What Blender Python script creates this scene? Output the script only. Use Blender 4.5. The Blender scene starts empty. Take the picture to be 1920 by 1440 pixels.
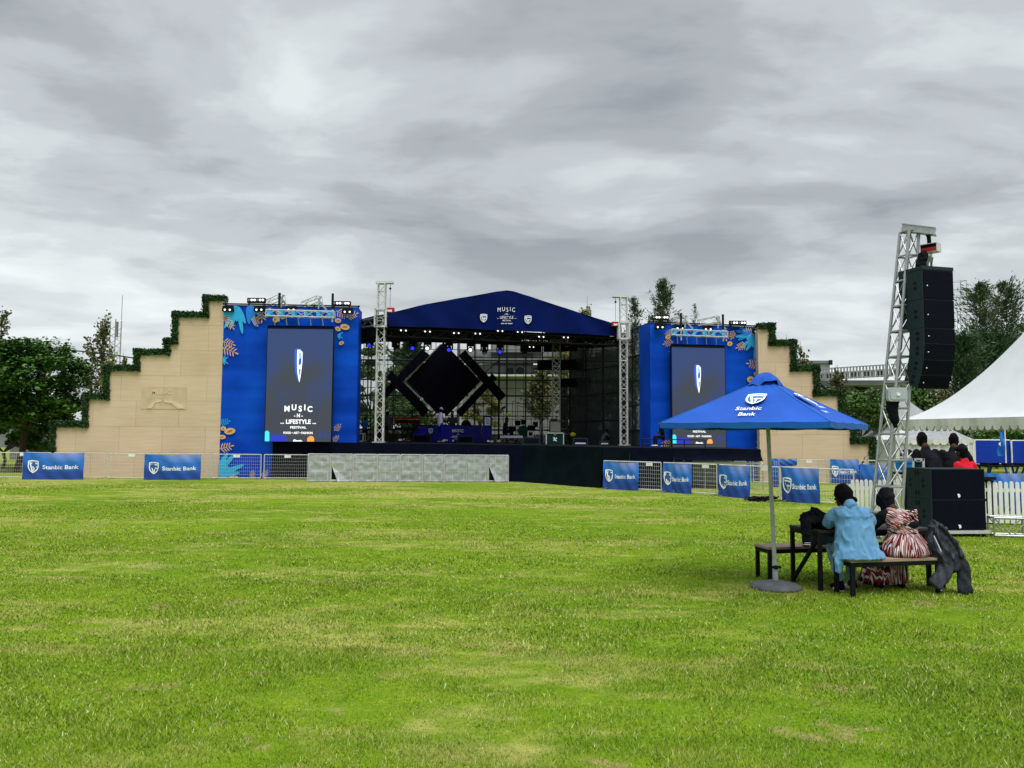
import bpy, bmesh, math, random
import numpy as np
from mathutils import Vector, Matrix, noise
random.seed(7); RNG = np.random.default_rng(7)
R = math.radians
SC = bpy.context.scene
COL = SC.collection

# ---------------------------------------------------------------- camera
EYE = 1.75; FPX = 1442.0
PITCH = R(3.97); ROLL = R(0.30)
fw = Vector((0, math.cos(PITCH), math.sin(PITCH)))
r0 = Vector((1, 0, 0)); u0 = r0.cross(fw)
rt = (r0 * math.cos(ROLL) + u0 * math.sin(ROLL)).normalized()
up = rt.cross(fw).normalized()
CAM = Vector((0, 0, EYE))
cd = bpy.data.cameras.new('camera'); cam = bpy.data.objects.new('camera', cd); COL.objects.link(cam)
cd.sensor_width = 36; cd.lens = FPX / 1920 * 36; cd.clip_start = .05; cd.clip_end = 3000
M3 = Matrix((rt, up, -fw)).transposed()
cam.matrix_world = Matrix.Translation(CAM) @ M3.to_4x4()
SC.camera = cam

# ---------------------------------------------------------------- sky and sun
SC.view_settings.view_transform = 'Standard'; SC.view_settings.look = 'None'
SC.view_settings.exposure = 1.03; SC.view_settings.gamma = 1
SUN_EL, SUN_AZ = 66, 165          # high behind thin cloud, behind and left of the camera
world = bpy.data.worlds.new('World'); SC.world = world; world.use_nodes = True
SKY_OFF = ((3.3, 17.7, 0), (1.5, 24.1, 2), (15.0, 13.0, 5))
def build_world():
    nt = world.node_tree; nt.nodes.clear(); N = nt.nodes.new; L = nt.links.new
    def math_(op, a, b=None, c=None):
        n = N('ShaderNodeMath'); n.operation = op
        for i, x in enumerate((a, b, c)):
            if x is None: continue
            if isinstance(x, (int, float)): n.inputs[i].default_value = x
            else: L(x, n.inputs[i])
        return n.outputs[0]
    sky = N('ShaderNodeTexSky'); sky.sky_type = 'NISHITA'; sky.sun_disc = False
    sky.sun_elevation = R(SUN_EL); sky.sun_rotation = R(SUN_AZ); sky.dust_density = 3
    tc = N('ShaderNodeTexCoord'); sep = N('ShaderNodeSeparateXYZ'); L(tc.outputs['Generated'], sep.inputs[0])
    z = math_('MAXIMUM', sep.outputs[2], 0.0)
    zz = math_('ADD', z, 0.16)
    px = math_('DIVIDE', sep.outputs[0], zz); py = math_('DIVIDE', sep.outputs[1], zz)
    cmb = N('ShaderNodeCombineXYZ'); L(px, cmb.inputs[0]); L(py, cmb.inputs[1]); cmb.inputs[2].default_value = 3.1
    def vm(op, a, b):
        n = N('ShaderNodeVectorMath'); n.operation = op
        for i, x in enumerate((a, b)):
            if isinstance(x, tuple): n.inputs[i].default_value = x
            else: L(x, n.inputs[i])
        return n.outputs[0]
    # billows: the cloud plane is pushed about by its own noise
    w1 = N('ShaderNodeTexNoise'); w1.inputs['Scale'].default_value = .9; w1.inputs['Detail'].default_value = 2; L(cmb.outputs[0], w1.inputs['Vector'])
    wv = vm('MULTIPLY', vm('SUBTRACT', w1.outputs['Color'], (.5, .5, .5)), (.75, .5, 0)); base = vm('ADD', cmb.outputs[0], wv)
    def nz(scale, detail, rough, off, st=(1, 1, 1)):
        mp = N('ShaderNodeMapping'); mp.inputs['Location'].default_value = off; mp.inputs['Scale'].default_value = st; L(base, mp.inputs[0])
        n = N('ShaderNodeTexNoise'); n.inputs['Scale'].default_value = scale; n.inputs['Detail'].default_value = detail
        n.inputs['Roughness'].default_value = rough; L(mp.outputs[0], n.inputs['Vector']); return n.outputs['Fac']
    big = nz(.75, 2, .5, SKY_OFF[0]); mid = nz(1.9, 6, .52, SKY_OFF[1], (.7, 1.05, 1)); lump = nz(5.2, 5, .55, SKY_OFF[2], (.75, 1, 1))
    s = math_('ADD', math_('MULTIPLY', big, .50), math_('ADD', math_('MULTIPLY', mid, .50), math_('MULTIPLY', lump, .14)))
    s = math_('ADD', s, math_('MULTIPLY', z, -.13))
    ramp = N('ShaderNodeValToRGB'); L(s, ramp.inputs[0])
    cr = ramp.color_ramp; cr.interpolation = 'EASE'; cr.elements[0].position = .40; cr.elements[0].color = (.29, .315, .34, 1)
    cr.elements[1].position = .70; cr.elements[1].color = (.80, .855, .87, 1)
    for p, c in ((.47, (.385, .413, .44)), (.53, (.49, .523, .548)), (.575, (.59, .628, .65)), (.62, (.69, .735, .75))):
        e = cr.elements.new(p); e.color = (*c, 1)
    hz = N('ShaderNodeMapRange'); L(sep.outputs[2], hz.inputs[0]); hz.inputs[1].default_value = .26; hz.inputs[2].default_value = 0.0
    hz.inputs[3].default_value = 0; hz.inputs[4].default_value = 1
    hm = math_('MULTIPLY', math_('POWER', hz.outputs[0], 1.1), .60)
    mix = N('ShaderNodeMix'); mix.data_type = 'RGBA'; L(hm, mix.inputs[0]); L(ramp.outputs[0], mix.inputs[6]); mix.inputs[7].default_value = (.78, .84, .845, 1)
    zn = N('ShaderNodeMapRange'); L(sep.outputs[2], zn.inputs[0]); zn.inputs[1].default_value = .54; zn.inputs[2].default_value = .85; zn.inputs[3].default_value = 1; zn.inputs[4].default_value = 3.3
    zm = N('ShaderNodeVectorMath'); zm.operation = 'SCALE'; L(mix.outputs[2], zm.inputs[0]); L(zn.outputs[0], zm.inputs[3])
    bc = N('ShaderNodeBackground'); L(zm.outputs[0], bc.inputs[0]); bc.inputs[1].default_value = .575
    bs = N('ShaderNodeBackground'); L(sky.outputs[0], bs.inputs[0]); bs.inputs[1].default_value = .05
    ms = N('ShaderNodeMixShader'); ms.inputs[0].default_value = .96; L(bs.outputs[0], ms.inputs[1]); L(bc.outputs[0], ms.inputs[2])
    out = N('ShaderNodeOutputWorld'); L(ms.outputs[0], out.inputs[0])
build_world()
sd = bpy.data.lights.new('sun', 'SUN'); sd.energy = 1.5; sd.angle = R(42); sd.color = (1, .965, .91)
sun = bpy.data.objects.new('sun', sd); COL.objects.link(sun)
_a = R(SUN_AZ); _e = R(SUN_EL)
sun_dir = Vector((math.sin(_a) * math.cos(_e), math.cos(_a) * math.cos(_e), math.sin(_e)))
sun.rotation_euler = sun_dir.to_track_quat('Z', 'Y').to_euler(); sun.location = (0, -5, 30)

# ---------------------------------------------------------------- pixel rays, ground height
def ray(u, v): return fw * FPX + rt * (u - 960) + up * (720 - v)
def P(u, v, Y):                      # point at world depth Y seen at photo position u, v
    d = ray(u, v); return CAM + d * (Y / d.y)
def gz(x, y):
    t = min(1, max(0, (y - 8) / 20)); t = t * t * (3 - 2 * t)
    return -0.006 * max(-30, min(30, x)) * t
def G(u, v):                         # point of the ground seen at u, v
    d = ray(u, v); t = -EYE / d.z
    for _ in range(12):
        p = CAM + d * t; t = (gz(p.x, p.y) - EYE) / d.z
    return CAM + d * t
def lerp(a, b, t): return a + (b - a) * t

# ---------------------------------------------------------------- materials
MATS = {}
def mat(name, col, rough=.6, metal=0, var=.12, scale=8, bump=0, bscale=60, spec=None, emit=None, estr=0, alpha=None, stretch=(1,1,1), coat=0, sheen=0, two=None, tpos=(.45,.6)):
    if name in MATS: return MATS[name]
    m = bpy.data.materials.new(name); m.use_nodes = True; nt = m.node_tree; N = nt.nodes.new; L = nt.links.new
    b = nt.nodes['Principled BSDF']; b.inputs['Roughness'].default_value = rough; b.inputs['Metallic'].default_value = metal
    b.inputs['Specular IOR Level'].default_value = spec if spec is not None else (.05 if max(col) < .09 else .18)
    if coat: b.inputs['Coat Weight'].default_value = coat
    if sheen: b.inputs['Sheen Weight'].default_value = sheen
    tc = N('ShaderNodeTexCoord'); mp = N('ShaderNodeMapping'); mp.inputs['Scale'].default_value = stretch; L(tc.outputs['Object'], mp.inputs[0])
    n = N('ShaderNodeTexNoise'); n.inputs['Scale'].default_value = scale; n.inputs['Detail'].default_value = 5; L(mp.outputs[0], n.inputs['Vector'])
    rp = N('ShaderNodeValToRGB'); L(n.outputs['Fac'], rp.inputs[0]); e = rp.color_ramp.elements
    c2 = two if two else tuple(min(1, c * (1 + var)) for c in col); c1 = col if two else tuple(c * (1 - var) for c in col)
    e[0].position = tpos[0] if two else .3; e[1].position = tpos[1] if two else .7
    e[0].color = (*c1, 1); e[1].color = (*c2, 1); L(rp.outputs[0], b.inputs['Base Color'])
    if bump:
        n2 = N('ShaderNodeTexNoise'); n2.inputs['Scale'].default_value = bscale; n2.inputs['Detail'].default_value = 4; L(mp.outputs[0], n2.inputs['Vector'])
        bp = N('ShaderNodeBump'); bp.inputs['Strength'].default_value = bump; bp.inputs['Distance'].default_value = .02; L(n2.outputs['Fac'], bp.inputs['Height']); L(bp.outputs[0], b.inputs['Normal'])
    if emit: b.inputs['Emission Color'].default_value = (*emit, 1); b.inputs['Emission Strength'].default_value = estr
    if alpha is not None: b.inputs['Alpha'].default_value = alpha
    MATS[name] = m; return m

mat('alu', (.38, .39, .40), .38, .75, .15, 20, .05)
mat('alu_light', (.62, .62, .62), .45, .45, .12, 20)
mat('steel_galv', (.40, .41, .42), .45, .6, .2, 15)
mat('black_metal', (.012, .012, .013), .45, .2, .3, 30)
mat('black_plastic', (.010, .011, .013), .5, 0, .3, 30)
mat('black_cloth', (.008, .009, .012), .9, 0, .35, 6, .4, 14)
mat('navy_cloth', (.0022, .0038, .012), .85, 0, .3, 3, .3, 6)
mat('skirt_cloth', (.0022, .0065, .010), .85, 0, .4, 1.5, .5, 4)
mat('scaffold_dark', (.018, .020, .022), .5, .3, .3, 30)
mat('cab_side', (.022, .036, .042), .6, 0, .15, 20, .15, 200)
mat('cab_front', (.004, .005, .011), .75, 0, .3, 40, .3, 300)
mat('white_paint', (.78, .78, .76), .5, 0, .06, 5)
mat('white_print', (.85, .86, .88), .6, 0, .03, 5)
mat('red_paint', (.35, .02, .03), .5, 0, .1, 10)
mat('silver_sheet', (.30, .345, .335), .33, .42, .22, 3.5, .9, 9)
mat('foliage_hedge', (.010, .035, .010), .7, 0, .5, 9, two=(.030, .085, .018))
mat('banner_blue', (.001, .042, .40), .65, 0, .25, .55, .35, 1.3, spec=.08, two=(.002, .085, .62), tpos=(.35, .7))
mat('petal_cyan', (.03, .38, .74), .6, 0, .08, 2)
mat('leaf_tan', (.66, .40, .16), .6, 0, .12, 3)
mat('leaf_brown', (.28, .16, .06), .6, 0, .12, 3)
mat('led_black', (.0025, .0025, .008), .7, 0, .3, 5)
mat('roof_blue', (.0010, .0075, .078), .6, 0, .25, .9, .25, 1.6)
mat('x_unused', (.1, .1, .1))
mat('roof_grey', (.22, .23, .25), .6, 0, .2, 3, .3, 5)
mat('booth_blue', (.003, .004, .22), .5, 0, .15, 3)
mat('skin', (.060, .030, .019), .5, 0, .12, 30)
mat('hair', (.006, .005, .006), .75, 0, .4, 60, .8, 120)
mat('tent_white', (.53, .55, .57), .55, 0, .04, 2, .15, 3)
mat('tent_valance', (.55, .55, .52), .6, 0, .12, 3, .5, 5, stretch=(2, 2, .5))
mat('bark', (.06, .045, .032), .9, 0, .3, 12, .8, 20)
mat('bark_pale', (.20, .15, .10), .9, 0, .3, 12, .8, 20)
mat('concrete', (.18, .19, .195), .85, 0, .12, .6, .2, 6)
mat('concrete_dark', (.17, .18, .19), .85, 0, .18, .8, .2, 6)
mat('wall_white', (.52, .54, .54), .8, 0, .1, .5)
mat('window_dark', (.02, .024, .035), .2, 0, .2, 5)
mat('bench_wood', (.30, .23, .16), .6, 0, .25, 9, .2, 40, stretch=(1, 12, 12))
mat('pole_grey', (.36, .37, .38), .5, .15, .15, 12)
mat('base_grey', (.10, .105, .115), .75, 0, .25, 12, .3, 60)
mat('canopy_blue', (.012, .083, .43), .7, 0, .12, 2.2, .35, 5)
mat('canopy_blue_dark', (.010, .11, .42), .6, 0, .2, 3)
mat('denim', (.105, .275, .47), .85, 0, .13, 9, .5, 160, sheen=.2)
mat('denim_seam', (.09, .22, .34), .85)
mat('jeans', (.20, .34, .42), .85, 0, .15, 9, .4, 160)
mat('shoe_white', (.62, .61, .58), .6)
mat('red_cloth', (.55, .008, .022), .8, 0, .12, 8, .3, 15)
mat('dark_cloth', (.010, .011, .018), .9, 0, .3, 8, .4, 18)
mat('grey_cloth', (.05, .055, .065), .85, 0, .3, 8, .4, 18)
mat('jacket_slate', (.012, .015, .022), .6, 0, .5, 7, .5, 14, spec=.3, two=(.05, .06, .085), tpos=(.45, .72))  # second, lighter slate tone paints highlights into the cloth colour
mat('white_cloth', (.62, .56, .70), .8, 0, .08, 8, .3, 15)
mat('dark_green_box', (.008, .035, .035), .5, 0, .15, 5)
mat('cooler_blue', (.01, .20, .62), .5)
mat('board_blue', (.004, .035, .36), .6, 0, .1, 2)
mat('flag_blue', (.015, .14, .55), .6, 0, .1, 4)
mat('lamp_white', (.8, .8, .8), .3, emit=(1, 1, 1), estr=.75)
mat('lamp_blue', (.05, .05, .6), .3, emit=(.02, .03, 1), estr=.8)
mat('lamp_lens', (.25, .26, .30), .15, 0, .2, 10)
mat('orange_cloth', (.8, .16, .04), .7)
mat('yellow_cloth', (.65, .6, .02), .7)
mat('keyboard_red', (.22, .008, .012), .4)
mat('keyboard_white', (.55, .50, .68), .4)
mat('amp_grey', (.17, .17, .15), .7)
mat('barrier_tag', (.75, .76, .76), .6)
mat('dirt', (.16, .12, .07), .95, 0, .3, 12, .6, 50)

def glow(name, col, s):
    m = bpy.data.materials.new(name); m.use_nodes = True; b = m.node_tree.nodes['Principled BSDF']
    b.inputs['Base Color'].default_value = (.01, .01, .012, 1); b.inputs['Roughness'].default_value = .5
    b.inputs['Emission Color'].default_value = (*col, 1); b.inputs['Emission Strength'].default_value = s
    MATS[name] = m
glow('screen_white', (1, 1, 1), .62); glow('screen_blue', (.01, .08, .8), .55); glow('screen_cyan', (.05, .8, 1), .55)
glow('screen_mid', (.02, .13, .60), .5); glow('screen_orange', (1, .35, .07), .6); glow('screen_deep', (.01, .03, .55), .5)
glow('screen_sky', (.35, .62, 1), .55)

def mat_screen():
    m = bpy.data.materials.new('led_display'); m.use_nodes = True; nt = m.node_tree; N = nt.nodes.new; L = nt.links.new
    b = nt.nodes['Principled BSDF']; b.inputs['Base Color'].default_value = (.012, .013, .015, 1); b.inputs['Roughness'].default_value = .6
    tc = N('ShaderNodeTexCoord'); n = N('ShaderNodeTexNoise'); n.inputs['Scale'].default_value = .55; n.inputs['Detail'].default_value = 1
    L(tc.outputs['Object'], n.inputs['Vector'])
    sp = N('ShaderNodeSeparateXYZ'); L(tc.outputs['Generated'], sp.inputs[0])
    mm = N('ShaderNodeMath'); mm.operation = 'MULTIPLY_ADD'; L(sp.outputs[2], mm.inputs[0]); mm.inputs[1].default_value = .42; L(n.outputs['Fac'], mm.inputs[2])
    rp = N('ShaderNodeValToRGB'); L(mm.outputs[0], rp.inputs[0]); e = rp.color_ramp.elements
    e[0].position = .62; e[0].color = (.022, .027, .040, 1); e[1].position = .86; e[1].color = (.010, .028, .105, 1)
    L(rp.outputs[0], b.inputs['Emission Color']); b.inputs['Emission Strength'].default_value = .75
    MATS['led_display'] = m
mat_screen()
def mat_cloth_banner():
    m = bpy.data.materials.new('fence_banner'); m.use_nodes = True; nt = m.node_tree; N = nt.nodes.new; L = nt.links.new
    b = nt.nodes['Principled BSDF']; b.inputs['Roughness'].default_value = .55
    tc = N('ShaderNodeTexCoord'); mp = N('ShaderNodeMapping'); L(tc.outputs['Generated'], mp.inputs[0])
    mp.inputs['Location'].default_value = (-.70, 0, -1.02); mp.vector_type = 'POINT'
    ln = N('ShaderNodeVectorMath'); ln.operation = 'MULTIPLY'; L(mp.outputs[0], ln.inputs[0]); ln.inputs[1].default_value = (1.0, 0, 1.35)
    le = N('ShaderNodeVectorMath'); le.operation = 'LENGTH'; L(ln.outputs[0], le.inputs[0])
    rp = N('ShaderNodeValToRGB'); L(le.outputs['Value'], rp.inputs[0]); e = rp.color_ramp.elements
    e[0].position = 0; e[0].color = (.30, .32, .68, 1); e[1].position = 1.25; e[1].color = (.004, .05, .28, 1)
    for p, c in ((.22, (.16, .26, .66)), (.5, (.012, .15, .55)), (.85, (.006, .10, .46))):
        k = e.new(p); k.color = (*c, 1)
    L(rp.outputs[0], b.inputs['Base Color'])
    n2 = N('ShaderNodeTexNoise'); n2.inputs['Scale'].default_value = 5; L(tc.outputs['Object'], n2.inputs['Vector'])
    bp = N('ShaderNodeBump'); bp.inputs['Strength'].default_value = .25; bp.inputs['Distance'].default_value = .05; L(n2.outputs['Fac'], bp.inputs['Height']); L(bp.outputs[0], b.inputs['Normal'])
    MATS['fence_banner'] = m
mat_cloth_banner()
def mat_net(name, col, opac):
    m = bpy.data.materials.new(name); m.use_nodes = True; nt = m.node_tree; N = nt.nodes.new; L = nt.links.new
    b = nt.nodes['Principled BSDF']; b.inputs['Roughness'].default_value = .85
    tc = N('ShaderNodeTexCoord'); n = N('ShaderNodeTexNoise'); n.inputs['Scale'].default_value = .8; n.inputs['Detail'].default_value = 4
    L(tc.outputs['Object'], n.inputs['Vector'])
    rp = N('ShaderNodeMapRange'); L(n.outputs['Fac'], rp.inputs[0]); rp.inputs[1].default_value = .3; rp.inputs[2].default_value = .7
    rp.inputs[3].default_value = opac - .08; rp.inputs[4].default_value = min(1, opac + .08)
    b.inputs['Base Color'].default_value = (*col, 1); L(rp.outputs[0], b.inputs['Alpha'])
    MATS[name] = m
mat_net('scrim_black', (.005, .014, .012), .80); mat_net('scrim_dense', (.004, .012, .012), .90); mat_net('scrim_light', (.010, .02, .016), .34)

# ---------------------------------------------------------------- objects
WM = {}
def tag(o, label=None, cat=None, group=None, kind=None):
    if label: o['label'] = label
    if cat: o['category'] = cat
    if group: o['group'] = group
    if kind: o['kind'] = kind
    return o
def thing(name, label, cat, loc=(0, 0, 0), rz=0, group=None):
    o = bpy.data.objects.new(name, None); COL.objects.link(o); o.empty_display_size = .2
    o.location = loc; o.rotation_euler = (0, 0, rz); WM[o] = Matrix.Translation(loc) @ Matrix.Rotation(rz, 4, 'Z')
    return tag(o, label, cat, group, 'thing')
def copy_tree(o, parent=None):
    c = o.copy(); COL.objects.link(c); c.parent = parent
    WM[c] = WM.get(o, Matrix.Identity(4))
    for ch in list(o.children): copy_tree(ch, c)
    return c
def place(o, loc, rz=0, label=None, sc=1):
    o.location = loc; o.rotation_euler = (0, 0, rz)
    if sc != 1: o.scale = (sc, sc, sc)
    if label: o['label'] = label
    return o

class MB:
    def __init__(s): s.v = []; s.f = []; s.m = []; s.mats = []
    def mi(s, name):
        if name not in s.mats: s.mats.append(name)
        return s.mats.index(name)
    def add(s, vs, fs, m):
        k = len(s.v); i = s.mi(m); s.v.extend([tuple(p) for p in vs])
        for f in fs: s.f.append(tuple(k + j for j in f)); s.m.append(i)
    def quad(s, a, b, c, d, m): s.add([a, b, c, d], [(0, 1, 2, 3)], m)
    def poly(s, pts, m): s.add(pts, [tuple(range(len(pts)))], m)
    def box(s, c, size, m, rot=None, taper=1):
        c = Vector(c); x, y, z = [q / 2 for q in size]; vs = []
        for k in (-1, 1):
            t = taper if k > 0 else 1
            for i, j in ((-1, -1), (1, -1), (1, 1), (-1, 1)):
                p = Vector((i * x * t, j * y * t, k * z)); vs.append(c + (rot @ p if rot else p))
        s.add(vs, [(0, 3, 2, 1), (4, 5, 6, 7), (0, 1, 5, 4), (1, 2, 6, 5), (2, 3, 7, 6), (3, 0, 4, 7)], m)
    def frame(s, d):
        d = d.normalized(); a = Vector((0, 0, 1)) if abs(d.z) < .9 else Vector((0, 1, 0))
        x = a.cross(d).normalized(); return x, d.cross(x).normalized()
    def tube(s, p, q, r, m, n=6, r2=None, caps=True):
        p = Vector(p); q = Vector(q); r2 = r if r2 is None else r2
        if (q - p).length < 1e-6: return
        x, y = s.frame(q - p); vs = []
        for c, rr in ((p, r), (q, r2)):
            for i in range(n):
                a = 2 * math.pi * (i + .5) / n; vs.append(c + x * (rr * math.cos(a)) + y * (rr * math.sin(a)))
        fs = [(i, (i + 1) % n, n + (i + 1) % n, n + i) for i in range(n)]
        if caps: fs += [tuple(range(n - 1, -1, -1)), tuple(range(n, 2 * n))]
        s.add(vs, fs, m)
    def bar(s, p, q, w, m, h=None):      # square section
        p = Vector(p); q = Vector(q); h = w if h is None else h
        x, y = s.frame(q - p); vs = []
        for c in (p, q):
            for i, j in ((-1, -1), (1, -1), (1, 1), (-1, 1)): vs.append(c + x * (i * w / 2) + y * (j * h / 2))
        s.add(vs, [(0, 3, 2, 1), (4, 5, 6, 7), (0, 1, 5, 4), (1, 2, 6, 5), (2, 3, 7, 6), (3, 0, 4, 7)], m)
    def path(s, pts, r, m, n=6):
        for a, b in zip(pts[:-1], pts[1:]): s.tube(a, b, r, m, n)
    def loft(s, rings, m, caps=True):    # rings: lists of equally many points
        n = len(rings[0]); k = len(rings); vs = [p for r_ in rings for p in r_]
        fs = [(j * n + i, j * n + (i + 1) % n, (j + 1) * n + (i + 1) % n, (j + 1) * n + i) for j in range(k - 1) for i in range(n)]
        if caps: fs += [tuple(range(n - 1, -1, -1)), tuple((k - 1) * n + i for i in range(n))]
        s.add(vs, fs, m)
    def grid(s, f, nu, nv, m):           # f(u,v) in 0..1
        vs = [f(i / nu, j / nv) for j in range(nv + 1) for i in range(nu + 1)]
        fs = [(j * (nu + 1) + i, j * (nu + 1) + i + 1, (j + 1) * (nu + 1) + i + 1, (j + 1) * (nu + 1) + i) for j in range(nv) for i in range(nu)]
        s.add(vs, fs, m)
    def prism(s, pts2, f, depth, m):     # outline in 2-D mapped by f(x, y, off)
        n = len(pts2); a = [f(x, y, 0) for x, y in pts2]; b = [f(x, y, depth) for x, y in pts2]
        s.add(a + b, [tuple(range(n)), tuple(range(2 * n - 1, n - 1, -1))] + [(i, n + i, n + (i + 1) % n, (i + 1) % n) for i in range(n)], m)
    def lathe(s, prof, c, m, n=20):      # prof: (r, z)
        c = Vector(c); s.loft([[c + Vector((r_ * math.cos(2 * math.pi * i / n), r_ * math.sin(2 * math.pi * i / n), z)) for i in range(n)] for r_, z in prof], m)
    def ball(s, c, r, m, n=10, k=6, sq=(1, 1, 1)):
        c = Vector(c)
        s.loft([[c + Vector((r * sq[0] * math.sin(t) * math.cos(2 * math.pi * i / n), r * sq[1] * math.sin(t) * math.sin(2 * math.pi * i / n), -r * sq[2] * math.cos(t))) for i in range(n)]
                for t in [math.pi * (j + .15) / (k + .3) for j in range(k + 1)]], m)
    def build(s, name, parent=None, smooth=False, weld=False):
        me = bpy.data.meshes.new(name)
        vs = s.v
        if parent is not None:
            inv = WM[parent].inverted(); vs = [inv @ Vector(p) for p in vs]
            off = Matrix.Identity(4)
        else:
            xs = np.array(s.v, dtype=float); lo = xs.min(0); hi = xs.max(0)
            o0 = Vector(((lo[0] + hi[0]) / 2, (lo[1] + hi[1]) / 2, lo[2])); vs = [Vector(p) - o0 for p in vs]
        me.from_pydata([tuple(p) for p in vs], [], s.f); me.validate()
        for n in s.mats: me.materials.append(MATS[n])
        if len(me.polygons) == len(s.m): me.polygons.foreach_set('material_index', s.m)
        if smooth: me.polygons.foreach_set('use_smooth', [True] * len(me.polygons))
        me.update(); ob = bpy.data.objects.new(name, me); COL.objects.link(ob)
        if parent is not None: ob.parent = parent; WM[ob] = WM[parent]
        else: ob.location = o0; WM[ob] = Matrix.Translation(o0)
        return ob

# flat lettering and marks, mapped onto any surface by f(x, y, off)
_TX = {}
def text_mesh(t, bold=.012):
    if (t, bold) in _TX: return _TX[(t, bold)]
    c = bpy.data.curves.new('lettering', 'FONT'); c.body = t; c.size = 1; c.align_x = 'CENTER'; c.dimensions = '2D'; c.fill_mode = 'FRONT'; c.offset = bold; c.resolution_u = 3
    o = bpy.data.objects.new('lettering', c); COL.objects.link(o); dg = bpy.context.evaluated_depsgraph_get()
    me = bpy.data.meshes.new_from_object(o.evaluated_get(dg))
    r = ([(v.co.x, v.co.y) for v in me.vertices], [tuple(p.vertices) for p in me.polygons])
    bpy.data.objects.remove(o); bpy.data.meshes.remove(me); bpy.data.curves.remove(c); _TX[(t, bold)] = r; return r
def text(mb, f, s, cx, cy, h, m, off=.004, sx=1, bold=.012, width=None):
    vs, fs = text_mesh(s, bold); 
    if width: 
        w = max(x for x, y in vs) - min(x for x, y in vs); k = width / w; kx, ky = k, (h / .72 if h else k)
    else: ky = h / .72; kx = ky * sx
    mb.add([f(cx + x * kx, cy + y * ky, off) for x, y in vs], fs, m)
SH_O = [(-.40, -.06), (-.2, -.015), (0, 0), (.2, -.015), (.40, -.06), (.40, -.5), (.34, -.70), (.2, -.87), (0, -1), (-.2, -.87), (-.34, -.70), (-.40, -.5)]
def shield(mb, f, cx, cy, h, white, inner, off=.004, sx=1):
    o = [(x * h * sx + cx, y * h + cy + h / 2) for x, y in SH_O]
    i_ = [(x * .80 * h * sx + cx, (y + .48) * .82 * h + cy + .02 * h) for x, y in SH_O]
    mb.poly([f(x, y, off) for x, y in i_], inner)
    n = len(o)
    for k in range(n):
        j = (k + 1) % n; mb.quad(f(*o[k], off), f(*o[j], off), f(*i_[j], off), f(*i_[k], off), white)
    def q(pts): mb.poly([f(x * h * sx + cx, y * h + cy + h / 2, off * 1.6) for x, y in pts], white)
    q([(-.30, -.20), (-.20, -.16), (.02, -.86), (-.06, -.90)])
    q([(-.26, -.20), (-.05, -.16), (.30, -.20), (.30, -.30), (-.02, -.25), (-.22, -.29)])
    q([(-.06, -.50), (.06, -.44), (.30, -.48), (.30, -.56), (.08, -.54), (-.03, -.60)])
    q([(.05, -.50), (.12, -.50), (.10, -.80), (.03, -.84)])
def ellipse(cx, cy, a, b, ang, n=14):
    ca, sa = math.cos(ang), math.sin(ang)
    return [(cx + a * math.cos(t) * ca - b * math.sin(t) * sa, cy + a * math.cos(t) * sa + b * math.sin(t) * ca) for t in [2 * math.pi * i / n for i in range(n)]]

# soft bodies: closed lofts melted into one skin
def ring(c, x, y, rx, ry, n=16, sq=1.0):
    out = []
    for i in range(n):
        a = 2 * math.pi * i / n; ca, sa = math.cos(a), math.sin(a)
        ca = math.copysign(abs(ca) ** sq, ca); sa = math.copysign(abs(sa) ** sq, sa)
        out.append(c + x * (rx * ca) + y * (ry * sa))
    return out
def limb(mb, pts, m='skin', side=None, n=12):    # pts: (Vector, r) or (Vector, rx, ry)
    pp = [Vector(p[0]) for p in pts]; rr = [(p[1], p[2] if len(p) > 2 else p[1]) for p in pts]; rings = []
    X = None; Q = []
    for i, p in enumerate(pp):
        d = (pp[min(i + 1, len(pp) - 1)] - pp[max(i - 1, 0)]).normalized()
        if X is None:
            ref = Vector(side) if side is not None else (Vector((1, 0, 0)) if abs(d.x) < .8 else Vector((0, 1, 0)))
        else: ref = X
        x = (ref - d * ref.dot(d)).normalized(); X = x; Q.append((p, d, x, d.cross(x)))
    p, d, x, y = Q[0]; a, b = rr[0]; e = min(a, b)
    rings.append(ring(p - d * e * .8, x, y, a * .35, b * .35, n)); rings.append(ring(p - d * e * .5, x, y, a * .8, b * .8, n))
    for (p, d, x, y), (a, b) in zip(Q, rr): rings.append(ring(p, x, y, a, b, n))
    p, d, x, y = Q[-1]; a, b = rr[-1]; e = min(a, b)
    rings.append(ring(p + d * e * .5, x, y, a * .8, b * .8, n)); rings.append(ring(p + d * e * .8, x, y, a * .35, b * .35, n))
    mb.loft(rings, m)
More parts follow.
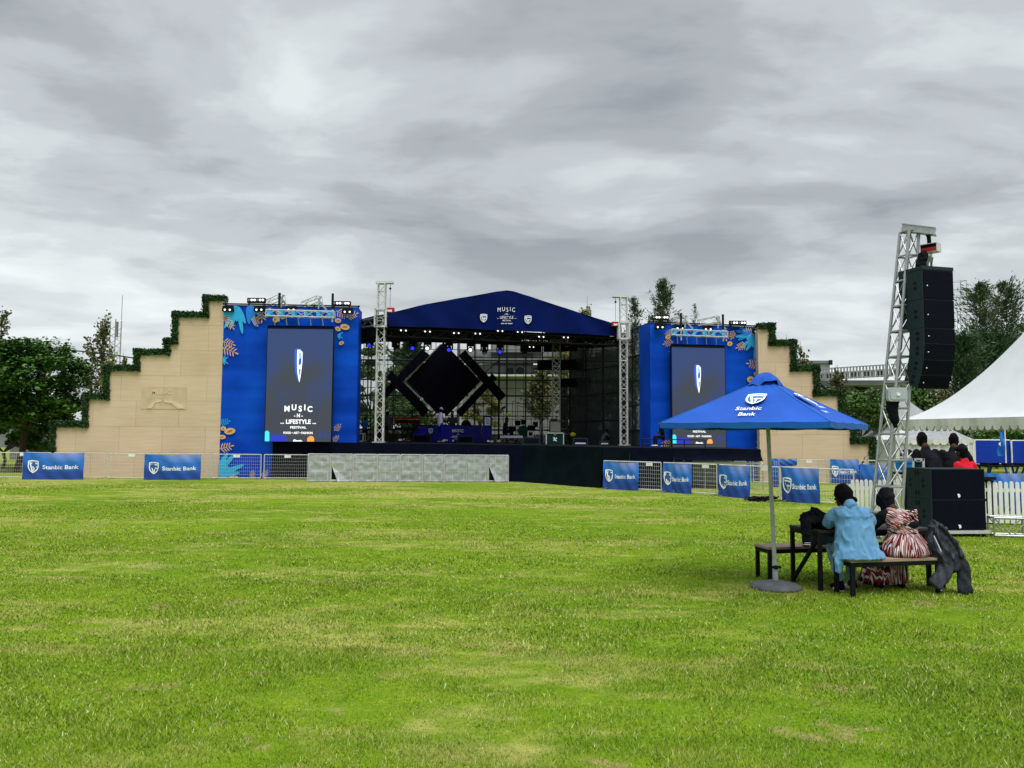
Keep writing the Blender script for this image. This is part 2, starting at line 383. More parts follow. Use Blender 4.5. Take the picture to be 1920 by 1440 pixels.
def melt(mb, name, parent, m, voxel=.02, smooth=2, wr=0, wscale=9, wst=(1, 1, 1), extra=None, decim=None):
    me = bpy.data.meshes.new(name); me.from_pydata(mb.v, [], mb.f)
    bm = bmesh.new(); bm.from_mesh(me); bmesh.ops.recalc_face_normals(bm, faces=bm.faces); bm.to_mesh(me); bm.free()
    o = bpy.data.objects.new(name, me); COL.objects.link(o)
    md = o.modifiers.new('r', 'REMESH'); md.mode = 'VOXEL'; md.voxel_size = voxel
    if smooth: sm = o.modifiers.new('s', 'SMOOTH'); sm.iterations = smooth; sm.factor = .5
    if decim: dc = o.modifiers.new('d', 'DECIMATE'); dc.ratio = decim
    dg = bpy.context.evaluated_depsgraph_get(); e = o.evaluated_get(dg); m2 = bpy.data.meshes.new_from_object(e)
    bpy.data.objects.remove(o); bpy.data.meshes.remove(me)
    if wr:
        nn = len(m2.vertices); no = [v.normal.copy() for v in m2.vertices]
        for v, q in zip(m2.vertices, no):
            c = Vector((v.co.x * wst[0], v.co.y * wst[1], v.co.z * wst[2])) * wscale
            h = 1 - abs(noise.noise(c)) * 2.2 + .4 * noise.noise(c * 2.3)
            v.co += q * (wr * (h - .5))
    inv = WM[parent].inverted(); m2.transform(inv)
    if extra:                       # extra closed pieces (fingers) joined to the same mesh
        bm = bmesh.new(); bm.from_mesh(m2); m3 = bpy.data.meshes.new('x'); m3.from_pydata([inv @ Vector(p) for p in extra.v], [], extra.f); bm.from_mesh(m3); bm.to_mesh(m2); bm.free(); bpy.data.meshes.remove(m3)
    m2.materials.clear(); m2.materials.append(MATS[m]); m2.polygons.foreach_set('use_smooth', [True] * len(m2.polygons)); m2.update()
    m2.name = name; ob = bpy.data.objects.new(name, m2); COL.objects.link(ob); ob.parent = parent; WM[ob] = WM[parent]; return ob

# ================================================================ ground and grass
def np_mesh(name, V, k, matname, parent=None, rnd=None, smooth=False):
    """V: (n*k, 3) vertices, every k of them one face"""
    n = len(V) // k; me = bpy.data.meshes.new(name)
    me.vertices.add(len(V)); me.vertices.foreach_set('co', V.astype(np.float32).ravel())
    me.loops.add(n * k); me.loops.foreach_set('vertex_index', np.arange(n * k, dtype=np.int32))
    me.polygons.add(n); me.polygons.foreach_set('loop_start', np.arange(0, n * k, k, dtype=np.int32))
    try: me.polygons.foreach_set('loop_total', np.full(n, k, dtype=np.int32))
    except Exception: pass
    if rnd is not None:
        at = me.attributes.new('rnd', 'FLOAT', 'POINT'); at.data.foreach_set('value', np.repeat(rnd, k).astype(np.float32))
    me.update(calc_edges=True); me.materials.append(MATS[matname])
    o = bpy.data.objects.new(name, me); COL.objects.link(o)
    if parent is not None: o.parent = parent; WM[o] = WM[parent]
    return o

def grass_mat(name, blades):
    m = bpy.data.materials.new(name); m.use_nodes = True; nt = m.node_tree; N = nt.nodes.new; L = nt.links.new
    b = nt.nodes['Principled BSDF']; b.inputs['Roughness'].default_value = .55 if blades else .95
    b.inputs['Specular IOR Level'].default_value = .08 if blades else .03
    g = N('ShaderNodeNewGeometry')
    def nz(sc, det, off=(0, 0, 0), st=(1, 1, 0), dist=0):
        mp = N('ShaderNodeMapping'); mp.inputs['Scale'].default_value = st; mp.inputs['Location'].default_value = off; L(g.outputs['Position'], mp.inputs[0])
        n = N('ShaderNodeTexNoise'); n.inputs['Scale'].default_value = sc; n.inputs['Detail'].default_value = det; n.inputs['Distortion'].default_value = dist; n.inputs['Roughness'].default_value = .6
        L(mp.outputs[0], n.inputs['Vector']); return n.outputs['Fac']
    def ma(op, a, b_):
        n = N('ShaderNodeMath'); n.operation = op
        for i, x in enumerate((a, b_)):
            if isinstance(x, (int, float)): n.inputs[i].default_value = x
            else: L(x, n.inputs[i])
        return n.outputs[0]
    def mix(f, a, b_):
        n = N('ShaderNodeMix'); n.data_type = 'RGBA'
        for i, x in ((0, f), (6, a), (7, b_)):
            if isinstance(x, (tuple, float, int)): n.inputs[i].default_value = (*x, 1) if isinstance(x, tuple) else x
            else: L(x, n.inputs[i])
        return n.outputs[2]
    def rng(x, a, b_, c=0, d=1):
        n = N('ShaderNodeMapRange'); L(x, n.inputs[0]); n.inputs[1].default_value = a; n.inputs[2].default_value = b_; n.inputs[3].default_value = c; n.inputs[4].default_value = d; return n.outputs[0]
    big = nz(.16, 3, (2, 5, 0), dist=.6); med = nz(2.2, 6, (7, 1, 0), (.7, 1.25, 0)); fine = nz(6, 4); 
    col = mix(rng(big, .38, .62), (.092, .200, .002), (.152, .256, .004))
    col = mix(rng(med, .40, .68, 0, .65), col, (.232, .305, .022))
    sepy = N('ShaderNodeSeparateXYZ'); L(g.outputs['Position'], sepy.inputs[0])
    far = rng(sepy.outputs[1], 14, 27, 0, .085)
    dry = ma('ADD', ma('ADD', ma('MULTIPLY', nz(.33, 3, (11, 3.3, 0), (.55, 1.5, 0), .5), .55), ma('MULTIPLY', nz(2.4, 6, (1, 8, 0), (.6, 1.2, 0), .3), .45)), far)
    col = mix(rng(dry, .515, .64, 0, .85), col, (.42, .38, .12))
    bare = ma('ADD', ma('MULTIPLY', nz(1.15, 4, (5, 9, 0), (.7, 1.1, 0), .3), .6), ma('MULTIPLY', nz(5.5, 4, (3, 4, 0)), .4))
    col = mix(rng(bare, .575, .63, 0, .75), col, (.36, .27, .13))
    if blades:
        at = N('ShaderNodeAttribute'); at.attribute_name = 'rnd'
        col = mix(rng(at.outputs['Fac'], 0, 1, 0, .60), col, (.39, .47, .08))
        wn = N('ShaderNodeMath'); wn.operation = 'FRACT'; L(ma('MULTIPLY', at.outputs['Fac'], 17.3), wn.inputs[0])
        col = mix(rng(wn.outputs[0], .55, 1, 0, .75), col, (.045, .11, .004))
        col = mix(rng(at.outputs['Fac'], .90, .97, 0, .75), col, (.62, .60, .32))
        b.inputs['Transmission Weight'].default_value = 0
    else:
        col = mix(rng(fine, .35, .65, 0, .5), col, (.075, .15, .012))
        spk = nz(38, 3)
        col = mix(rng(spk, .5, .75, 0, .55), col, (.26, .34, .06))
        n2 = N('ShaderNodeBump'); n2.inputs['Strength'].default_value = .9; n2.inputs['Distance'].default_value = .05
        L(ma('ADD', nz(14, 5), ma('MULTIPLY', med, 2)), n2.inputs['Height']); L(n2.outputs[0], b.inputs['Normal'])
    L(col, b.inputs['Base Color']); MATS[name] = m
grass_mat('turf', False); grass_mat('grass_blades', True)

def build_ground():
    xs = sorted(set([-900, -400, -200, -100, -60, -40] + [i * 1.0 for i in range(-30, 31)] + [40, 60, 100, 200, 400, 900]))
    ys = sorted(set([-200, -60, -20, -8] + [i * 1.0 for i in range(-4, 45)] + [50, 60, 80, 120, 200, 400, 800, 1600]))
    vs = [(x, y, gz(x, y) + (.012 * noise.noise(Vector((x * .3, y * .3, 0))) if -30 < x < 30 and 0 < y < 40 else 0)) for y in ys for x in xs]
    n = len(xs); fs = [(j * n + i, j * n + i + 1, (j + 1) * n + i + 1, (j + 1) * n + i) for j in range(len(ys) - 1) for i in range(n - 1)]
    me = bpy.data.meshes.new('ground'); me.from_pydata(vs, [], fs); me.materials.append(MATS['turf'])
    me.polygons.foreach_set('use_smooth', [True] * len(fs)); o = bpy.data.objects.new('ground', me); COL.objects.link(o)
    tag(o, 'green turf field with dry yellow patches', kind='structure')
build_ground()

def build_grass():
    V = []; Rn = []
    def gzv(x, y):
        t = np.clip((y - 8) / 20, 0, 1); t = t * t * (3 - 2 * t); return -0.006 * np.clip(x, -30, 30) * t
    for y0, y1, dens, w, h in ((3.0, 4.6, 10500, .0026, .027), (4.6, 6.5, 7000, .0036, .025), (6.5, 9.5, 3200, .0055, .025), (9.5, 14, 1500, .008, .022), (14, 20, 600, .011, .018), (20, 27.5, 230, .018, .016)):
        hw = .74 * y1 + 4.4; A = 2 * hw * (y1 - y0); n = int(A * dens)
        x = RNG.uniform(-hw, hw, n); y = RNG.uniform(y0, y1, n)
        keep = np.abs(x) < .72 * y + 4.2; x = x[keep]; y = y[keep]; n = len(x)
        # clumps: mats of longer blades
        cl = np.sin(x * 2.1 + 1.7 * np.sin(y * 1.3)) * np.sin(y * 2.9 + 1.3 * np.sin(x * 1.7)) + .6 * np.sin(x * 7.3 + y * 3.1) * np.sin(y * 8.1 - x * 2.2)
        hh = h * (1 + .35 * cl) * RNG.uniform(.55, 1.35, n); hh = np.maximum(hh, .006)
        a = RNG.uniform(0, 2 * np.pi, n); lean = RNG.uniform(.2, 1.15, n) * hh; la = RNG.uniform(0, 2 * np.pi, n)
        z = gzv(x, y) - .004
        ww = w * RNG.uniform(.7, 1.5, n); dx = np.cos(a) * ww; dy = np.sin(a) * ww
        T = np.empty((n, 3, 3)); T[:, 0] = np.stack([x - dx, y - dy, z], 1); T[:, 1] = np.stack([x + dx, y + dy, z], 1)
        T[:, 2] = np.stack([x + np.cos(la) * lean, y + np.sin(la) * lean, z + hh], 1)
        V.append(T.reshape(-1, 3)); Rn.append(RNG.uniform(0, 1, n))
    o = np_mesh('grass', np.concatenate(V), 3, 'grass_blades', rnd=np.concatenate(Rn))
    tag(o, 'short mown grass blades over the whole field', 'grass', kind='stuff')
build_grass()

# ================================================================ foliage
def leaf_mat(name, c1, c2, scale=1.2, rough=.6, spec=.3):
    m = bpy.data.materials.new(name); m.use_nodes = True; nt = m.node_tree; N = nt.nodes.new; L = nt.links.new
    b = nt.nodes['Principled BSDF']; b.inputs['Roughness'].default_value = rough; b.inputs['Specular IOR Level'].default_value = spec
    at = N('ShaderNodeAttribute'); at.attribute_name = 'rnd'
    g = N('ShaderNodeNewGeometry'); n = N('ShaderNodeTexNoise'); n.inputs['Scale'].default_value = scale; n.inputs['Detail'].default_value = 2; L(g.outputs['Position'], n.inputs['Vector'])
    a = N('ShaderNodeMath'); a.operation = 'MULTIPLY_ADD'; L(n.outputs['Fac'], a.inputs[0]); a.inputs[1].default_value = 1.6; a.inputs[2].default_value = -.55
    a2 = N('ShaderNodeMath'); a2.operation = 'MULTIPLY_ADD'; L(at.outputs['Fac'], a2.inputs[0]); a2.inputs[1].default_value = .45; L(a.outputs[0], a2.inputs[2])
    mx = N('ShaderNodeMix'); mx.data_type = 'RGBA'; L(a2.outputs[0], mx.inputs[0]); mx.inputs[6].default_value = (*c1, 1); mx.inputs[7].default_value = (*c2, 1); mx.clamp_factor = True
    L(mx.outputs[2], b.inputs['Base Color']); MATS[name] = m
leaf_mat('leaf_dark', (.012, .048, .006), (.075, .19, .018))
leaf_mat('leaf_mid', (.025, .065, .012), (.085, .17, .028))
leaf_mat('leaf_olive', (.050, .062, .018), (.15, .155, .050))
leaf_mat('leaf_yellow', (.085, .085, .020), (.20, .20, .050))
leaf_mat('needle', (.032, .055, .028), (.10, .145, .065))
leaf_mat('needle_green', (.018, .055, .020), (.05, .11, .04))
leaf_mat('hedge_leaf', (.008, .030, .008), (.030, .085, .018), 3)

def leaf_quads(C, size, flat=0., elong=1.0, dirs=None):
    n = len(C); a = RNG.normal(size=(n, 3)); 
    if dirs is not None: a = dirs + .35 * a
    a /= np.linalg.norm(a, axis=1)[:, None]
    b = RNG.normal(size=(n, 3)); b[:, 2] *= (1 - flat); a2 = a.copy()
    if flat and dirs is None: a2[:, 2] *= (1 - flat); a2 /= np.linalg.norm(a2, axis=1)[:, None] + 1e-9
    b -= a2 * (a2 * b).sum(1)[:, None]; b /= np.linalg.norm(b, axis=1)[:, None] + 1e-9
    s = size * RNG.uniform(.6, 1.4, n)[:, None]; A = a2 * s * elong; B = b * s * .5
    Q = np.stack([C - A * .5, C + B * .9, C + A * .6, C - B * .9], 1); return Q.reshape(-1, 3)

def tree(name, label, base, h, crown, n, leaf, lm='leaf_mid', cat='tree', group=None, kind='round', clumps=40, crown_z=.5, trunk_r=.16, bark='bark', lean=(0, 0), seed=1, spread=1.0, flat=.3, limbs=7):
    """kind round: umbrella crown of clumps; sparse: open twiggy crown; conifer: drooping whorls"""
    global RNG
    RNG = np.random.default_rng(seed); rr = random.Random(seed)
    base = Vector(base); t = thing(name, label, cat, base, 0, group)
    cx, cz = crown                              # crown half width, half height
    tb = MB(); top = base + Vector((lean[0], lean[1], h * crown_z)); cc = base + Vector((lean[0] * 1.2, lean[1] * 1.2, h - cz))
    C = []; D = []
    if kind == 'round':
        tb.path([base - Vector((0, 0, .1)), base + (top - base) * .5 + Vector((.1, 0, 0)), top], trunk_r, bark, 8)
        for i in range(limbs):
            a = rr.uniform(0, 6.28); e = cc + Vector((math.cos(a) * cx * .7, math.sin(a) * cx * .7, rr.uniform(-.4, .6) * cz)); mid = top.lerp(e, .5) + Vector((0, 0, .1 * cz)); tb.tube(top, mid, trunk_r * .55, bark, 6, trunk_r * .35); tb.tube(mid, e, trunk_r * .35, bark, 5, trunk_r * .1)
        per = n // clumps
        for i in range(clumps):
            a = rr.uniform(0, 6.28); el = math.asin(rr.uniform(-.75, 1)); q = rr.uniform(.62, 1.0)
            c = np.array(cc) + np.array((math.cos(a) * math.cos(el) * cx * q, math.sin(a) * math.cos(el) * cx * q, math.sin(el) * cz * q))
            s = rr.uniform(.16, .30) * min(cx, cz) * spread; k = int(per * rr.uniform(.6, 1.4)); g = RNG.normal(size=(k, 3)); g /= np.linalg.norm(g, axis=1)[:, None]; g *= (RNG.uniform(0, 1, k) ** .45)[:, None]
            C.append(c + g * np.array((s * 1.5, s * 1.5, s * .75)))
    elif kind == 'sparse':
        tb.tube(base - Vector((0, 0, .1)), top, trunk_r, bark, 7, trunk_r * .6); tb.tube(top, base + Vector((lean[0] * 1.5, lean[1] * 1.5, h * .97)), trunk_r * .6, bark, 6, trunk_r * .12)
        for i in range(clumps):
            f = rr.uniform(.0, 1); o = top.lerp(base + Vector((lean[0] * 1.5, lean[1] * 1.5, h * .95)), f * .85); a = rr.uniform(0, 6.28); wd = cx * (1 - f * .75) * rr.uniform(.5, 1)
            e = o + Vector((math.cos(a) * wd, math.sin(a) * wd, rr.uniform(.25, .7) * cz * (1 - f * .5))); tb.tube(o, e, trunk_r * .28, bark, 4, trunk_r * .06)
            k = n // clumps; tt = RNG.uniform(.25, 1.05, k)[:, None]; C.append(np.array(o) + (np.array(e) - np.array(o)) * tt + RNG.normal(size=(k, 3)) * (.045 + .03 * cx) * spread)
    else:
        tb.tube(base - Vector((0, 0, .1)), base + Vector((lean[0], lean[1], h)), trunk_r, bark, 7, trunk_r * .06)
        for i in range(clumps):
            f = (i + rr.random()) / clumps; f = f ** .9; z = h * (crown_z * .4 + (1 - crown_z * .4) * f); o = base + Vector((lean[0] * z / h, lean[1] * z / h, z)); a = rr.uniform(0, 6.28); wd = cx * (1 - f) ** .6 * rr.uniform(.35, 1.25) + .10
            e = o + Vector((math.cos(a) * wd, math.sin(a) * wd, wd * rr.uniform(.8, 2.2))); tb.tube(o, e, trunk_r * .22 * (1 - f * .6), bark, 4, .008)
            k = n // clumps; tt = (RNG.uniform(.3, 1.12, k))[:, None]; pts = np.array(o) + (np.array(e) - np.array(o)) * tt; sp = .06 * wd + .05
            pts = pts + RNG.normal(size=(k, 3)) * sp * spread; pts[:, 2] -= np.abs(RNG.normal(size=k)) * sp * .6; C.append(pts)
            d = np.array((math.cos(a), math.sin(a), .9)); D.append(np.tile(d / np.linalg.norm(d), (k, 1)))
    C = np.concatenate(C); D = np.concatenate(D) if D else None
    tb.build('trunk', t)
    V = leaf_quads(C, leaf, flat if kind == 'round' else 0, 1.0 if kind != 'conifer' else 3.2, D) - np.array(base)
    if kind == 'conifer': pass
    np_mesh('crown', V, 4, lm, t, rnd=RNG.uniform(0, 1, len(C))); return t

def hedge_strip(name, parent, segs, lm='hedge_leaf', n_per_m2=520, leaf=.065):
    """leafy mats over boxes (x0,x1,z0,z1,y0,y1)"""
    P_ = []
    for x0, x1, z0, z1, y0, y1 in segs:
        A = 2 * (x1 - x0) * (z1 - z0) + 2 * (x1 - x0 + z1 - z0) * (y1 - y0) * .5; k = int(A * n_per_m2)
        p = np.stack([RNG.uniform(x0, x1, k), RNG.uniform(y0, y1, k), RNG.uniform(z0, z1, k)], 1); f = RNG.integers(0, 6, k)
        p[f == 0, 0] = x0; p[f == 1, 0] = x1; p[f == 2, 2] = z1; p[(f == 3) | (f == 4), 1] = y0; p += RNG.normal(size=p.shape) * .014; P_.append(p)
    C = np.concatenate(P_); V = leaf_quads(C, leaf); inv = np.array(WM[parent].inverted()); V = V @ inv[:3, :3].T + inv[:3, 3]
    return np_mesh(name, V, 4, lm, parent, rnd=RNG.uniform(0, 1, len(C)))

# ================================================================ plywood step walls
def mat_ply():
    m = bpy.data.materials.new('plywood'); m.use_nodes = True; nt = m.node_tree; N = nt.nodes.new; L = nt.links.new
    b = nt.nodes['Principled BSDF']; b.inputs['Roughness'].default_value = .75; b.inputs['Specular IOR Level'].default_value = .2
    tc = N('ShaderNodeTexCoord'); mp = N('ShaderNodeMapping'); L(tc.outputs['Object'], mp.inputs[0]); mp.inputs['Rotation'].default_value = (R(90), 0, 0)
    br = N('ShaderNodeTexBrick'); L(mp.outputs[0], br.inputs['Vector']); br.inputs['Scale'].default_value = 1; br.inputs['Brick Width'].default_value = 1.72; br.inputs['Row Height'].default_value = 1.02
    br.inputs['Mortar Size'].default_value = .009; br.inputs['Mortar Smooth'].default_value = .3; br.inputs['Color1'].default_value = (.55, .415, .285, 1); br.inputs['Color2'].default_value = (.63, .485, .34, 1); br.inputs['Mortar'].default_value = (.34, .24, .14, 1); br.offset = .37
    mp2 = N('ShaderNodeMapping'); L(tc.outputs['Object'], mp2.inputs[0]); mp2.inputs['Scale'].default_value = (.55, 1, 7)
    n = N('ShaderNodeTexNoise'); n.inputs['Scale'].default_value = 1.6; n.inputs['Detail'].default_value = 7; n.inputs['Roughness'].default_value = .65; n.inputs['Distortion'].default_value = .8; L(mp2.outputs[0], n.inputs['Vector'])
    n3 = N('ShaderNodeTexNoise'); n3.inputs['Scale'].default_value = .7; n3.inputs['Detail'].default_value = 4; L(tc.outputs['Object'], n3.inputs['Vector'])
    r1 = N('ShaderNodeMapRange'); L(n.outputs['Fac'], r1.inputs[0]); r1.inputs[1].default_value = .38; r1.inputs[2].default_value = .75; r1.inputs[4].default_value = .60
    mx = N('ShaderNodeMix'); mx.data_type = 'RGBA'; L(r1.outputs[0], mx.inputs[0]); L(br.outputs['Color'], mx.inputs[6]); mx.inputs[7].default_value = (.44, .315, .20, 1)
    r2 = N('ShaderNodeMapRange'); L(n3.outputs['Fac'], r2.inputs[0]); r2.inputs[1].default_value = .35; r2.inputs[2].default_value = .65; r2.inputs[4].default_value = .35
    m2 = N('ShaderNodeMix'); m2.data_type = 'RGBA'; L(r2.outputs[0], m2.inputs[0]); L(mx.outputs[2], m2.inputs[6]); m2.inputs[7].default_value = (.68, .54, .40, 1)
    L(m2.outputs[2], b.inputs['Base Color']); MATS['plywood'] = m
mat_ply()

def step_wall(label, steps, x_in, Y, zb, hw, left=True, th=.35):
    """steps: (x outer edge, z top) from the low end inwards; x_in = inner edge of the tall end"""
    xo = steps[0][0]; t = thing('step_wall', label, 'wall', ((xo + x_in) / 2, Y, zb))
    b = MB(); xs = [s_[0] for s_ in steps] + [x_in]
    for (x0, z1), x1 in zip(steps, xs[1:]):
        lo, hi = min(x0, x1), max(x0, x1); b.box(((lo + hi) / 2, Y + th / 2, (zb + z1 - hw * .5) / 2), (hi - lo, th, z1 - hw * .5 - zb), 'plywood')
    b.build('plywood_face', t)
    k = MB(); segs = []; sg = 1 if left else -1; zprev = zb
    for (x0, z1), x1 in zip(steps, xs[1:]):
        xa, xb = (x0, x0 + sg * hw); lo, hi = min(xa, xb), max(xa, xb)
        segs.append((lo, hi, zprev - (hw if zprev > zb else 0), z1, Y - .10, Y + th + .05))
        xe = x1 + sg * hw if x1 != x_in else x1; lo, hi = min(x0, xe), max(x0, xe)
        segs.append((lo, hi, z1 - hw, z1, Y - .10, Y + th + .05)); zprev = z1
    for x0, x1, z0, z1, y0, y1 in segs:
        if z1 - z0 > .06 and x1 - x0 > .06: k.box(((x0 + x1) / 2, (y0 + y1) / 2, (z0 + z1) / 2), (x1 - x0 - .05, y1 - y0 - .05, z1 - z0 - .05), 'foliage_hedge')
    hb = k.build('hedge_trim', t); lf = hedge_strip('hedge_leaves', t, segs); lf.parent = hb; return t

YL = 30.75; YR = 32.6
def wx(u, v, Y): return P(u, v, Y).x
def wz(u, v, Y): return P(u, v, Y).z
st = [(u, v) for u, v in ((95, 789), (156, 737), (196, 684), (252, 654), (308, 634), (324, 584), (381, 553.5))]
stepsL = [(wx(u, v, YL), wz(u, v, YL)) for u, v in st]
wl = step_wall('sand coloured plywood wall with hedge edged steps and faint raised lettering', stepsL, wx(413, 800, YL), YL, gz(-14, YL) - .02, wz(300, 584, YL) - wz(300, 596, YL))
st = [(1654, 829), (1618, 820), (1582, 729), (1535, 680), (1492, 636), (1451, 606)]
st = [(1643, 819), (1611, 731), (1582, 731), (1535, 686), (1493, 637), (1452, 606)]
stR = [(1641, 820), (1606, 778), (1583, 731), (1536, 684), (1493, 637), (1453, 606)]
stepsR = [(wx(u, v, YR), wz(u, v, YR)) for u, v in stR]
wr_ = step_wall('sand coloured plywood wall with hedge edged steps behind the blue parasol', stepsR, wx(1424, 800, YR), YR, gz(14, YR) - .02, .29, left=False)
# faint raised festival lettering on the left wall
def facef(Y, ox=0, oz=0, yaw=0):
    c, s = math.cos(yaw), math.sin(yaw)
    return lambda x, y, o: Vector((ox + x * c + o * s, Y + x * s - o * c, oz + y))
mat('plywood_pale', (.62, .50, .35), .7, 0, .12, 3, .2, 20); mat('plywood_relief', (.54, .42, .275), .7, 0, .1, 3)
rl = MB(); f = facef(YL, wx(300, 745, YL), wz(300, 745, YL)); s_ = YL / FPX
rl.prism([(-35 * s_, -22 * s_), (50 * s_, -22 * s_), (50 * s_, 20 * s_), (-35 * s_, 20 * s_)], f, .012, 'plywood_relief')
text(rl, f, 'MUSIC', 3 * s_, 6 * s_, 9 * s_, 'plywood_pale', .022, 1.1, bold=.03); text(rl, f, 'N', 3 * s_, -4 * s_, 5 * s_, 'plywood_pale', .022); text(rl, f, 'LIFESTYLE', 5 * s_, -12 * s_, 6 * s_, 'plywood_pale', .022)
rl.prism([((-24 + 0) * s_, -21 * s_), (-17 * s_, -12 * s_), (-6 * s_, -6 * s_), (6 * s_, -5 * s_), (4 * s_, -8 * s_), (-8 * s_, -10 * s_), (-14 * s_, -21 * s_)], f, .03, 'plywood_pale')
rl.prism([(46 * s_, -21 * s_), (34 * s_, -21 * s_), (22 * s_, -11 * s_), (8 * s_, -9 * s_), (10 * s_, -6 * s_), (24 * s_, -7 * s_), (40 * s_, -14 * s_)], f, .03, 'plywood_pale')
rl.build('raised_lettering', wl)

# ================================================================ printed blue towers with LED screens
def motif_fan(mb, f, cx, cy, r, a0, a1, n, m='petal_cyan', off=.012, wd=.10):
    for i in range(n):
        a = lerp(a0, a1, (i + .5) / n); L_ = r * (.8 + .25 * math.sin(i * 2.3))
        mb.poly([f(x, y, off + .002 * (i % 3)) for x, y in ellipse(cx + math.cos(a) * L_ * .55, cy + math.sin(a) * L_ * .55, L_ * .5, r * wd, a)], m)
def motif_sprig(mb, f, cx, cy, L_, ang, m='leaf_tan', n=4, off=.012, wd=.11):
    ca, sa = math.cos(ang), math.sin(ang)
    mb.poly([f(cx + ca * t * L_ - sa * w * L_, cy + sa * t * L_ + ca * w * L_, off) for t, w in ((0, -.03), (1, -.012), (1, .012), (0, .03))], m)
    for i in range(n):
        t = .12 + .8 * i / n
        for s in (-1, 1):
            a = ang + s * R(58); l = L_ * .42 * (1 - .35 * i / n); x = cx + ca * t * L_ + math.cos(a) * l * .6; y = cy + sa * t * L_ + math.sin(a) * l * .6
            mb.poly([f(px, py, off + .003) for px, py in ellipse(x, y, l * .52, L_ * wd * .34, a, 10)], m)
    mb.poly([f(px, py, off + .003) for px, py in ellipse(cx + ca * L_ * 1.02, cy + sa * L_ * 1.02, L_ * .13, L_ * .05, ang, 10)], m)
def motif_oval(mb, f, cx, cy, a, b, ang, off=.012):
    mb.poly([f(x, y, off) for x, y in ellipse(cx, cy, a, b, ang, 18)], 'leaf_tan')
    mb.poly([f(x, y, off + .006) for x, y in ellipse(cx, cy, a * .5, b * .28, ang + .2, 10)], 'leaf_brown')

def screen_content(mb, f, W, H):
    """W x H display, origin bottom centre, f(x, y, off)"""
    mb.quad(f(-W / 2, 0, .0), f(W / 2, 0, .0), f(W / 2, H, .0), f(-W / 2, H, .0), 'led_display')
    k = W / 122
    X = lambda u: (u - 61) * k; Y_ = lambda v: H - v * k
    # turning shield seen almost edge on
    mb.poly([f(X(x), Y_(y), .006) for x, y in ((51, 39), (54, 37), (61, 38), (66, 43), (66, 60), (64, 85), (61, 101), (58, 95), (53, 82), (51, 60))], 'screen_mid')
    mb.poly([f(X(x), Y_(y), .010) for x, y in ((56, 39), (61, 39), (66, 44), (66, 62), (64, 84), (61.5, 101), (60, 97), (57, 82), (56, 60))], 'screen_white')
    mb.poly([f(X(x), Y_(y), .014) for x, y in ((58.5, 47), (62, 44), (64.5, 49), (64, 66), (59, 70))], 'screen_sky')
    mb.poly([f(X(x), Y_(y), .017) for x, y in ((59.3, 58), (64, 54), (64, 66), (59.3, 69))], 'screen_mid')
    mb.poly([f(X(x), Y_(y), .017) for x, y in ((60, 76), (63, 75), (62.5, 86), (61, 88))], 'screen_mid')
    for s_, x, y, h in (('M', -21.5, 150, 10.5), ('U', -8.5, 147.5, 10.5), ('S', 3, 150, 10.5), ('I', 11.5, 147.5, 10.5), ('C', 21, 150.5, 10.5)):
        text(mb, f, s_, x * k, H - (y + 5) * k, h * k, 'screen_white', .008, bold=.035, sx=.92)
    text(mb, f, '- N -', 0, H - 166 * k, 7 * k, 'screen_white', .008, bold=.03, sx=.85)
    text(mb, f, '... LIFESTYLE ...', 0, H - 178 * k, 8 * k, 'screen_white', .008, bold=.03, width=66 * k)
    text(mb, f, 'FESTIVAL', 0, H - 187 * k, 4.2 * k, 'screen_white', .008, bold=.03, width=30 * k)
    text(mb, f, 'FOOD \u2022 ART \u2022 FASHION', 0, H - 197 * k, 4.0 * k, 'screen_white', .008, bold=.035, width=54 * k)
    # moving crowd of coloured shapes at the foot
    mb.poly([f(X(x), Y_(y), .008) for x, y in ((0, 211), (0, 193), (4, 191), (8, 194), (8.5, 211))], 'screen_cyan')
    mb.poly([f(X(x), Y_(y), .006) for x, y in ((9, 211), (9, 202), (16, 197), (22, 200), (30, 198), (38, 201), (40, 211))], 'screen_deep')
    mb.poly([f(X(x), Y_(y), .008) for x, y in ((52, 211), (53, 208), (56, 207), (58, 209), (64, 209), (66, 208), (70, 211))], 'screen_white')
    mb.poly([f(X(x), Y_(y), .010) for x, y in ((78, 211), (79, 204), (83, 201), (88, 201), (91, 205), (91, 211))], 'screen_orange')
    for x in (100, 103, 108, 112, 117): mb.poly([f(X(a), Y_(b_), .005) for a, b_ in ((x, 205), (x, 190 + x % 7), (x + 1.1, 190 + x % 7), (x + 1.1, 205))], 'screen_deep')

def ladder_truss(mb, p, q, w, h, seg, m='alu', r=.022, up=Vector((0, 0, 1))):
    """box truss between p and q (centre line of the section)"""
    p = Vector(p); q = Vector(q); d = (q - p).normalized(); s = d.cross(up).normalized(); t = s.cross(d).normalized(); L_ = (q - p).length; n = max(1, round(L_ / seg))
    cor = [s * (a * w / 2) + t * (b * h / 2) for a, b in ((-1, -1), (1, -1), (1, 1), (-1, 1))]
    for c in cor: mb.tube(p + c, q + c, r, m, 6)
    for i in range(n + 1):
        o = p + d * (L_ * i / n)
        if i % 4 == 0 or i == n:
            for k in range(4): mb.tube(o + cor[k], o + cor[(k + 1) % 4], r * .75, m, 5)
        if i < n:
            o2 = p + d * (L_ * (i + 1) / n)
            for k in range(4):
                a, b = cor[k], cor[(k + 1) % 4]
                if i % 2: a, b = b, a
                mb.tube(o + a, o2 + b, r * .55, m, 4, caps=False)

mat_net('scrim_thin', (.02, .03, .03), .16)
mat('petal_blue', (.015, .20, .72), .6, 0, .08, 2)
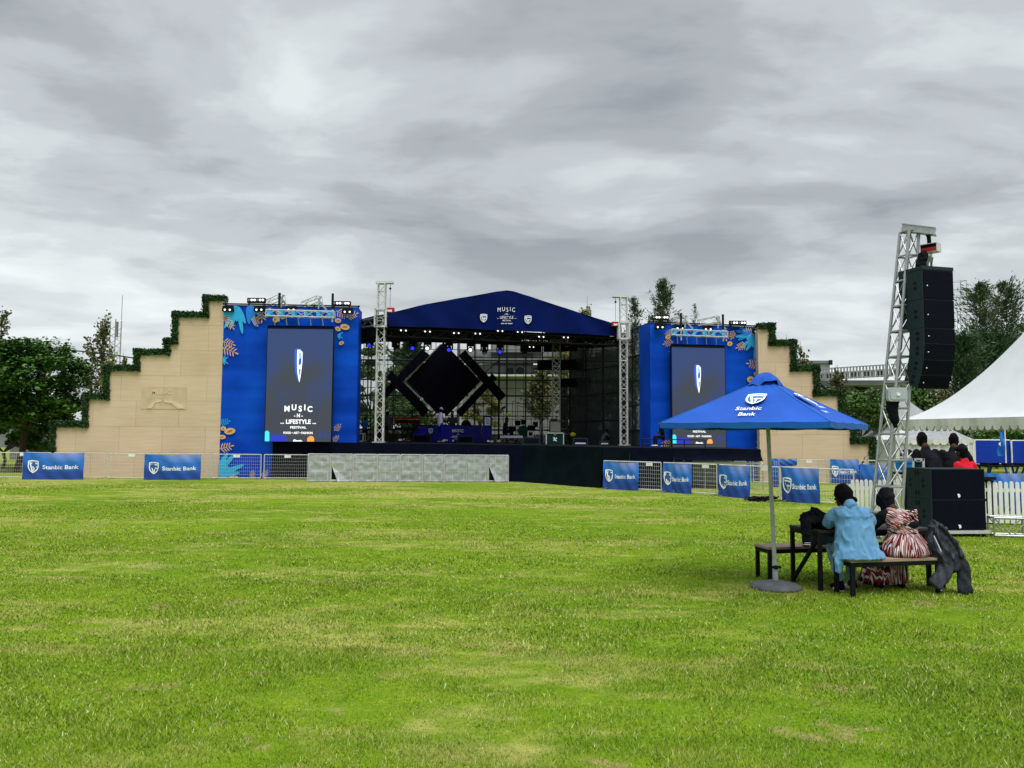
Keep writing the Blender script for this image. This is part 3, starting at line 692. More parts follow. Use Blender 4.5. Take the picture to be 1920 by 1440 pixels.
# --- shared protos for lamps
def lamp_moving(lens='lamp_lens', tilt=0):
    t = thing('moving_head_light', 'lamp', 'stage light'); b = MB(); b.box((0, 0, -.05), (.34, .30, .10), 'black_plastic'); b.build('clamp_base', t)
    y = MB(); y.box((-.15, 0, -.20), (.05, .14, .24), 'black_plastic'); y.box((.15, 0, -.20), (.05, .14, .24), 'black_plastic'); y.box((0, 0, -.12), (.34, .16, .05), 'black_plastic'); y.build('yoke', t)
    h = MB(); d = Vector((0, -math.sin(tilt), -math.cos(tilt))); c = Vector((0, 0, -.27)); h.tube(c - d * .14, c + d * .06, .09, 'black_plastic', 10, .115); h.tube(c + d * .06, c + d * .17, .115, 'black_plastic', 10, .12); ho = h.build('lamp_head', t)
    l = MB(); l.tube(c + d * .172, c + d * .19, .08, lens, 12); l.build('lens', t).parent = ho; return t

def printed_tower(label, A, B, zb, zt, motifs, scr, scr_lab, lamps_lab):
    """A, B ground-plan ends of the printed front (left, right)"""
    A = Vector((*A, 0)); B = Vector((*B, 0)); W = (B - A).length; yaw = math.atan2(B.y - A.y, B.x - A.x); M = (A + B) / 2; c, s = math.cos(yaw), math.sin(yaw)
    t = thing('banner_tower', label, 'banner', (M.x, M.y, zb), yaw)
    f = lambda x, y, o: Vector((A.x + x * c + o * s, A.y + x * s - o * c, zb + y)); H = zt - zb
    b = MB()
    def cl(u, v): return f(u * W, v * H, .014 * math.sin(v * H * 5.3) * math.sin(u * W * 1.9 + 1) - (.02 if abs((v * 8) % 1) < .05 else 0) + (.02 * math.sin(u * 40) if v > .9 else 0))
    b.grid(cl, 36, 48, 'banner_blue')
    for q in ((-.04, 0), (W + .02, 0)): pass
    b.quad(f(-.002, 0, -.02), f(-.002, 0, -1.2), f(-.002, H, -1.2), f(-.002, H, -.02), 'banner_blue')
    b.quad(f(W, 0, -.02), f(W, H, -.02), f(W, H, -1.2), f(W, 0, -1.2), 'banner_blue')
    motifs(b, lambda x, y, o: f(x * W, y * H, o + .06), W, H)
    b.build('printed_cloth', t, smooth=True)
    k = MB()
    for x in np.linspace(0.03, W - .03, 4):
        for o in (-.12, -1.15): k.tube(f(x, 0, o), f(x, H + (.12 if o > -1 else 0), o), .024, 'scaffold_dark', 6)
    for z in (0.3, 2, 4, H + .02):
        for o in (-.12, -1.15): k.tube(f(0, z, o), f(W, z, o), .024, 'scaffold_dark', 6)
    k.tube(f(-.05, H + .06, .02), f(W + .05, H + .06, .02), .03, 'scaffold_dark', 6)
    k.build('scaffold_frame', t)
    return t, f, W, H

def sx(f): return f
def motifs_left(b, f, W, H):
    g = lambda x, y, o: f(x, y, o); q = lambda x, y: (x / W, y / H)
    def F(x, y, o): return f(min(1, max(0, x / W)), min(1, max(0, y / H)), o)
    k = YL / FPX; X = lambda u: (u - 412) * k; Z = lambda v: (897 - v) * k
    motif_fan(b, F, X(438), Z(572), 50 * k, R(195), R(300), 8, wd=.075); motif_fan(b, F, X(455), Z(572), 42 * k, R(270), R(350), 5, 'petal_blue', wd=.09); motif_sprig(b, F, X(468), Z(590), 20 * k, R(-70)); motif_sprig(b, F, X(418), Z(600), 20 * k, R(-50)); motif_oval(b, F, X(522), Z(592), 5 * k, 4 * k, .4); motif_sprig(b, F, X(640), Z(590), 22 * k, R(20)); motif_oval(b, F, X(632), Z(640), 5 * k, 3.5 * k, .4)
    motif_sprig(b, F, X(484), Z(573), 28 * k, R(-93)); motif_oval(b, F, X(497), Z(583), 4.5 * k, 8 * k, 0); motif_oval(b, F, X(513), Z(584), 4 * k, 6 * k, .3); motif_oval(b, F, X(508), Z(597), 5 * k, 6 * k, 0)
    motif_sprig(b, F, X(413), Z(590), 18 * k, R(-60)); motif_sprig(b, F, X(412), Z(640), 22 * k, R(-18)); motif_sprig(b, F, X(412), Z(652), 28 * k, R(-22)); motif_fan(b, F, X(413), Z(676), 12 * k, R(-80), R(80), 5)
    motif_sprig(b, F, X(411), Z(794), 18 * k, R(12), 'petal_cyan'); motif_oval(b, F, X(418), Z(804), 5 * k, 4 * k, 0); motif_oval(b, F, X(430), Z(809), 10 * k, 6 * k, .15); motif_oval(b, F, X(416), Z(820), 7 * k, 4 * k, 0)
    motif_sprig(b, F, X(412), Z(842), 24 * k, R(14)); motif_fan(b, F, X(404), Z(893), 56 * k, R(2), R(82), 6, wd=.08); motif_sprig(b, F, X(472), Z(896), 14 * k, R(80)); motif_sprig(b, F, X(492), Z(896), 16 * k, R(60)); motif_oval(b, F, X(440), Z(894), 8 * k, 2.5 * k, 0)
    motif_sprig(b, F, X(621), Z(578), 24 * k, R(-28)); motif_oval(b, F, X(625), Z(597), 6 * k, 4.5 * k, 0); motif_oval(b, F, X(638), Z(609), 9 * k, 5.5 * k, -.15); motif_oval(b, F, X(625), Z(613), 5.5 * k, 4 * k, -.6)
    motif_fan(b, F, X(624), Z(625), 12 * k, R(-70), R(40), 4); motif_sprig(b, F, X(622), Z(807), 16 * k, R(45)); motif_sprig(b, F, X(620), Z(827), 14 * k, R(45))
def motifs_right(b, f, W, H):
    def F(x, y, o): return f(min(1, max(0, x / W)), min(1, max(0, y / H)), o)
    k = W / 206; X = lambda u: (u - 1218) * k; Z = lambda v: H - (v - 609) * k
    motif_fan(b, F, X(1420), Z(622), 42 * k, R(165), R(268), 7, wd=.08); motif_sprig(b, F, X(1416), Z(620), 22 * k, R(170)); motif_sprig(b, F, X(1424), Z(676), 24 * k, R(175)); motif_fan(b, F, X(1408), Z(620), 30 * k, R(150), R(215), 4, 'petal_blue'); motif_sprig(b, F, X(1398), Z(640), 20 * k, R(200)); motif_oval(b, F, X(1366), Z(640), 5 * k, 4 * k, .4); motif_oval(b, F, X(1250), Z(632), 5 * k, 4 * k, .4)
    motif_oval(b, F, X(1417), Z(692), 6 * k, 4 * k, 0); motif_oval(b, F, X(1405), Z(702), 7 * k, 5.5 * k, .1)
    motif_sprig(b, F, X(1356), Z(614), 20 * k, R(-80)); motif_sprig(b, F, X(1374), Z(616), 16 * k, R(-110)); motif_sprig(b, F, X(1259), Z(622), 14 * k, R(200)); motif_sprig(b, F, X(1260), Z(640), 18 * k, R(195)); motif_fan(b, F, X(1258), Z(659), 8 * k, R(100), R(260), 4)
    motif_fan(b, F, X(1423), Z(816), 12 * k, R(110), R(250), 5); motif_sprig(b, F, X(1424), Z(836), 20 * k, R(165)); motif_sprig(b, F, X(1256), Z(812), 20 * k, R(200)); motif_oval(b, F, X(1252), Z(826), 7 * k, 5 * k, .2)

Apt = P(411, 880, YL); Bpt = P(667, 880, YL + .45)
tl, fl, WL_, HL_ = printed_tower('tall blue printed backdrop left of the stage roof with big cyan petals at its foot', (Apt.x, YL), (Bpt.x, YL + .45), gz(-10, YL), wz(540, 573, YL), motifs_left, None, None, None)
Apr = P(1219, 700, 32.3); Bpr = P(1424, 700, 33.4)
tr_, fr_, WR_, HR_ = printed_tower('blue printed backdrop right of the stage roof, beside the right plywood wall', (Apr.x, 32.3), (Bpr.x, 33.4), gz(8, 32), wz(1219, 606, 32.3), motifs_right, None, None, None)

def led_screen(label, u0, u1, v0, v1, Y, yaw, thick=.14):
    a = P(u0, (v0 + v1) / 2, Y); b_ = P(u1, (v0 + v1) / 2, Y); W = (b_.x - a.x) / math.cos(yaw); z0 = wz((u0 + u1) / 2, v1, Y); z1 = wz((u0 + u1) / 2, v0, Y); cx = (a.x + b_.x) / 2
    c, s = math.cos(yaw), math.sin(yaw); f = lambda x, y, o: Vector((cx + x * c + o * s, Y + x * s - o * c, z0 + y))
    t = thing('led_screen', label, 'screen', (cx, Y, z0), yaw); m = MB(); screen_content(m, f, W, z1 - z0)
    m.build('display', t)
    h = MB(); H = z1 - z0; rot = Matrix.Rotation(yaw, 3, 'Z'); h.box(f(0, H / 2 + .03, -thick / 2 - .012), (W + .06, thick, H + .10), 'black_plastic', rot); h.box(f(0, H + .10, -.06), (W + .02, .10, .07), 'navy_cloth', rot)
    h.build('housing', t); return t, f, W, H
s1, fs1, WS1, HS1 = led_screen('tall LED screen left of the stage with the whole festival title in view', 500, 622, 617, 828, YL - .35, R(2))
s2, fs2, WS2, HS2 = led_screen('tall LED screen right of the stage, its middle hidden by the blue parasol', 1259, 1362, 652, 843, 32.2, R(8))

def header_truss(label, f, W, H, tag_f):
    """aluminium truss the screen hangs from"""
    a, b_ = f(-W / 2 - .05, H + .62, .05), f(W / 2 + .05, H + .58, .05); t = thing('header_truss', label, 'truss', (a + b_) / 2)
    m = MB(); ladder_truss(m, a, b_, .24, .24, .38, 'alu_light', .024); m.build('truss_frame', t)
    n = 5
    for i in range(n):
        k = MB(); x = lerp(-W / 2 + .1, W / 2 - .1, (i + .3) / n); k.tube(f(x, H + .46, .04), f(x + .03, H + .15, .0), .018, 'alu', 5); k.build('hanging_strap', t)
    for x in (-W / 2 + .42, W / 2 - .05): h = MB(); h.tube(f(x, H + .3, -.02), f(x, H + 1.25, -.02), .035, 'alu_light', 6); h.tube(f(x, H + .8, -.02), f(x, H + 1.45, -.02), .05, 'scaffold_dark', 6); h.build('lifting_post', t)
    for i in range(6): g = MB(); x = lerp(-W / 2 + .1, W / 2 - .1, i / 5); g.box(f(x, H + .61, .05), (.13, .26, .25), 'petal_cyan'); g.build('blue_wrap', t)
header_truss('white aluminium truss with blue wraps above the left LED screen', fs1, WS1, HS1, 0)
header_truss('white aluminium truss with blue wraps above the right LED screen', fs2, WS2, HS2, 0)

# crane-like truss brackets sticking up over the towers
def bracket_truss(label, p, d, L_=1.9, group='truss brackets over the blue towers'):
    t = thing('truss_bracket', label, 'truss', p, 0, group); m = MB(); p = Vector(p); d = Vector(d).normalized()
    ladder_truss(m, p, p + d * L_, .26, .26, .4, 'alu_light', .02); m.build('truss_frame', t)
    k = MB(); e = p + d * L_; k.bar(e + Vector((-.12, 0, .05)), e + Vector((.28, 0, -.45)), .07, 'alu'); k.bar(e + Vector((0, 0, .1)), e + Vector((-.05, 0, -.4)), .05, 'steel_galv'); k.build('end_plate', t)
for lab, u, v, Y, du, dv in (('truss bracket above the left LED screen, the nearer to the plywood wall', 500, 571, 31.2, 30, -13), ('truss bracket above the left LED screen, the nearer to the stage roof', 570, 573, 31.3, 30, -12),
                             ('truss bracket above the right LED screen, the nearer to the stage roof', 1262, 604, 32.6, 24, -7), ('truss bracket above the right LED screen, the nearer to the plywood wall', 1310, 606, 32.9, 38, -8)):
    a = P(u, v, Y); e = P(u + du, v + dv, Y - .5); bracket_truss(lab, a, e - a, (e - a).length)

# floodlight bars and twin spots along the tower tops
def blinder_bar(label, p, W=.72, group='floodlight bars on top of the blue towers'):
    t = thing('floodlight_bar', label, 'stage light', p, 0, group); p = Vector(p); m = MB(); m.box(p + Vector((0, 0, .16)), (W, .16, .2), 'black_plastic'); 
    for s in (-1, 1): m.box(p + Vector((s * W * .42, 0, .03)), (.03, .08, .14), 'black_metal')
    m.build('housing', t)
    for i in range(6):
        k = MB(); x = lerp(-W / 2 + .08, W / 2 - .08, i / 5); k.tube(p + Vector((x, -.082, .17)), p + Vector((x, -.10, .17)), .045, 'lamp_white' if i % 3 else 'lamp_lens', 8); k.build('lamp', t)
blinder_bar('floodlight bar over the cyan petals of the left tower', P(481, 571, YL + .1)); blinder_bar('floodlight bar at the stage end of the left tower', P(641, 577, YL + .4))
blinder_bar('dark floodlight bar at the stage end of the right tower', P(1238, 603, 32.4)); blinder_bar('floodlight bar beside the right plywood wall top', P(1383, 613, 33.0))
tw = thing('twin_spotlight', 'x', 'stage light', (0, 0, 0), 0, 'twin spotlights along the tower tops'); m = MB(); m.box((0, 0, -.05), (.42, .12, .10), 'black_plastic'); m.box((0, 0, -.16), (.44, .16, .12), 'black_plastic'); m.build('housing', tw)
for s in (-1, 1): k = MB(); k.tube((s * .1, -.082, -.16), (s * .1, -.10, -.16), .036, 'lamp_white', 10); k.build('lens', tw)
spots = [(428, 574, YL - .1, 'twin spotlight at the plywood wall end of the left tower'), (487, 574, YL - .1, 'twin spotlight under the floodlight bar above the tan leaf, left tower'), (547, 574, YL - .1, 'twin spotlight above the middle of the left LED screen'), (652, 578, YL + .2, 'twin spotlight nearest the stage roof on the left tower'),
         (1237, 607, 32.2, 'twin spotlight at the stage end of the right tower'), (1274, 609, 32.3, 'twin spotlight above the left edge of the right LED screen'), (1327, 611, 32.6, 'twin spotlight above the right half of the right LED screen'), (1420, 615, 33.2, 'twin spotlight beside the plywood wall on the right tower')]
for i, (u, v, Y, lab) in enumerate(spots): o = tw if i == 0 else copy_tree(tw); place(o, P(u, v, Y), 0, lab)

# ================================================================ stage deck and skirt
def dk(x): return 1.452 - .0085 * x
pts_front = [P(512, 828, 30.9), P(940, 833, 31.0), P(985, 834.5, 30.6), P(1130, 837, 27.4), P(1180, 838, 27.2), P(1425, 843, 27.2)]
FR = [(p.x, p.y) for p in pts_front]
st_ = thing('stage', 'low black stage platform with dark cloth skirt, wide across the field', 'stage', (0, 31, 0))
m = MB(); back = [(FR[-1][0] + .1, 31.8), (7.6, 33.5), (5.2, 41.5), (-8.5, 41.0), (-9.2, 32.5)]
top = [Vector((x, y, dk(x))) for x, y in FR + back]; n = len(top)
m.poly(top, 'black_cloth'); m.poly([p - Vector((0, 0, .12)) for p in reversed(top)], 'black_cloth')
for i in range(n): j = (i + 1) % n; m.quad(top[i], top[i] - Vector((0, 0, .12)), top[j] - Vector((0, 0, .12)), top[j], 'black_metal')
m.build('deck', st_)
def skirt(mb, pts, zt, zb, mt, amp=.03):
    L_ = 0
    for (x0, y0), (x1, y1) in zip(pts[:-1], pts[1:]):
        d = Vector((x1 - x0, y1 - y0, 0)); W = d.length; nn = Vector((d.y, -d.x, 0)).normalized(); k = max(4, int(W * 8))
        def fn(u, v, x0=x0, y0=y0, d=d, nn=nn, L_=L_, W=W):
            x = x0 + d.x * u; y = y0 + d.y * u; s = L_ + W * u; zb_ = zb(x, y)
            return Vector((x, y, lerp(zb_, zt(x) - .01, v))) + nn * (.03 + amp * (1 - v * .7) * (math.sin(s * 3.1) + .5 * math.sin(s * 9.7 + v * 2)) + (.10 * (1 - v) ** 3))
        mb.grid(fn, k, 6, mt); L_ += W
m = MB(); skirt(m, [(FR[0][0], 32.5)] + FR[:3], dk, lambda x, y: gz(x, y) - .01, 'navy_cloth'); skirt(m, FR[2:5], dk, lambda x, y: gz(x, y) - .01, 'skirt_cloth'); m.build('front_skirt', st_, True)
m = MB(); e5 = (lerp(FR[4][0], FR[5][0], .33), 27.2)
skirt(m, [FR[4], e5], dk, lambda x, y: gz(x, y) - .01, 'navy_cloth')
skirt(m, [e5, FR[5], (FR[5][0] + .1, 31.8)], dk, lambda x, y: dk(x) - .42, 'navy_cloth', .02); m.build('side_fascia', st_, True)
m = MB()
for x in np.linspace(e5[0] + .5, FR[5][0] - .3, 4):
    for y in (27.7, 29.5, 31.3): m.tube((x, y, gz(x, y)), (x, y, dk(x) - .12), .03, 'steel_galv', 6)
m.build('platform_legs', st_)
m = MB()   # low black hand rail along the rear of the apron
for x0, x1, y in ((5.0, 7.4, 29.5),):
    for z in (.12, .30): m.tube((x0, y, dk(x0) + z), (x1, y, dk(x1) + z), .02, 'black_metal', 5)
    for i in range(4): x = lerp(x0, x1, i / 3); m.tube((x, y, dk(x)), (x, y, dk(x) + .3), .02, 'black_metal', 5)
m.build('low_rail', st_)

# ================================================================ masts and roof
def mast(label, u, vb, vt, Y, arm, w=.30, roofv=None, group='truss masts carrying the stage roof', sleeve=True, m_='alu_light', chain=True):
    p = P(u, vb, Y); zb = dk(p.x); zt = wz(u, vt, Y); t = thing('truss_mast', label, 'mast', (p.x, Y, zb), 0, group)
    m = MB(); ladder_truss(m, (p.x, Y, zb), (p.x, Y, zt), w, w, .32, m_, .026, up=Vector((0, 1, 0))); m.box((p.x, Y, zb + .03), (.5, .5, .05), 'steel_galv'); m.build('mast_truss', t)
    k = MB(); k.box((p.x + arm * .12, Y, zt + .05), (w + .42, w * .9, .09), m_); k.build('top_beam', t)
    if sleeve:
        zs = wz(u, roofv, Y); s_ = MB()
        for z in (-.36, .36):
            for a, b_ in (((-1, -1), (1, -1)), ((1, -1), (1, 1)), ((1, 1), (-1, 1)), ((-1, 1), (-1, -1))):
                s_.bar((p.x + a[0] * w * .75, Y + a[1] * w * .75, zs + z), (p.x + b_[0] * w * .75, Y + b_[1] * w * .75, zs + z), .07, m_)
        for a, b_ in ((-1, -1), (1, -1), (1, 1), (-1, 1)): s_.bar((p.x + a * w * .75, Y + b_ * w * .75, zs - .36), (p.x + a * w * .75, Y + b_ * w * .75, zs + .36), .07, m_)
        s_.build('sleeve_block', t)
    if chain:
        xh = p.x + arm * (w / 2 + .2); zh = wz(u, vt + 50, Y); c = MB(); c.tube((xh, Y, zt), (xh, Y, zh + .15), .014, 'steel_galv', 5); c.ball((xh, Y, zt - .2), .05, 'black_metal'); c.build('hoist_chain', t)
        h = MB(); h.box((xh, Y, zh), (.36, .22, .2), 'red_paint'); h.box((xh, Y - .115, zh - .03), (.2, .01, .08), 'white_paint'); h.build('hoist_motor', t)
    return p
ML = mast('tall silver truss mast at the left front corner of the stage roof', 711, 830, 532, 31.5, 1, roofv=597)
MR = mast('tall silver truss mast at the right front corner of the stage roof', 1170, 830, 558, 34.0, -1, roofv=621)
mast('shorter silver truss mast at the back of the stage behind the grey amplifier', 1043, 792, 640, 37.5, 1, w=.36, group='truss masts carrying the stage roof', sleeve=False, m_='alu', chain=False)

YA, YB = 31.2, 34.3      # front plane of the roof cloth from left to right
def rf(u, v): t = (u - 712) / (1165 - 712); return P(u, v, lerp(YA, YB, t))
ro = thing('stage_canopy', 'wide dark blue gabled stage roof with white festival title on its front', 'stage roof', (0, 36, 6.2))
m = MB()
topl = [(725, 588), (800, 570), (870, 557.5), (930, 547), (950, 544.3), (963, 546), (1000, 558), (1075, 582.5), (1120, 597), (1152, 607), (1166, 617)]
botl = [(725, 612), (800, 613.5), (870, 616), (930, 619), (950, 619.6), (966, 620.3), (1000, 622), (1075, 625.5), (1120, 628), (1155, 631), (1166, 631)]
NV = 8
def gable(u_, v_):
    i = u_ * (len(topl) - 1); k = min(int(i), len(topl) - 2); f_ = i - k
    a = Vector((lerp(topl[k][0], topl[k + 1][0], f_), lerp(topl[k][1], topl[k + 1][1], f_), 0)); b_ = Vector((lerp(botl[k][0], botl[k + 1][0], f_), lerp(botl[k][1], botl[k + 1][1], f_), 0)); q = b_.lerp(a, v_); p = rf(q.x, q.y)
    p.y += .04 * math.sin(q.x * .09 + v_ * 3) ; return p
m.grid(gable, 50, NV, 'roof_blue')
kk = 31.9 / FPX
def ff(x, y, o): u = 950 + x; p = rf(u, 585 - y); return p - Vector((0, o + .05, 0))
for s_, x, y in (('M', -14, 0), ('U', -5.8, 1.2), ('S', 1.3, 0), ('I', 6.8, 1.2), ('C', 12.8, 0)): text(m, ff, s_, x, y, 8.0, 'white_print', .02, bold=.0, sx=.80)
text(m, ff, '- N -', 0, -6, 3.4, 'white_print', .02); text(m, ff, '... LIFESTYLE ...', 0, -13, 5.2, 'white_print', .02, width=36, bold=.0); text(m, ff, 'FESTIVAL', 0, -17.5, 2.4, 'white_print', .02, width=16); text(m, ff, 'FOOD \u2022 ART \u2022 FASHION', 0, -23, 2.0, 'white_print', .02, width=21, bold=.03)
mat('logo_blue', (.03, .10, .32), .6, 0, .05)
shield(m, ff, -43, -12, 16, 'white_print', 'logo_blue', .02); shield(m, ff, 40, -15, 16, 'white_print', 'logo_blue', .02)
m.build('front_gable_cloth', ro, True)
# roof slopes and dark ceiling running back
e2 = Vector((-.20, .98, 0)); DB = 6.6
def backp(u_, v_): p = rf(u_, v_); return p + e2 * DB
m = MB()
for (a, b_) in zip(topl[:-1], topl[1:]):
    p, q = rf(*a), rf(*b_); m.quad(p, q, q + e2 * DB, p + e2 * DB, 'roof_blue')
m.build('roof_slopes', ro, True)
m = MB(); zc = .02
cl = [rf(725, 612), rf(950, 619.6), rf(1166, 631)]
m.quad(cl[0] + Vector((0, .15, 0)), cl[1] + Vector((0, .15, 0)), cl[1] + e2 * DB + Vector((0, 0, .62)), cl[0] + e2 * DB + Vector((0, 0, .62)), 'black_cloth'); m.quad(cl[1] + Vector((0, .15, 0)), cl[2] + Vector((0, .15, 0)), cl[2] + e2 * DB + Vector((0, 0, .5)), cl[1] + e2 * DB + Vector((0, 0, .62)), 'black_cloth')
m.build('dark_ceiling', ro)
m = MB()
for d_, zz in ((.35, -.22), (2.4, .05), (4.4, .24), (6.3, .40)):
    a = cl[0] + e2 * d_ + Vector((0, 0, zz)); b_ = cl[2] + e2 * d_ + Vector((0, 0, zz)); ladder_truss(m, a, b_, .32, .32, .5, 'black_metal', .03)
for x in (0, .33, .66, 1):
    a = cl[0].lerp(cl[2], x) + Vector((0, .2, -.22)); ladder_truss(m, a, a + e2 * 6 + Vector((0, 0, .55)), .3, .3, .6, 'black_metal', .03)
m.build('roof_truss', ro)
m = MB()   # black border cloth behind the front truss
a = cl[0] + Vector((-.3, .5, 0)); b_ = cl[1] + Vector((.6, .5, 0)); m.grid(lambda u, v: a.lerp(b_, u) + Vector((0, .05 * math.sin(u * 40), lerp(-.46, .30, v))), 40, 3, 'black_cloth'); m.build('black_border', ro)
# grey tarpaulin awning over the left eave
m = MB(); p0 = P(724, 590, 31.4); p1 = P(703, 592, 31.6); p2 = P(662, 603, 32.6); q0 = P(724, 604, 31.4); q1 = P(703, 602, 31.6); q2 = P(662, 616, 32.6)
aw = [P(u, v, Y) for u, v, Y in ((726, 588.5, 31.4), (703, 591.5, 31.2), (686, 596, 31.8), (668, 601, 32.5), (655, 606, 33.2))]; ab = [P(u, v, Y) for u, v, Y in ((726, 594, 31.2), (703, 596.5, 31.5), (686, 602, 32.0), (668, 607, 32.7), (655, 612, 33.4))]
for i in range(4): m.quad(ab[i], ab[i + 1], aw[i + 1], aw[i], 'roof_grey'); m.quad(aw[i], aw[i + 1], aw[i + 1] + e2 * 7, aw[i] + e2 * 7, 'roof_grey')
m.build('grey_side_tarpaulin', ro)
m = MB(); ladder_truss(m, P(712, 603, 31.2), P(655, 613, 33.2), .25, .30, .35, 'alu', .025); m.build('side_eave_truss', ro)
m = MB(); a = P(655, 613, 33.2); b_ = P(712, 604, 31.3); c_ = b_ + e2 * 7; d_ = a + e2 * 7; m.quad(a, b_, c_, d_, 'black_cloth'); m.quad(a - Vector((0, 0, .45)), b_ - Vector((0, 0, .55)), b_, a, 'black_cloth'); m.build('side_border', ro)

# ================================================================ black LED frame and bars at the back of the stage
YD = 40.0
def slab(mb, pts, Y, th, mt):
    a = [P(u, v, Y) for u, v in pts]; b_ = [p + Vector((0, th, 0)) for p in a]; n = len(a); mb.add(a + b_, [tuple(range(n - 1, -1, -1)), tuple(range(n, 2 * n))] + [(i, (i + 1) % n, n + (i + 1) % n, n + i) for i in range(n)], mt)
def cp(x, y): return (x / 3.6 + 660, y / 3.6 + 520)
t = thing('diamond_led_wall', 'big black diamond shaped LED wall standing dark at the back of the stage', 'LED wall', P(831, 790, YD)); m = MB()
slab(m, [cp(617, 437), cp(868, 700), cp(640, 935), cp(585, 935), cp(372, 700)], YD, .15, 'led_black'); m.build('panel_face', t)
m = MB()
for a, b_ in ((cp(352, 705), cp(545, 898)), (cp(352, 705), cp(600, 452)), (cp(884, 705), cp(665, 930)), (cp(884, 705), cp(725, 535))): m.bar(P(*a, YD + .02), P(*b_, YD + .02), .10, 'alu', .06)
m.build('edge_frame', t)
for lab, pts in (('slanting black LED bar rising from the left mast to the diamond', [(205, 775), (475, 485), (522, 522), (205, 835)]), ('black LED bar falling from the left corner of the diamond to the keyboards', [(268, 630), (522, 895), (482, 942), (230, 672)]),
                 ('black LED bar falling from the top right of the diamond', [(762, 492), (1042, 797), (996, 838), (718, 528)]), ('slanting black LED bar at the lower right edge of the diamond', [(948, 650), (980, 680), (736, 942), (703, 905)])):
    t = thing('led_bar', lab, 'LED bar', P(*cp(*pts[0]), YD), 0, 'black LED bars crossing at the diamond corners'); m = MB(); slab(m, [cp(*q) for q in pts], YD - (.2 if 'lower' in lab or 'rising' in lab else .42), .14, 'led_black'); m.build('panel_face', t)
    k = MB(); a = P(*cp(*pts[0]), YD); b_ = P(*cp(*pts[2]), YD); k.bar(a + Vector((0, .02, 0)), b_ + Vector((0, .02, 0)), .08, 'scaffold_dark'); k.build('rear_rail', t)
def cq(x, y): return (x / 3.43 + 900, y / 3.43 + 520)
for lab, pts in (('short dark blue LED panel under the roof right of the diamond', [(258, 425), (395, 428), (395, 480), (258, 478)]), ('second short dark blue LED panel under the roof, crossed by the rear mast', [(410, 425), (625, 425), (625, 475), (410, 480)]),
                 ('wide dark blue LED panel below the lamps, crossed by the rear mast', [(368, 535), (668, 532), (665, 598), (368, 595)]), ('lowest dark blue LED panel right of the rear mast', [(515, 655), (718, 648), (716, 706), (515, 706)])):
    t = thing('led_strip_panel', lab, 'LED panel', P(*cq(*pts[0]), 40.1), 0, 'small LED panels at the right of the stage'); m = MB(); slab(m, [cq(*q) for q in pts], 40.1, .1, 'navy_cloth'); m.build('panel_face', t)
    k = MB(); a = P(*cq(*pts[0]), 40.25); b_ = P(*cq(*pts[1]), 40.25); k.bar(a, b_, .07, 'scaffold_dark'); k.build('rear_rail', t)

# ================================================================ scaffolding and scrim behind and beside the stage
YS = 41.0
sc_ = thing('scaffold_wall', 'tall dark scaffolding grid with black scrim closing the back of the stage', 'scaffolding', (0, YS, 0))
xs_ = [P(u, 700, YS).x for u in (663, 690, 738, 775, 830, 858, 890, 935, 950, 986, 1017, 1052, 1068, 1094, 1132, 1165)]
zs_ = [wz(900, v, YS) for v in (806, 780, 742, 712, 676, 640)]
m = MB()
for x in xs_: m.tube((x, YS, -.1), (x, YS, wz(900, 612, YS)), .035, 'scaffold_dark', 6); m.tube((x, YS + .9, -.1), (x, YS + .9, wz(900, 612, YS)), .03, 'scaffold_dark', 6) if xs_.index(x) % 2 else None
for z in zs_: m.tube((xs_[0], YS - .04, z), (xs_[-1], YS - .04, z), .045 if z in zs_[::2] else .03, 'scaffold_dark', 6)
for x in np.linspace(xs_[0], xs_[-1], 34): m.tube((x, YS + .5, -.1), (x, YS + .5, 7.0), .022, 'scaffold_dark', 4)
for z in np.linspace(1.9, 6.9, 13): m.tube((xs_[0], YS + .5, z), (xs_[-1], YS + .5, z), .022, 'scaffold_dark', 4)
for i in (1, 5, 9): m.tube((xs_[i], YS + .05, zs_[2]), (xs_[i + 2], YS + .05, zs_[4]), .025, 'scaffold_dark', 5)
m.build('scaffold_grid', sc_)
m = MB(); m.quad((xs_[0], YS + .1, 0), (xs_[4] + .4, YS + .1, 0), (xs_[4] + .4, YS + .1, zs_[4]), (xs_[0], YS + .1, zs_[4] + .2), 'scrim_light'); m.quad((xs_[4] + .4, YS + .1, 0), (xs_[11], YS + .1, 0), (xs_[11], YS + .1, zs_[5]), (xs_[4] + .4, YS + .1, zs_[5]), 'scrim_thin'); m.build('thin_scrim', sc_)
m = MB(); m.quad((xs_[11], YS + .1, 0), (xs_[15] + .3, YS + .1, 0), (xs_[15] + .3, YS + .1, zs_[3]), (xs_[11], YS + .1, zs_[3]), 'scrim_dense'); m.quad((xs_[12], YS + .1, zs_[3]), (xs_[15] + .3, YS + .1, zs_[3]), (xs_[15] + .3, YS + .1, 7.2), (xs_[12], YS + .1, 7.2), 'scrim_black')
m.quad((xs_[0], YS + .12, 0), (xs_[15], YS + .12, 0), (xs_[15], YS + .12, 1.9), (xs_[0], YS + .12, 1.9), 'scrim_dense'); m.build('dense_scrim', sc_)
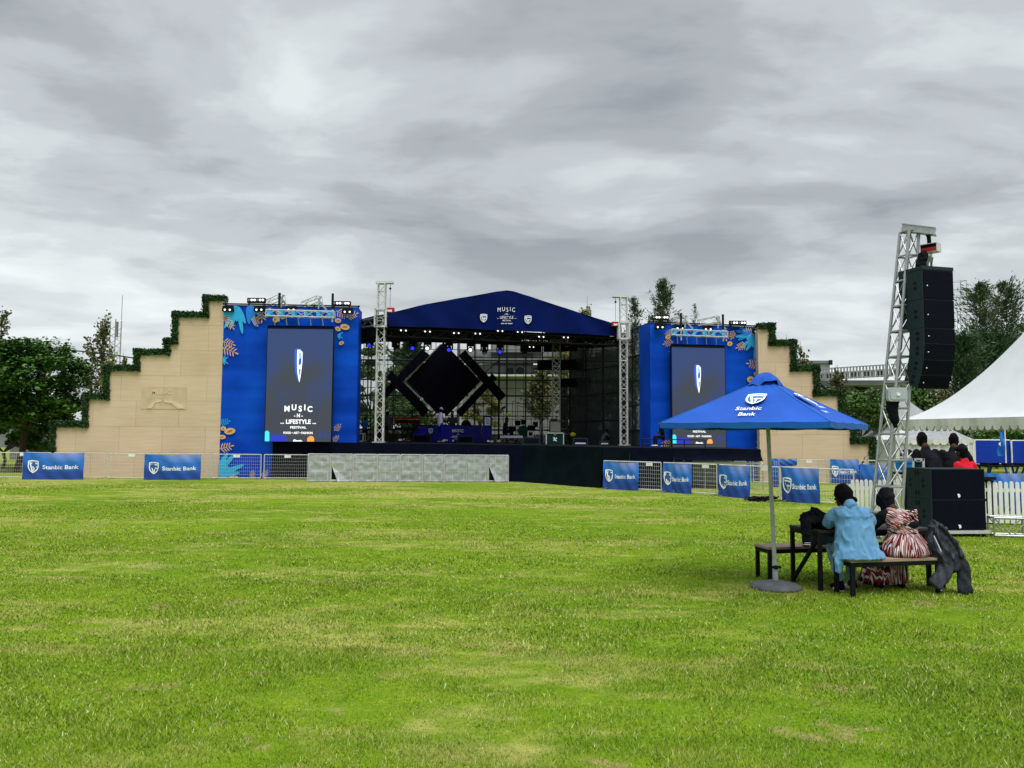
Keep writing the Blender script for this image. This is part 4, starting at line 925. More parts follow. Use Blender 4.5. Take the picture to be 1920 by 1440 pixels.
# right wing between the roof mast and the right tower
sw = thing('scaffold_wing', 'dark netted scaffolding bay between the stage roof and the right blue tower', 'scaffolding', P(1190, 830, 33.5))
a0 = P(1158, 700, 36.5); a1 = P(1217, 700, 32.6); zt = wz(1217, 606, 32.6); m = MB()
for t_ in (0, .25, .5, .75, 1): p = a0.lerp(a1, t_); m.tube((p.x, p.y, 0), (p.x, p.y, zt + .1), .035, 'scaffold_dark', 6)
for z in (2.1, 3.2, 4.3, 5.4, zt): m.tube((a0.x, a0.y, z), (a1.x, a1.y, z), .035, 'scaffold_dark', 6)
m.build('scaffold_grid', sw)
m = MB(); b0 = Vector((a0.x, a0.y + .08, 0)); b1 = Vector((a1.x - .02, a1.y + .08, 0)); Z = lambda p, z: Vector((p.x, p.y, z))
m.quad(Z(b0, 0), Z(b1, 0), Z(b1, 4.4), Z(b0, 4.4), 'scrim_dense'); m.quad(Z(b0, 4.4), Z(b1, 4.4), Z(b1, zt), Z(b0, zt), 'scrim_black'); m.build('black_netting', sw)
sw2 = thing('scaffold_wing', 'dark netted scaffolding bay at the right rear of the stage, behind the right mast', 'scaffolding', P(1120, 830, 38)); a0 = Vector((xs_[12], YS - .3, 0)); a1 = P(1166, 700, 36.0)
m = MB()
for t_ in (0, .33, .66, 1): p = a0.lerp(a1, t_); m.tube((p.x, p.y, 0), (p.x, p.y, 6.6), .035, 'scaffold_dark', 6)
for z in (2.6, 3.9, 5.2): m.tube((a0.x, a0.y, z), (a1.x, a1.y, z), .035, 'scaffold_dark', 6)
m.build('scaffold_grid', sw2); m = MB(); m.quad(Z(a0, 0), Z(a1, 0), Z(a1, 4.6), Z(a0, 4.6), 'scrim_dense'); m.quad(Z(a0, 4.6), Z(a1, 4.6), Z(a1, 6.5), Z(a0, 6.5), 'scrim_black'); m.build('black_netting', sw2)
# left wing
sw3 = thing('scaffold_wing', 'netted scaffolding bay behind the left blue tower at the left of the stage', 'scaffolding', P(680, 830, 37)); a0 = P(664, 700, 33.5); a1 = Vector((xs_[0] - .1, YS - .3, 0)); m = MB()
for t_ in (0, .33, .66): p = a0.lerp(a1, t_); m.tube((p.x, p.y, 0), (p.x, p.y, 6.4), .035, 'scaffold_dark', 6)
for z in (2.4, 3.6, 4.8): m.tube((a0.x, a0.y, z), (a1.x, a1.y, z), .035, 'scaffold_dark', 6)
m.build('scaffold_grid', sw3); m = MB(); m.quad(Z(a0, 0), Z(a1, 0), Z(a1, 6.4), Z(a0, 6.4), 'scrim_dense'); m.build('black_netting', sw3)

# ================================================================ stage lamps
L0 = lamp_moving('lamp_lens', .5); L1 = lamp_moving('lamp_blue', 1.1); L2 = lamp_moving('lamp_white', 1.25); L3 = lamp_moving('lamp_lens', 0)
G1 = 'moving head lights hanging under the stage roof'
def cr1(x, y): return (x / 6.857 + 660, y / 6.857 + 590)
ml = [(565, 320, L0, 34.0, 'dark moving head tilted forward, first right of the left mast', .5), (785, 330, L1, 34.2, 'blue glowing moving head, third from the left mast', 0), (973, 340, L2, 34.4, 'white lit moving head just left of the diamond tip', 0), (1250, 352, L1, 34.5, 'blue lit moving head in front of the diamond tip', 0),
      (1525, 360, L2, 34.6, 'white lit moving head right of the diamond tip', 0), (1703, 370, L0, 34.8, 'dark moving head over the upper right LED bar', .2), (1905, 378, L1, 34.9, 'blue lit moving head, the one nearest the roof centre', 0), (2220, 382, L3, 35.0, 'dark moving head pointing straight down left of the short LED panel', 0), (230, 292, L1, 35, 'faint blue moving head left of the left mast', 0)]
ml += [(2790, 335, L3, 35.4, 'dark moving head at the right of the roof, left of the bright gap', .2), (3000, 300, L0, 35.6, 'dark moving head fourth from the right mast', .2), (3110, 330, L3, 35.4, 'dark moving head third from the right mast', .6), (3240, 300, L0, 35.5, 'dark moving head second from the right mast', .3), (3385, 330, L3, 35.3, 'dark moving head first left of the right mast', .4)]
used = set()
for x, y, pr, Y, lab, rz in ml:
    if x > 2400: u, v = (x - 2400) / 6.0 * .97 + 1000, 590 + y / 6.0 - 14
    else: u, v = cr1(x, y); v += 1
    o = pr if pr not in used else copy_tree(pr); used.add(pr); place(o, P(u, v, Y), rz, lab); o['group'] = G1
tp = thing('par_pair', 'x', 'stage light', (0, 0, 0), 0, 'pairs of white lamps on the front roof truss'); m = MB(); m.box((0, 0, 0), (.40, .12, .09), 'black_plastic'); m.build('housing', tp)
for s in (-1, 1): k = MB(); k.tube((s * .1, -.062, -.02), (s * .1, -.09, -.03), .03, 'lamp_white', 10); k.build('lens', tp)
for i, (u, v, lab) in enumerate(((756, 619, 'pair of small white lamps right of the left mast'), (801, 621, 'pair of white lamps under the roof left of the diamond'), (855, 624, 'pair of white lamps above the diamond tip'), (895, 625, 'pair of white lamps left of the left roof emblem'), (937, 620, 'pair of white lamps left of the roof title'), (974, 622, 'pair of white lamps right of the roof title'), (1014, 631, 'pair of white lamps below the right roof emblem'), (996, 650, 'pair of white lamps on the short LED panel'), (1060, 632, 'pair of white lamps above the rear mast'))):
    o = tp if i == 0 else copy_tree(tp); t_ = (u - 712) / 453; Y = lerp(YA, YB, t_) + (.0 if i < 7 else .2); Y = 38.0 if i == 7 else Y; place(o, P(u, v, Y - .05 + (.0 if i != 7 else 0)), .27, lab)
m = MB(); m.ball(P(1063, 634, 34.2), .15, 'orange_cloth', sq=(.7, .5, 1.2)); m.ball(P(1063, 639, 34.2), .09, 'orange_cloth', sq=(.8, .6, 1)); m.ball(P(1062, 629, 34.2), .08, 'hair'); tag(m.build('bundled_strap', None, True), 'orange bundled strap hanging under the right part of the stage roof', 'strap', kind='thing')

for (u, v, Y, tu, tv, tY, c, e) in ((909, 655, 34.9, 826, 800, 38.2, (.80, .74, 1), 380), (941, 650, 34.9, 850, 815, 38.8, (.05, .07, 1), 1100), (843, 655, 34.5, 925, 800, 38.6, (.05, .07, 1), 500)):
    ld = bpy.data.lights.new('stage_spot', 'SPOT'); ld.energy = e; ld.color = c; ld.spot_size = R(20); ld.spot_blend = .6; ld.shadow_soft_size = .1
    lo = bpy.data.objects.new('stage_spot', ld); COL.objects.link(lo); a = P(u, v, Y); b_ = P(tu, tv, tY); lo.location = a; lo.rotation_euler = (a - b_).to_track_quat('Z', 'Y').to_euler()

# ================================================================ background: flyover, buildings, trees
def bx3(mb, u0, u1, v0, v1, Y, th, m, Y2=None):
    a = P(u0, v0, Y); b_ = P(u1, v0, Y2 or Y); z0 = P(u0, v1, Y).z; z1 = a.z; zb0 = P(u1, v1, Y2 or Y).z; zb1 = b_.z
    vs = [Vector((a.x, a.y, z0)), Vector((b_.x, b_.y, zb0)), Vector((b_.x, b_.y, zb1)), Vector((a.x, a.y, z1))]; vs += [p + Vector((0, th, 0)) for p in vs]
    mb.add(vs, [(0, 1, 2, 3), (7, 6, 5, 4), (0, 4, 5, 1), (1, 5, 6, 2), (2, 6, 7, 3), (3, 7, 4, 0)], m)
# elevated road passing behind the right wall and the stage
fo = thing('elevated_walkway', 'grey elevated road bridge with railing and dark wall behind the right plywood wall', 'bridge', P(1600, 820, 62))
m = MB(); bx3(m, 1490, 1730, 713, 722, 84, 6, 'concrete', 72); bx3(m, 860, 1100, 655, 668, 90, 6, 'concrete', 90); bx3(m, 1100, 1490, 668, 713, 90, 6, 'concrete', 84); m.build('bridge_deck', fo)
m = MB(); ra, rb = P(1490, 714, 83.8), P(1730, 702, 71.8)
for v_ in (.05, 1.12, .62): m.bar(ra + Vector((0, 0, v_)), rb + Vector((0, 0, v_)), .11, 'steel_galv')
for i in range(41): p = ra.lerp(rb, i / 40); m.bar(p, p + Vector((0, 0, 1.12)), .12, 'steel_galv')
m.build('bridge_railing', fo)
m = MB(); a2, b2 = P(1490, 715, 85.5), P(1730, 703, 73.5)
for i in range(30):
    p = a2.lerp(b2, i / 30); q = a2.lerp(b2, (i + .85) / 30); m.quad(p, q, q + Vector((0, 0, .78)), p + Vector((0, 0, .78)), 'window_dark')
m.build('dark_screen_wall', fo)
m = MB()
for u in (1552, 1614):
    p = P(u, 722, 79); m.bar(p + Vector((-.8, 0, .1)), p + Vector((2.2, 0, -2.6)), .22, 'scaffold_dark'); m.bar(p + Vector((1.6, 0, .1)), p + Vector((-.1, 0, -.5)), .18, 'scaffold_dark'); m.bar(p + Vector((2.6, 0, -.9)), p + Vector((-.1, 0, -.2)), .16, 'scaffold_dark')
m.build('support_brackets', fo)
sh = thing('warehouse', 'long pale grey shed with corrugated roof under the elevated bridge', 'building', P(1600, 820, 66))
m = MB(); bx3(m, 1490, 1720, 723, 840, 80, 4, 'concrete'); m.build('wall', sh)
m = MB(); bx3(m, 1500, 1690, 741, 756, 58, 7, 'roof_grey'); m.build('roof', sh); m = MB(); bx3(m, 1515, 1690, 757, 840, 60, 5, 'concrete_dark'); m.build('annex_wall', sh)
ob = thing('office_building', 'small white building corner poking over the elevated bridge by the hedge', 'building', P(1530, 700, 90)); m = MB(); bx3(m, 1500, 1556, 681, 730, 90, 6, 'wall_white'); m.build('wall', ob)
m = MB(); bx3(m, 1495, 1560, 676, 681, 89.6, 7, 'concrete'); m.build('roof', ob); m = MB(); bx3(m, 1555, 1561, 675, 684, 89.3, .2, 'window_dark'); m.build('window', ob)
# buildings seen through the scaffolding
b1 = thing('office_building', 'long grey building with ledges and a round window seen through the stage scaffolding', 'building', P(980, 820, 75))
m = MB(); bx3(m, 868, 1062, 684, 850, 75, 8, 'concrete'); bx3(m, 905, 1000, 660, 684, 76, 7, 'concrete'); m.build('wall', b1)
m = MB(); bx3(m, 865, 1064, 672, 678, 73.5, 2, 'concrete_dark'); bx3(m, 890, 1064, 702, 705, 73.5, 2, 'wall_white'); bx3(m, 920, 1020, 645, 660, 74, 8, 'roof_grey'); m.build('roof_ledges', b1)
m = MB(); c = P(975, 696, 74.9); m.tube(c, c + Vector((0, -.2, 0)), .55, 'concrete_dark', 20); m.tube(c, c + Vector((0, -.28, 0)), .38, 'window_dark', 20); m.build('round_window', b1)
for u in (950, 1000, 1020): m = MB(); bx3(m, u, u + 12, 690, 702, 74.7, .25, 'window_dark'); m.build('window', b1)
b2_ = thing('white_building', 'bright white building behind the diamond LED wall with small dark windows', 'building', P(850, 820, 82))
m = MB(); bx3(m, 768, 925, 690, 850, 82, 8, 'wall_white'); m.build('wall', b2_); m = MB(); bx3(m, 885, 945, 668, 690, 81.5, 6, 'wall_white'); bx3(m, 880, 950, 664, 668, 81, 7, 'concrete_dark'); m.build('roof_block', b2_)
for u in (893, 911, 930): m = MB(); bx3(m, u, u + 5, 674, 683, 81.2, .2, 'window_dark'); m.build('window', b2_)
b3 = thing('white_building', 'low pale shed glimpsed under the big dark tree at the left', 'building', P(70, 850, 48)); m = MB(); bx3(m, 20, 110, 806, 870, 48, 5, 'concrete'); m.build('wall', b3); m = MB(); bx3(m, 15, 112, 800, 807, 47.6, 6, 'roof_grey'); m.build('roof', b3)
m = MB(); bx3(m, 55, 98, 824, 846, 47.8, .3, 'window_dark'); m.build('window', b3)
# perimeter wall far behind so the field ends
pw = thing('perimeter_wall', 'long low concrete wall closing the field behind everything', 'wall', (0, 95, 0)); m = MB(); m.box((0, 95, 1.3), (320, .3, 2.6), 'concrete_dark'); m.build('wall_face', pw); m = MB(); m.box((0, 95, 2.65), (320, .45, .1), 'concrete'); m.build('coping', pw)
# lattice phone mast
pm = thing('phone_mast', 'slim lattice phone mast on the skyline behind the left plywood wall', 'mast', P(205, 830, 110)); m = MB(); a = P(208, 700, 110); zt = wz(208, 600, 110)
for i, j in ((-1, -1), (1, -1), (1, 1), (-1, 1)): m.tube((a.x + i * .8, 110 + j * .8, 0), (a.x + i * .8, 110 + j * .8, zt), .09, 'steel_galv', 4)
for k in range(14):
    z = lerp(3, zt - 1, k / 14); z2 = lerp(3, zt - 1, (k + 1) / 14)
    for i, j, i2, j2 in ((-1, -1, 1, -1), (1, -1, 1, 1), (1, 1, -1, 1), (-1, 1, -1, -1)): m.tube((a.x + i * .8, 110 + j * .8, z), (a.x + i2 * .8, 110 + j2 * .8, z2), .05, 'steel_galv', 4)
m.build('lattice', pm)
for dx in (-1.1, 1.1): m = MB(); m.box((a.x + dx, 109, zt - 1.5), (.3, .3, 2.2), 'concrete'); m.build('antenna_panel', pm)
m = MB(); m.tube((a.x + 1.2, 110, zt), (a.x + 1.2, 110, zt + 3.6), .05, 'steel_galv', 4); m.build('aerial', pm)
# overhead cable
m = MB(); pts = [P(u, v, Y) for u, v, Y in ((-60, 632, 45), (15, 640, 45), (110, 655, 45), (190, 662, 45), (255, 672, 45), (420, 700, 45))]; m.path(pts, .035, 'black_plastic', 6); m.tube((pts[0].x, 45, 0), pts[0], .12, 'bark', 8); m.tube((pts[-1].x, 45, 0), pts[-1], .12, 'bark', 8)
tag(m.build('overhead_cable'), 'black overhead cable sagging in front of the sky above the left tree', 'cable', kind='thing')

def tr(name, label, u, vtop, Y, cw, chh, n, leaf, lm, **kw):
    a = P(u, vtop, Y); g_ = gz(a.x, Y); return tree(name, label, (a.x, Y, g_), a.z - g_, (cw / 2 * Y / FPX, chh / 2 * Y / FPX), n, leaf, lm, **kw)
# big dark tree on the left
tr('shade_tree', 'large dark green shade tree with bent trunks at the left edge', 42, 633, 34, 196, 190, 34000, .14, 'leaf_dark', clumps=190, crown_z=.30, trunk_r=.13, bark='bark', lean=(.3, 0), seed=3, flat=.8, limbs=12, spread=.85)
tr('shade_tree', 'dark green shade tree cut by the left frame edge', -70, 650, 38, 190, 170, 9000, .20, 'leaf_dark', clumps=80, crown_z=.4, seed=5, flat=.4)
tr('shade_tree', 'small dense bush filling the gap left of the plywood wall foot', 105, 745, 36, 70, 120, 4000, .15, 'leaf_dark', clumps=30, crown_z=.3, seed=6)
tr('garden_bush', 'low dark bush filling the shade under the big left tree', 10, 778, 37, 150, 75, 6500, .15, 'leaf_dark', clumps=40, crown_z=.3, trunk_r=.07, seed=8, spread=1.3)
G3 = 'thin young trees behind the plywood walls'
for lab, u, v, Y, w, h, n, lm, sd in (('thin twiggy tree at the left frame edge above the shade tree', 5, 572, 46, 60, 120, 1500, 'leaf_olive', 11), ('short yellow green treetop above the middle of the shade tree', 88, 622, 48, 34, 80, 1300, 'leaf_olive', 12),
                                      ('pointed olive treetop between the shade tree and the phone mast', 126, 633, 48, 26, 90, 1200, 'leaf_olive', 13), ('airy twiggy tree leaning left of the phone mast', 176, 632, 44, 90, 120, 1600, 'leaf_olive', 14), ('tall thin twiggy tree just left of the phone mast', 194, 597, 44, 44, 190, 1400, 'leaf_olive', 15),
                                      ('low yellowish tree at the foot of the phone mast', 212, 668, 43, 50, 120, 2600, 'leaf_yellow', 16), ('small treetop right of the phone mast over the hedge step', 232, 655, 46, 24, 60, 500, 'leaf_olive', 17),
                                      ('sparse reddish tree above the second hedge step of the right wall', 1500, 632, 42, 62, 90, 1700, 'leaf_olive', 18), ('twig sprouting over the top hedge step of the right wall', 1474, 620, 42, 26, 40, 260, 'leaf_olive', 19),
                                      ('olive tree in front of the elevated bridge left of the loudspeaker mast', 1567, 682, 50, 50, 90, 2600, 'leaf_olive', 20), ('bushy low tree under the elevated bridge', 1640, 725, 48, 90, 60, 1500, 'leaf_olive', 21), ('leafy tree above the right slope of the stage roof', 1101, 545, 55, 64, 70, 1500, 'leaf_yellow', 22)):
    tr('young_tree', lab, u, v, Y, w * 1.5, h * 1.5, int(n * .55), .15, lm, kind='sparse', clumps=34, crown_z=.45, trunk_r=.07, seed=sd, group=G3)
# trees seen through the stage
G4 = 'trees seen through the stage scaffolding'
for lab, u, v, Y, w, h, n, lf, lm, sd, k in (('dark bushy tree filling the left of the scaffolding', 700, 650, 50, 110, 180, 15000, .14, 'leaf_mid', 31, 'round'), ('tall drooping tree behind the left mast', 768, 640, 54, 70, 200, 5000, .22, 'needle_green', 32, 'conifer'),
                                             ('yellow green tree between the lower LED bar and the podium', 905, 722, 52, 66, 90, 9000, .10, 'leaf_yellow', 33, 'round'), ('grey green tree behind the drum kit', 1014, 690, 50, 90, 150, 2600, .17, 'leaf_olive', 34, 'sparse'), ('light olive tree behind the wide LED panel', 1062, 655, 56, 90, 120, 9000, .12, 'leaf_yellow', 35, 'round'),
                                             ('tall dark tree hidden by the dense scrim at the right', 1130, 640, 56, 120, 200, 8000, .15, 'leaf_mid', 36, 'round'), ('low green bush at the left back of the stage', 735, 745, 47, 130, 100, 8000, .13, 'leaf_mid', 37, 'round'), ('low green bush behind the DJ booth', 815, 780, 46, 80, 50, 2600, .16, 'leaf_mid', 38, 'round'), ('olive bush right of the rear mast', 1085, 730, 49, 90, 120, 3600, .18, 'leaf_olive', 39, 'round')):
    tr('garden_tree', lab, u, v, Y, w, h, n, lf, lm, kind=k, clumps=60 if k != 'round' else 36, crown_z=.4, trunk_r=.12, seed=sd, group=G4)
# casuarinas
G5 = 'feathery casuarina trees on the skyline'
for lab, u, v, Y, w, h, n, sd, lm in (('bushy casuarina top over the right wing of the stage', 1243, 529, 58, 56, 140, 9000, 41, 'needle'), ('thin casuarina just right of the right roof mast', 1190, 562, 60, 40, 120, 3200, 42, 'needle'), ('faint small casuarina tip right of the bushy one', 1303, 572, 80, 24, 90, 900, 43, 'needle'),
                                      ('leaning feathery casuarina right of the loudspeaker stack', 1836, 540, 55, 92, 330, 9000, 44, 'needle'), ('tall feathery casuarina at the right, behind the big tent', 1884, 538, 56, 84, 330, 10500, 45, 'needle'), ('casuarina cut by the right frame edge', 1932, 598, 52, 60, 250, 6500, 46, 'needle'), ('darker short casuarina low behind the loudspeaker stack', 1800, 640, 50, 90, 220, 9500, 47, 'needle_green'), ('dense dark casuarina base between the speakers and the tent', 1860, 640, 52, 110, 230, 14000, 48, 'needle_green')):
    tr('casuarina_tree', lab, u, v, Y, w * 1.5, h, int(n * .8), .08, lm, kind='conifer', clumps=170, crown_z=.3, trunk_r=.11, seed=sd, group=G5, spread=1.5)
G6 = 'dark green bushes behind the tents'
for lab, u, v, Y, w, h, n, sd, lm in (('bright green bush above the small tent at the right wall foot', 1612, 732, 42, 120, 90, 5200, 51, 'leaf_mid'), ('olive hedge bush behind the loudspeaker mast', 1700, 722, 46, 130, 100, 5600, 52, 'leaf_mid'), ('olive leafy bush left of the big tent roof', 1765, 725, 47, 110, 100, 4800, 53, 'leaf_olive'), ('dark bush showing under the big tent valance', 1850, 800, 44, 160, 60, 4200, 54, 'leaf_dark'), ('dark bush under the tent at the right frame edge', 1945, 795, 44, 150, 70, 3600, 55, 'leaf_dark')):
    tr('garden_bush', lab, u, v, Y, w, h, n, .17, lm, clumps=36, crown_z=.4, trunk_r=.1, seed=sd, group=G6, spread=1.3)

# ================================================================ fences, banners, barriers
def plan(u, v): p = G(u, v); return Vector((p.x, p.y, p.z))
def crowd_fence(label, A, B, h=.98, tagpos=None, group='wire mesh crowd fences round the stage'):
    A = Vector(A); B = Vector(B); d = B - A; d.z = 0; W = d.length; d.normalize(); n = Vector((d.y, -d.x, 0)); t = thing('crowd_fence', label, 'fence', (A + B) / 2, math.atan2(d.y, d.x), group)
    q = lambda x, z: A.lerp(B, x / W) + Vector((0, 0, z)); m = MB(); r = .018
    m.path([q(.03, .06), q(.03, h), q(W - .03, h), q(W - .03, .06), q(.03, .06)], r, 'alu_light', 6); m.build('tube_frame', t)
    m = MB()
    for i in range(1, int(W / .075)): m.tube(q(i * .075, .07), q(i * .075, h - .01), .0033, 'alu_light', 3, caps=False)
    for i in range(1, 7): m.tube(q(.03, .06 + i * (h - .06) / 7), q(W - .03, .06 + i * (h - .06) / 7), .0036, 'alu_light', 3, caps=False)
    m.build('wire_mesh', t)
    for x in (.18, W - .18):
        m = MB(); m.path([q(x, .06), q(x, .01) + n * .28], .014, 'alu', 5); m.path([q(x, .06), q(x, .01) - n * .28], .014, 'alu', 5); m.build('foot', t)
    if tagpos is not None:
        m = MB(); m.box(q(W * tagpos, h - .07) + n * .03, (.24, .012, .10), 'barrier_tag', Matrix.Rotation(math.atan2(d.y, d.x), 3, 'Z')); m.build('name_plate', t)
    return t
FL = [(-100, 896.5), (-4, 896.8), (95.5, 897.3), (197, 897.6), (199.5, 897.6), (296.5, 898), (393, 898.2), (395.5, 898.2), (490, 898.6), (493, 898.6), (590, 899)]
labsL = ['crowd fence panel cut by the left frame edge', 'crowd fence panel behind the left half of the leftmost banner', 'crowd fence panel behind the right half of the leftmost banner', 'crowd fence panel between the two left banners', 'crowd fence panel behind the second left banner',
         'crowd fence panel in front of the cyan petals at the tower foot', 'crowd fence panel left of the silver barriers']
for lab, a, b_, tp_ in zip(labsL, (-102, -4, 97.5, 199.5, 298, 395.5, 493), (-6, 95.5, 197, 296, 393, 490, 580), (None, .46, None, .48, None, .5, .52)):
    crowd_fence(lab, plan(a, 897.5 + a * .003), plan(b_, 897.5 + b_ * .003), .97, tp_)
def hung_banner(label, A, B, zb, zt, off=.05, sag=.03, words=True, flip=False, seed=0):
    A = Vector(A); B = Vector(B); d = B - A; d.z = 0; W = d.length; d.normalize(); n = Vector((d.y, -d.x, 0)); H = zt - zb
    def f(x, y, o):
        u, v = x / W, y / H; lowr = .045 * math.sin(math.pi * u) * (1 - v) * (1 if sag else 0); top = .02 * math.sin(math.pi * u) * v
        return Vector((A.x, A.y, 0)) + d * x + Vector((0, 0, lerp(A.z, B.z, u) + zb + y - lowr - top)) + n * (off + o + sag * math.sin(u * 7 + seed + v * 2) * (1 - .4 * v) + .012 * math.sin(u * 23 + v * 9 + seed))
    m = MB(); m.grid(lambda u, v: f(u * W, v * H, 0), 40, 18, 'fence_banner')
    if words:
        hh = H * .38; shield(m, f, W * .17, H * .50, H * .46, 'white_print', 'logo_blue', .008, sx=.95 if W > 1.6 else .8)
        text(m, f, 'Stanbic Bank', W * .615, H * .43, .135 * (H / .95), 'white_print', .008, bold=.018, width=W * .60)
    return tag(m.build('hanging_banner', None, True), label, 'banner', 'printed blue banners tied to the crowd fences', kind='thing')
hung_banner('gradient blue banner with white shield and lettering, leftmost on the fence by the tree', plan(43, 899), plan(157.5, 899.3), -.02, 1.0, .06, .02, seed=1)
hung_banner('gradient blue banner with creased top in front of the left plywood wall', plan(270, 899.8), plan(376.5, 900), -.03, .96, .06, .02, seed=3)
# right hand front row, coming towards the camera
FRP = [(1131, 916.5), (1241.5, 922.5), (1243.5, 922.6), (1346, 930), (1348.5, 930.2), (1464, 939.5), (1466.5, 939.7), (1604, 950)]
labR = ['crowd fence panel carrying the banner at the stage corner', 'crowd fence panel carrying the narrow banner left of the parasol pole', 'crowd fence panel carrying the banner just left of the parasol pole', 'crowd fence panel carrying the banner right of the parasol pole']
for i in range(4): crowd_fence(labR[i], plan(*FRP[2 * i]), plan(*FRP[2 * i + 1]), .97, (.80, .8, .78, None)[i])
def pY(u, Y): p = P(u, 900, Y); return Vector((p.x, Y, gz(p.x, Y)))
def linep(u):
    for (u0, v0), (u1, v1) in zip(FRP[:-1], FRP[1:]):
        if u0 <= u <= u1: return plan(u, lerp(v0, v1, (u - u0) / (u1 - u0)))
for lab, a, b_, zb, zt, sd in (('blue banner at the dark stage corner, farthest of the right hand row', 1133, 1199.5, .02, .95, 1), ('narrow blue banner, second of the right hand row counted from the stage', 1245, 1299, 0, .96, 2), ('blue banner directly left of the parasol pole', 1348.6, 1408, -.02, .96, 3), ('largest blue banner, right of the parasol pole', 1467, 1539, -.02, .98, 4)):
    hung_banner(lab, linep(a), linep(b_), zb, zt, .06, .035, seed=sd)
# rear row
RR = [1262, 1336, 1410, 1482, 1553, 1626, 1700]
labQ = ['rear crowd fence panel below the right end of the stage', 'rear crowd fence panel just left of the parasol pole', 'rear crowd fence panel behind the parasol pole', 'rear crowd fence panel between the pole and the plywood wall seam', 'rear crowd fence panel with hung banners left of the loudspeaker mast', 'rear crowd fence panel behind the loudspeaker mast']
for i in range(6): crowd_fence(labQ[i], pY(RR[i] + 1, 31.3), pY(RR[i + 1] - 1, 31.3), .98, .5 if i in (1, 3) else None)
hung_banner('pale side of a blue banner on the rear fence, just right of the parasol pole', pY(1447, 29.0), pY(1463, 28.8), .05, 1.0, .05, .02, words=False, seed=5)
hung_banner('short blue banner strip hung over the rear fence behind the parasol pole', pY(1443, 31.3), pY(1494, 31.3), .75, 1.02, .05, .02, words=False, seed=6)
hung_banner('blue banner on the rear fence with its shield partly hidden, left of the picket fence', pY(1556, 31.2), pY(1610, 31.2), .08, 1.02, .05, .02, seed=7)
hung_banner('light blue banner on the rear fence behind the picket fence and loudspeaker mast', pY(1612, 29), pY(1672, 29), .05, .90, .05, .02, words=False, seed=8)

def mat_silver():
    m = bpy.data.materials.new('foil_sheet'); m.use_nodes = True; nt = m.node_tree; N = nt.nodes.new; L = nt.links.new
    b = nt.nodes['Principled BSDF']; b.inputs['Roughness'].default_value = .42; b.inputs['Metallic'].default_value = .12
    tc = N('ShaderNodeTexCoord'); mp = N('ShaderNodeMapping'); L(tc.outputs['Object'], mp.inputs[0]); mp.inputs['Rotation'].default_value = (R(90), 0, 0); mp.inputs['Location'].default_value = (.12, .06, 0)
    br = N('ShaderNodeTexBrick'); L(mp.outputs[0], br.inputs['Vector']); br.inputs['Scale'].default_value = 1; br.inputs['Brick Width'].default_value = .44; br.inputs['Row Height'].default_value = .34; br.inputs['Mortar Size'].default_value = .013
    br.inputs['Color1'].default_value = (.30, .325, .33, 1); br.inputs['Color2'].default_value = (.34, .365, .37, 1); br.inputs['Mortar'].default_value = (.44, .47, .48, 1)
    n = N('ShaderNodeTexNoise'); n.inputs['Scale'].default_value = 4; n.inputs['Detail'].default_value = 6; L(tc.outputs['Object'], n.inputs['Vector'])
    mx = N('ShaderNodeMix'); mx.data_type = 'RGBA'; r1 = N('ShaderNodeMapRange'); L(n.outputs['Fac'], r1.inputs[0]); r1.inputs[1].default_value = .52; r1.inputs[2].default_value = .75; r1.inputs[4].default_value = .18
    L(r1.outputs[0], mx.inputs[0]); L(br.outputs['Color'], mx.inputs[6]); mx.inputs[7].default_value = (.48, .51, .52, 1); L(mx.outputs[2], b.inputs['Base Color'])
    bp = N('ShaderNodeBump'); bp.inputs['Strength'].default_value = .4; bp.inputs['Distance'].default_value = .04; L(n.outputs['Fac'], bp.inputs['Height']); L(bp.outputs[0], b.inputs['Normal']); MATS['foil_sheet'] = m
mat_silver()
def foil_barrier(label, A, B, h, seed, fallen=False):
    A = Vector(A); B = Vector(B); d = B - A; d.z = 0; W = d.length; d.normalize(); n = Vector((d.y, -d.x, 0)); t = thing('silver_barrier', label, 'barrier', (A + B) / 2, math.atan2(d.y, d.x), 'barriers wrapped in silver sheet before the stage')
    q = lambda x, z, o=0: A.lerp(B, x / W) + Vector((0, 0, z)) + n * o
    m = MB(); m.path([q(.012, .0), q(.012, h), q(W - .012, h), q(W - .012, .0)], .02, 'alu_light', 6); m.path([q(.012, .05), q(W - .012, .05)], .018, 'alu_light', 6); m.build('tube_frame', t)
    def g(u, v):
        x = .03 + u * (W - .06); z = .02 + v * (h - .05); w = .03 * noise.noise(Vector((x * 5 + seed * 7, z * 5, 1))) + .015 * noise.noise(Vector((x * 14 + seed, z * 14, 4)))
        if fallen: k = max(0, (1 - u) * 1.1 - .15 - v * 1.6); x += k * .25; z -= 0; w += k * .12
        return q(x, z, .035 + w)
    m = MB(); m.grid(g, 20, 20, 'foil_sheet'); m.build('silver_sheet', t, True)
ed = [576, 619.5, 662, 707, 750, 792, 833, 875, 915, 954]
nm = ['first silver wrapped barrier, next to the open fence at the left', 'silver wrapped barrier second from the left, its lower corner hanging loose', 'silver wrapped barrier under the left part of the stage, third from the left', 'silver wrapped barrier right of the left mast, fourth from the left', 'silver wrapped barrier below the left wedge speaker', 'silver wrapped barrier below the musician in the pale shirt', 'silver wrapped barrier below the title on the DJ booth', 'silver wrapped barrier below the podium, second from the right end', 'last silver wrapped barrier at the right end, darker with a bulging foot']
for i in range(9):
    foil_barrier(nm[i], plan(ed[i] + .3, 903.5 + (i * .05)), plan(ed[i + 1] - .3, 903.6 + i * .05), 1.04, i, fallen=(i in (1, 8)))
foil_barrier('silver wrapped barrier seen through the fence between the two middle right banners', pY(1300, 31.0), pY(1346, 31.0), .9, 12); foil_barrier('silver wrapped barrier seen just left of the parasol pole', pY(1347, 31.0), pY(1399, 31.0), .9, 13)
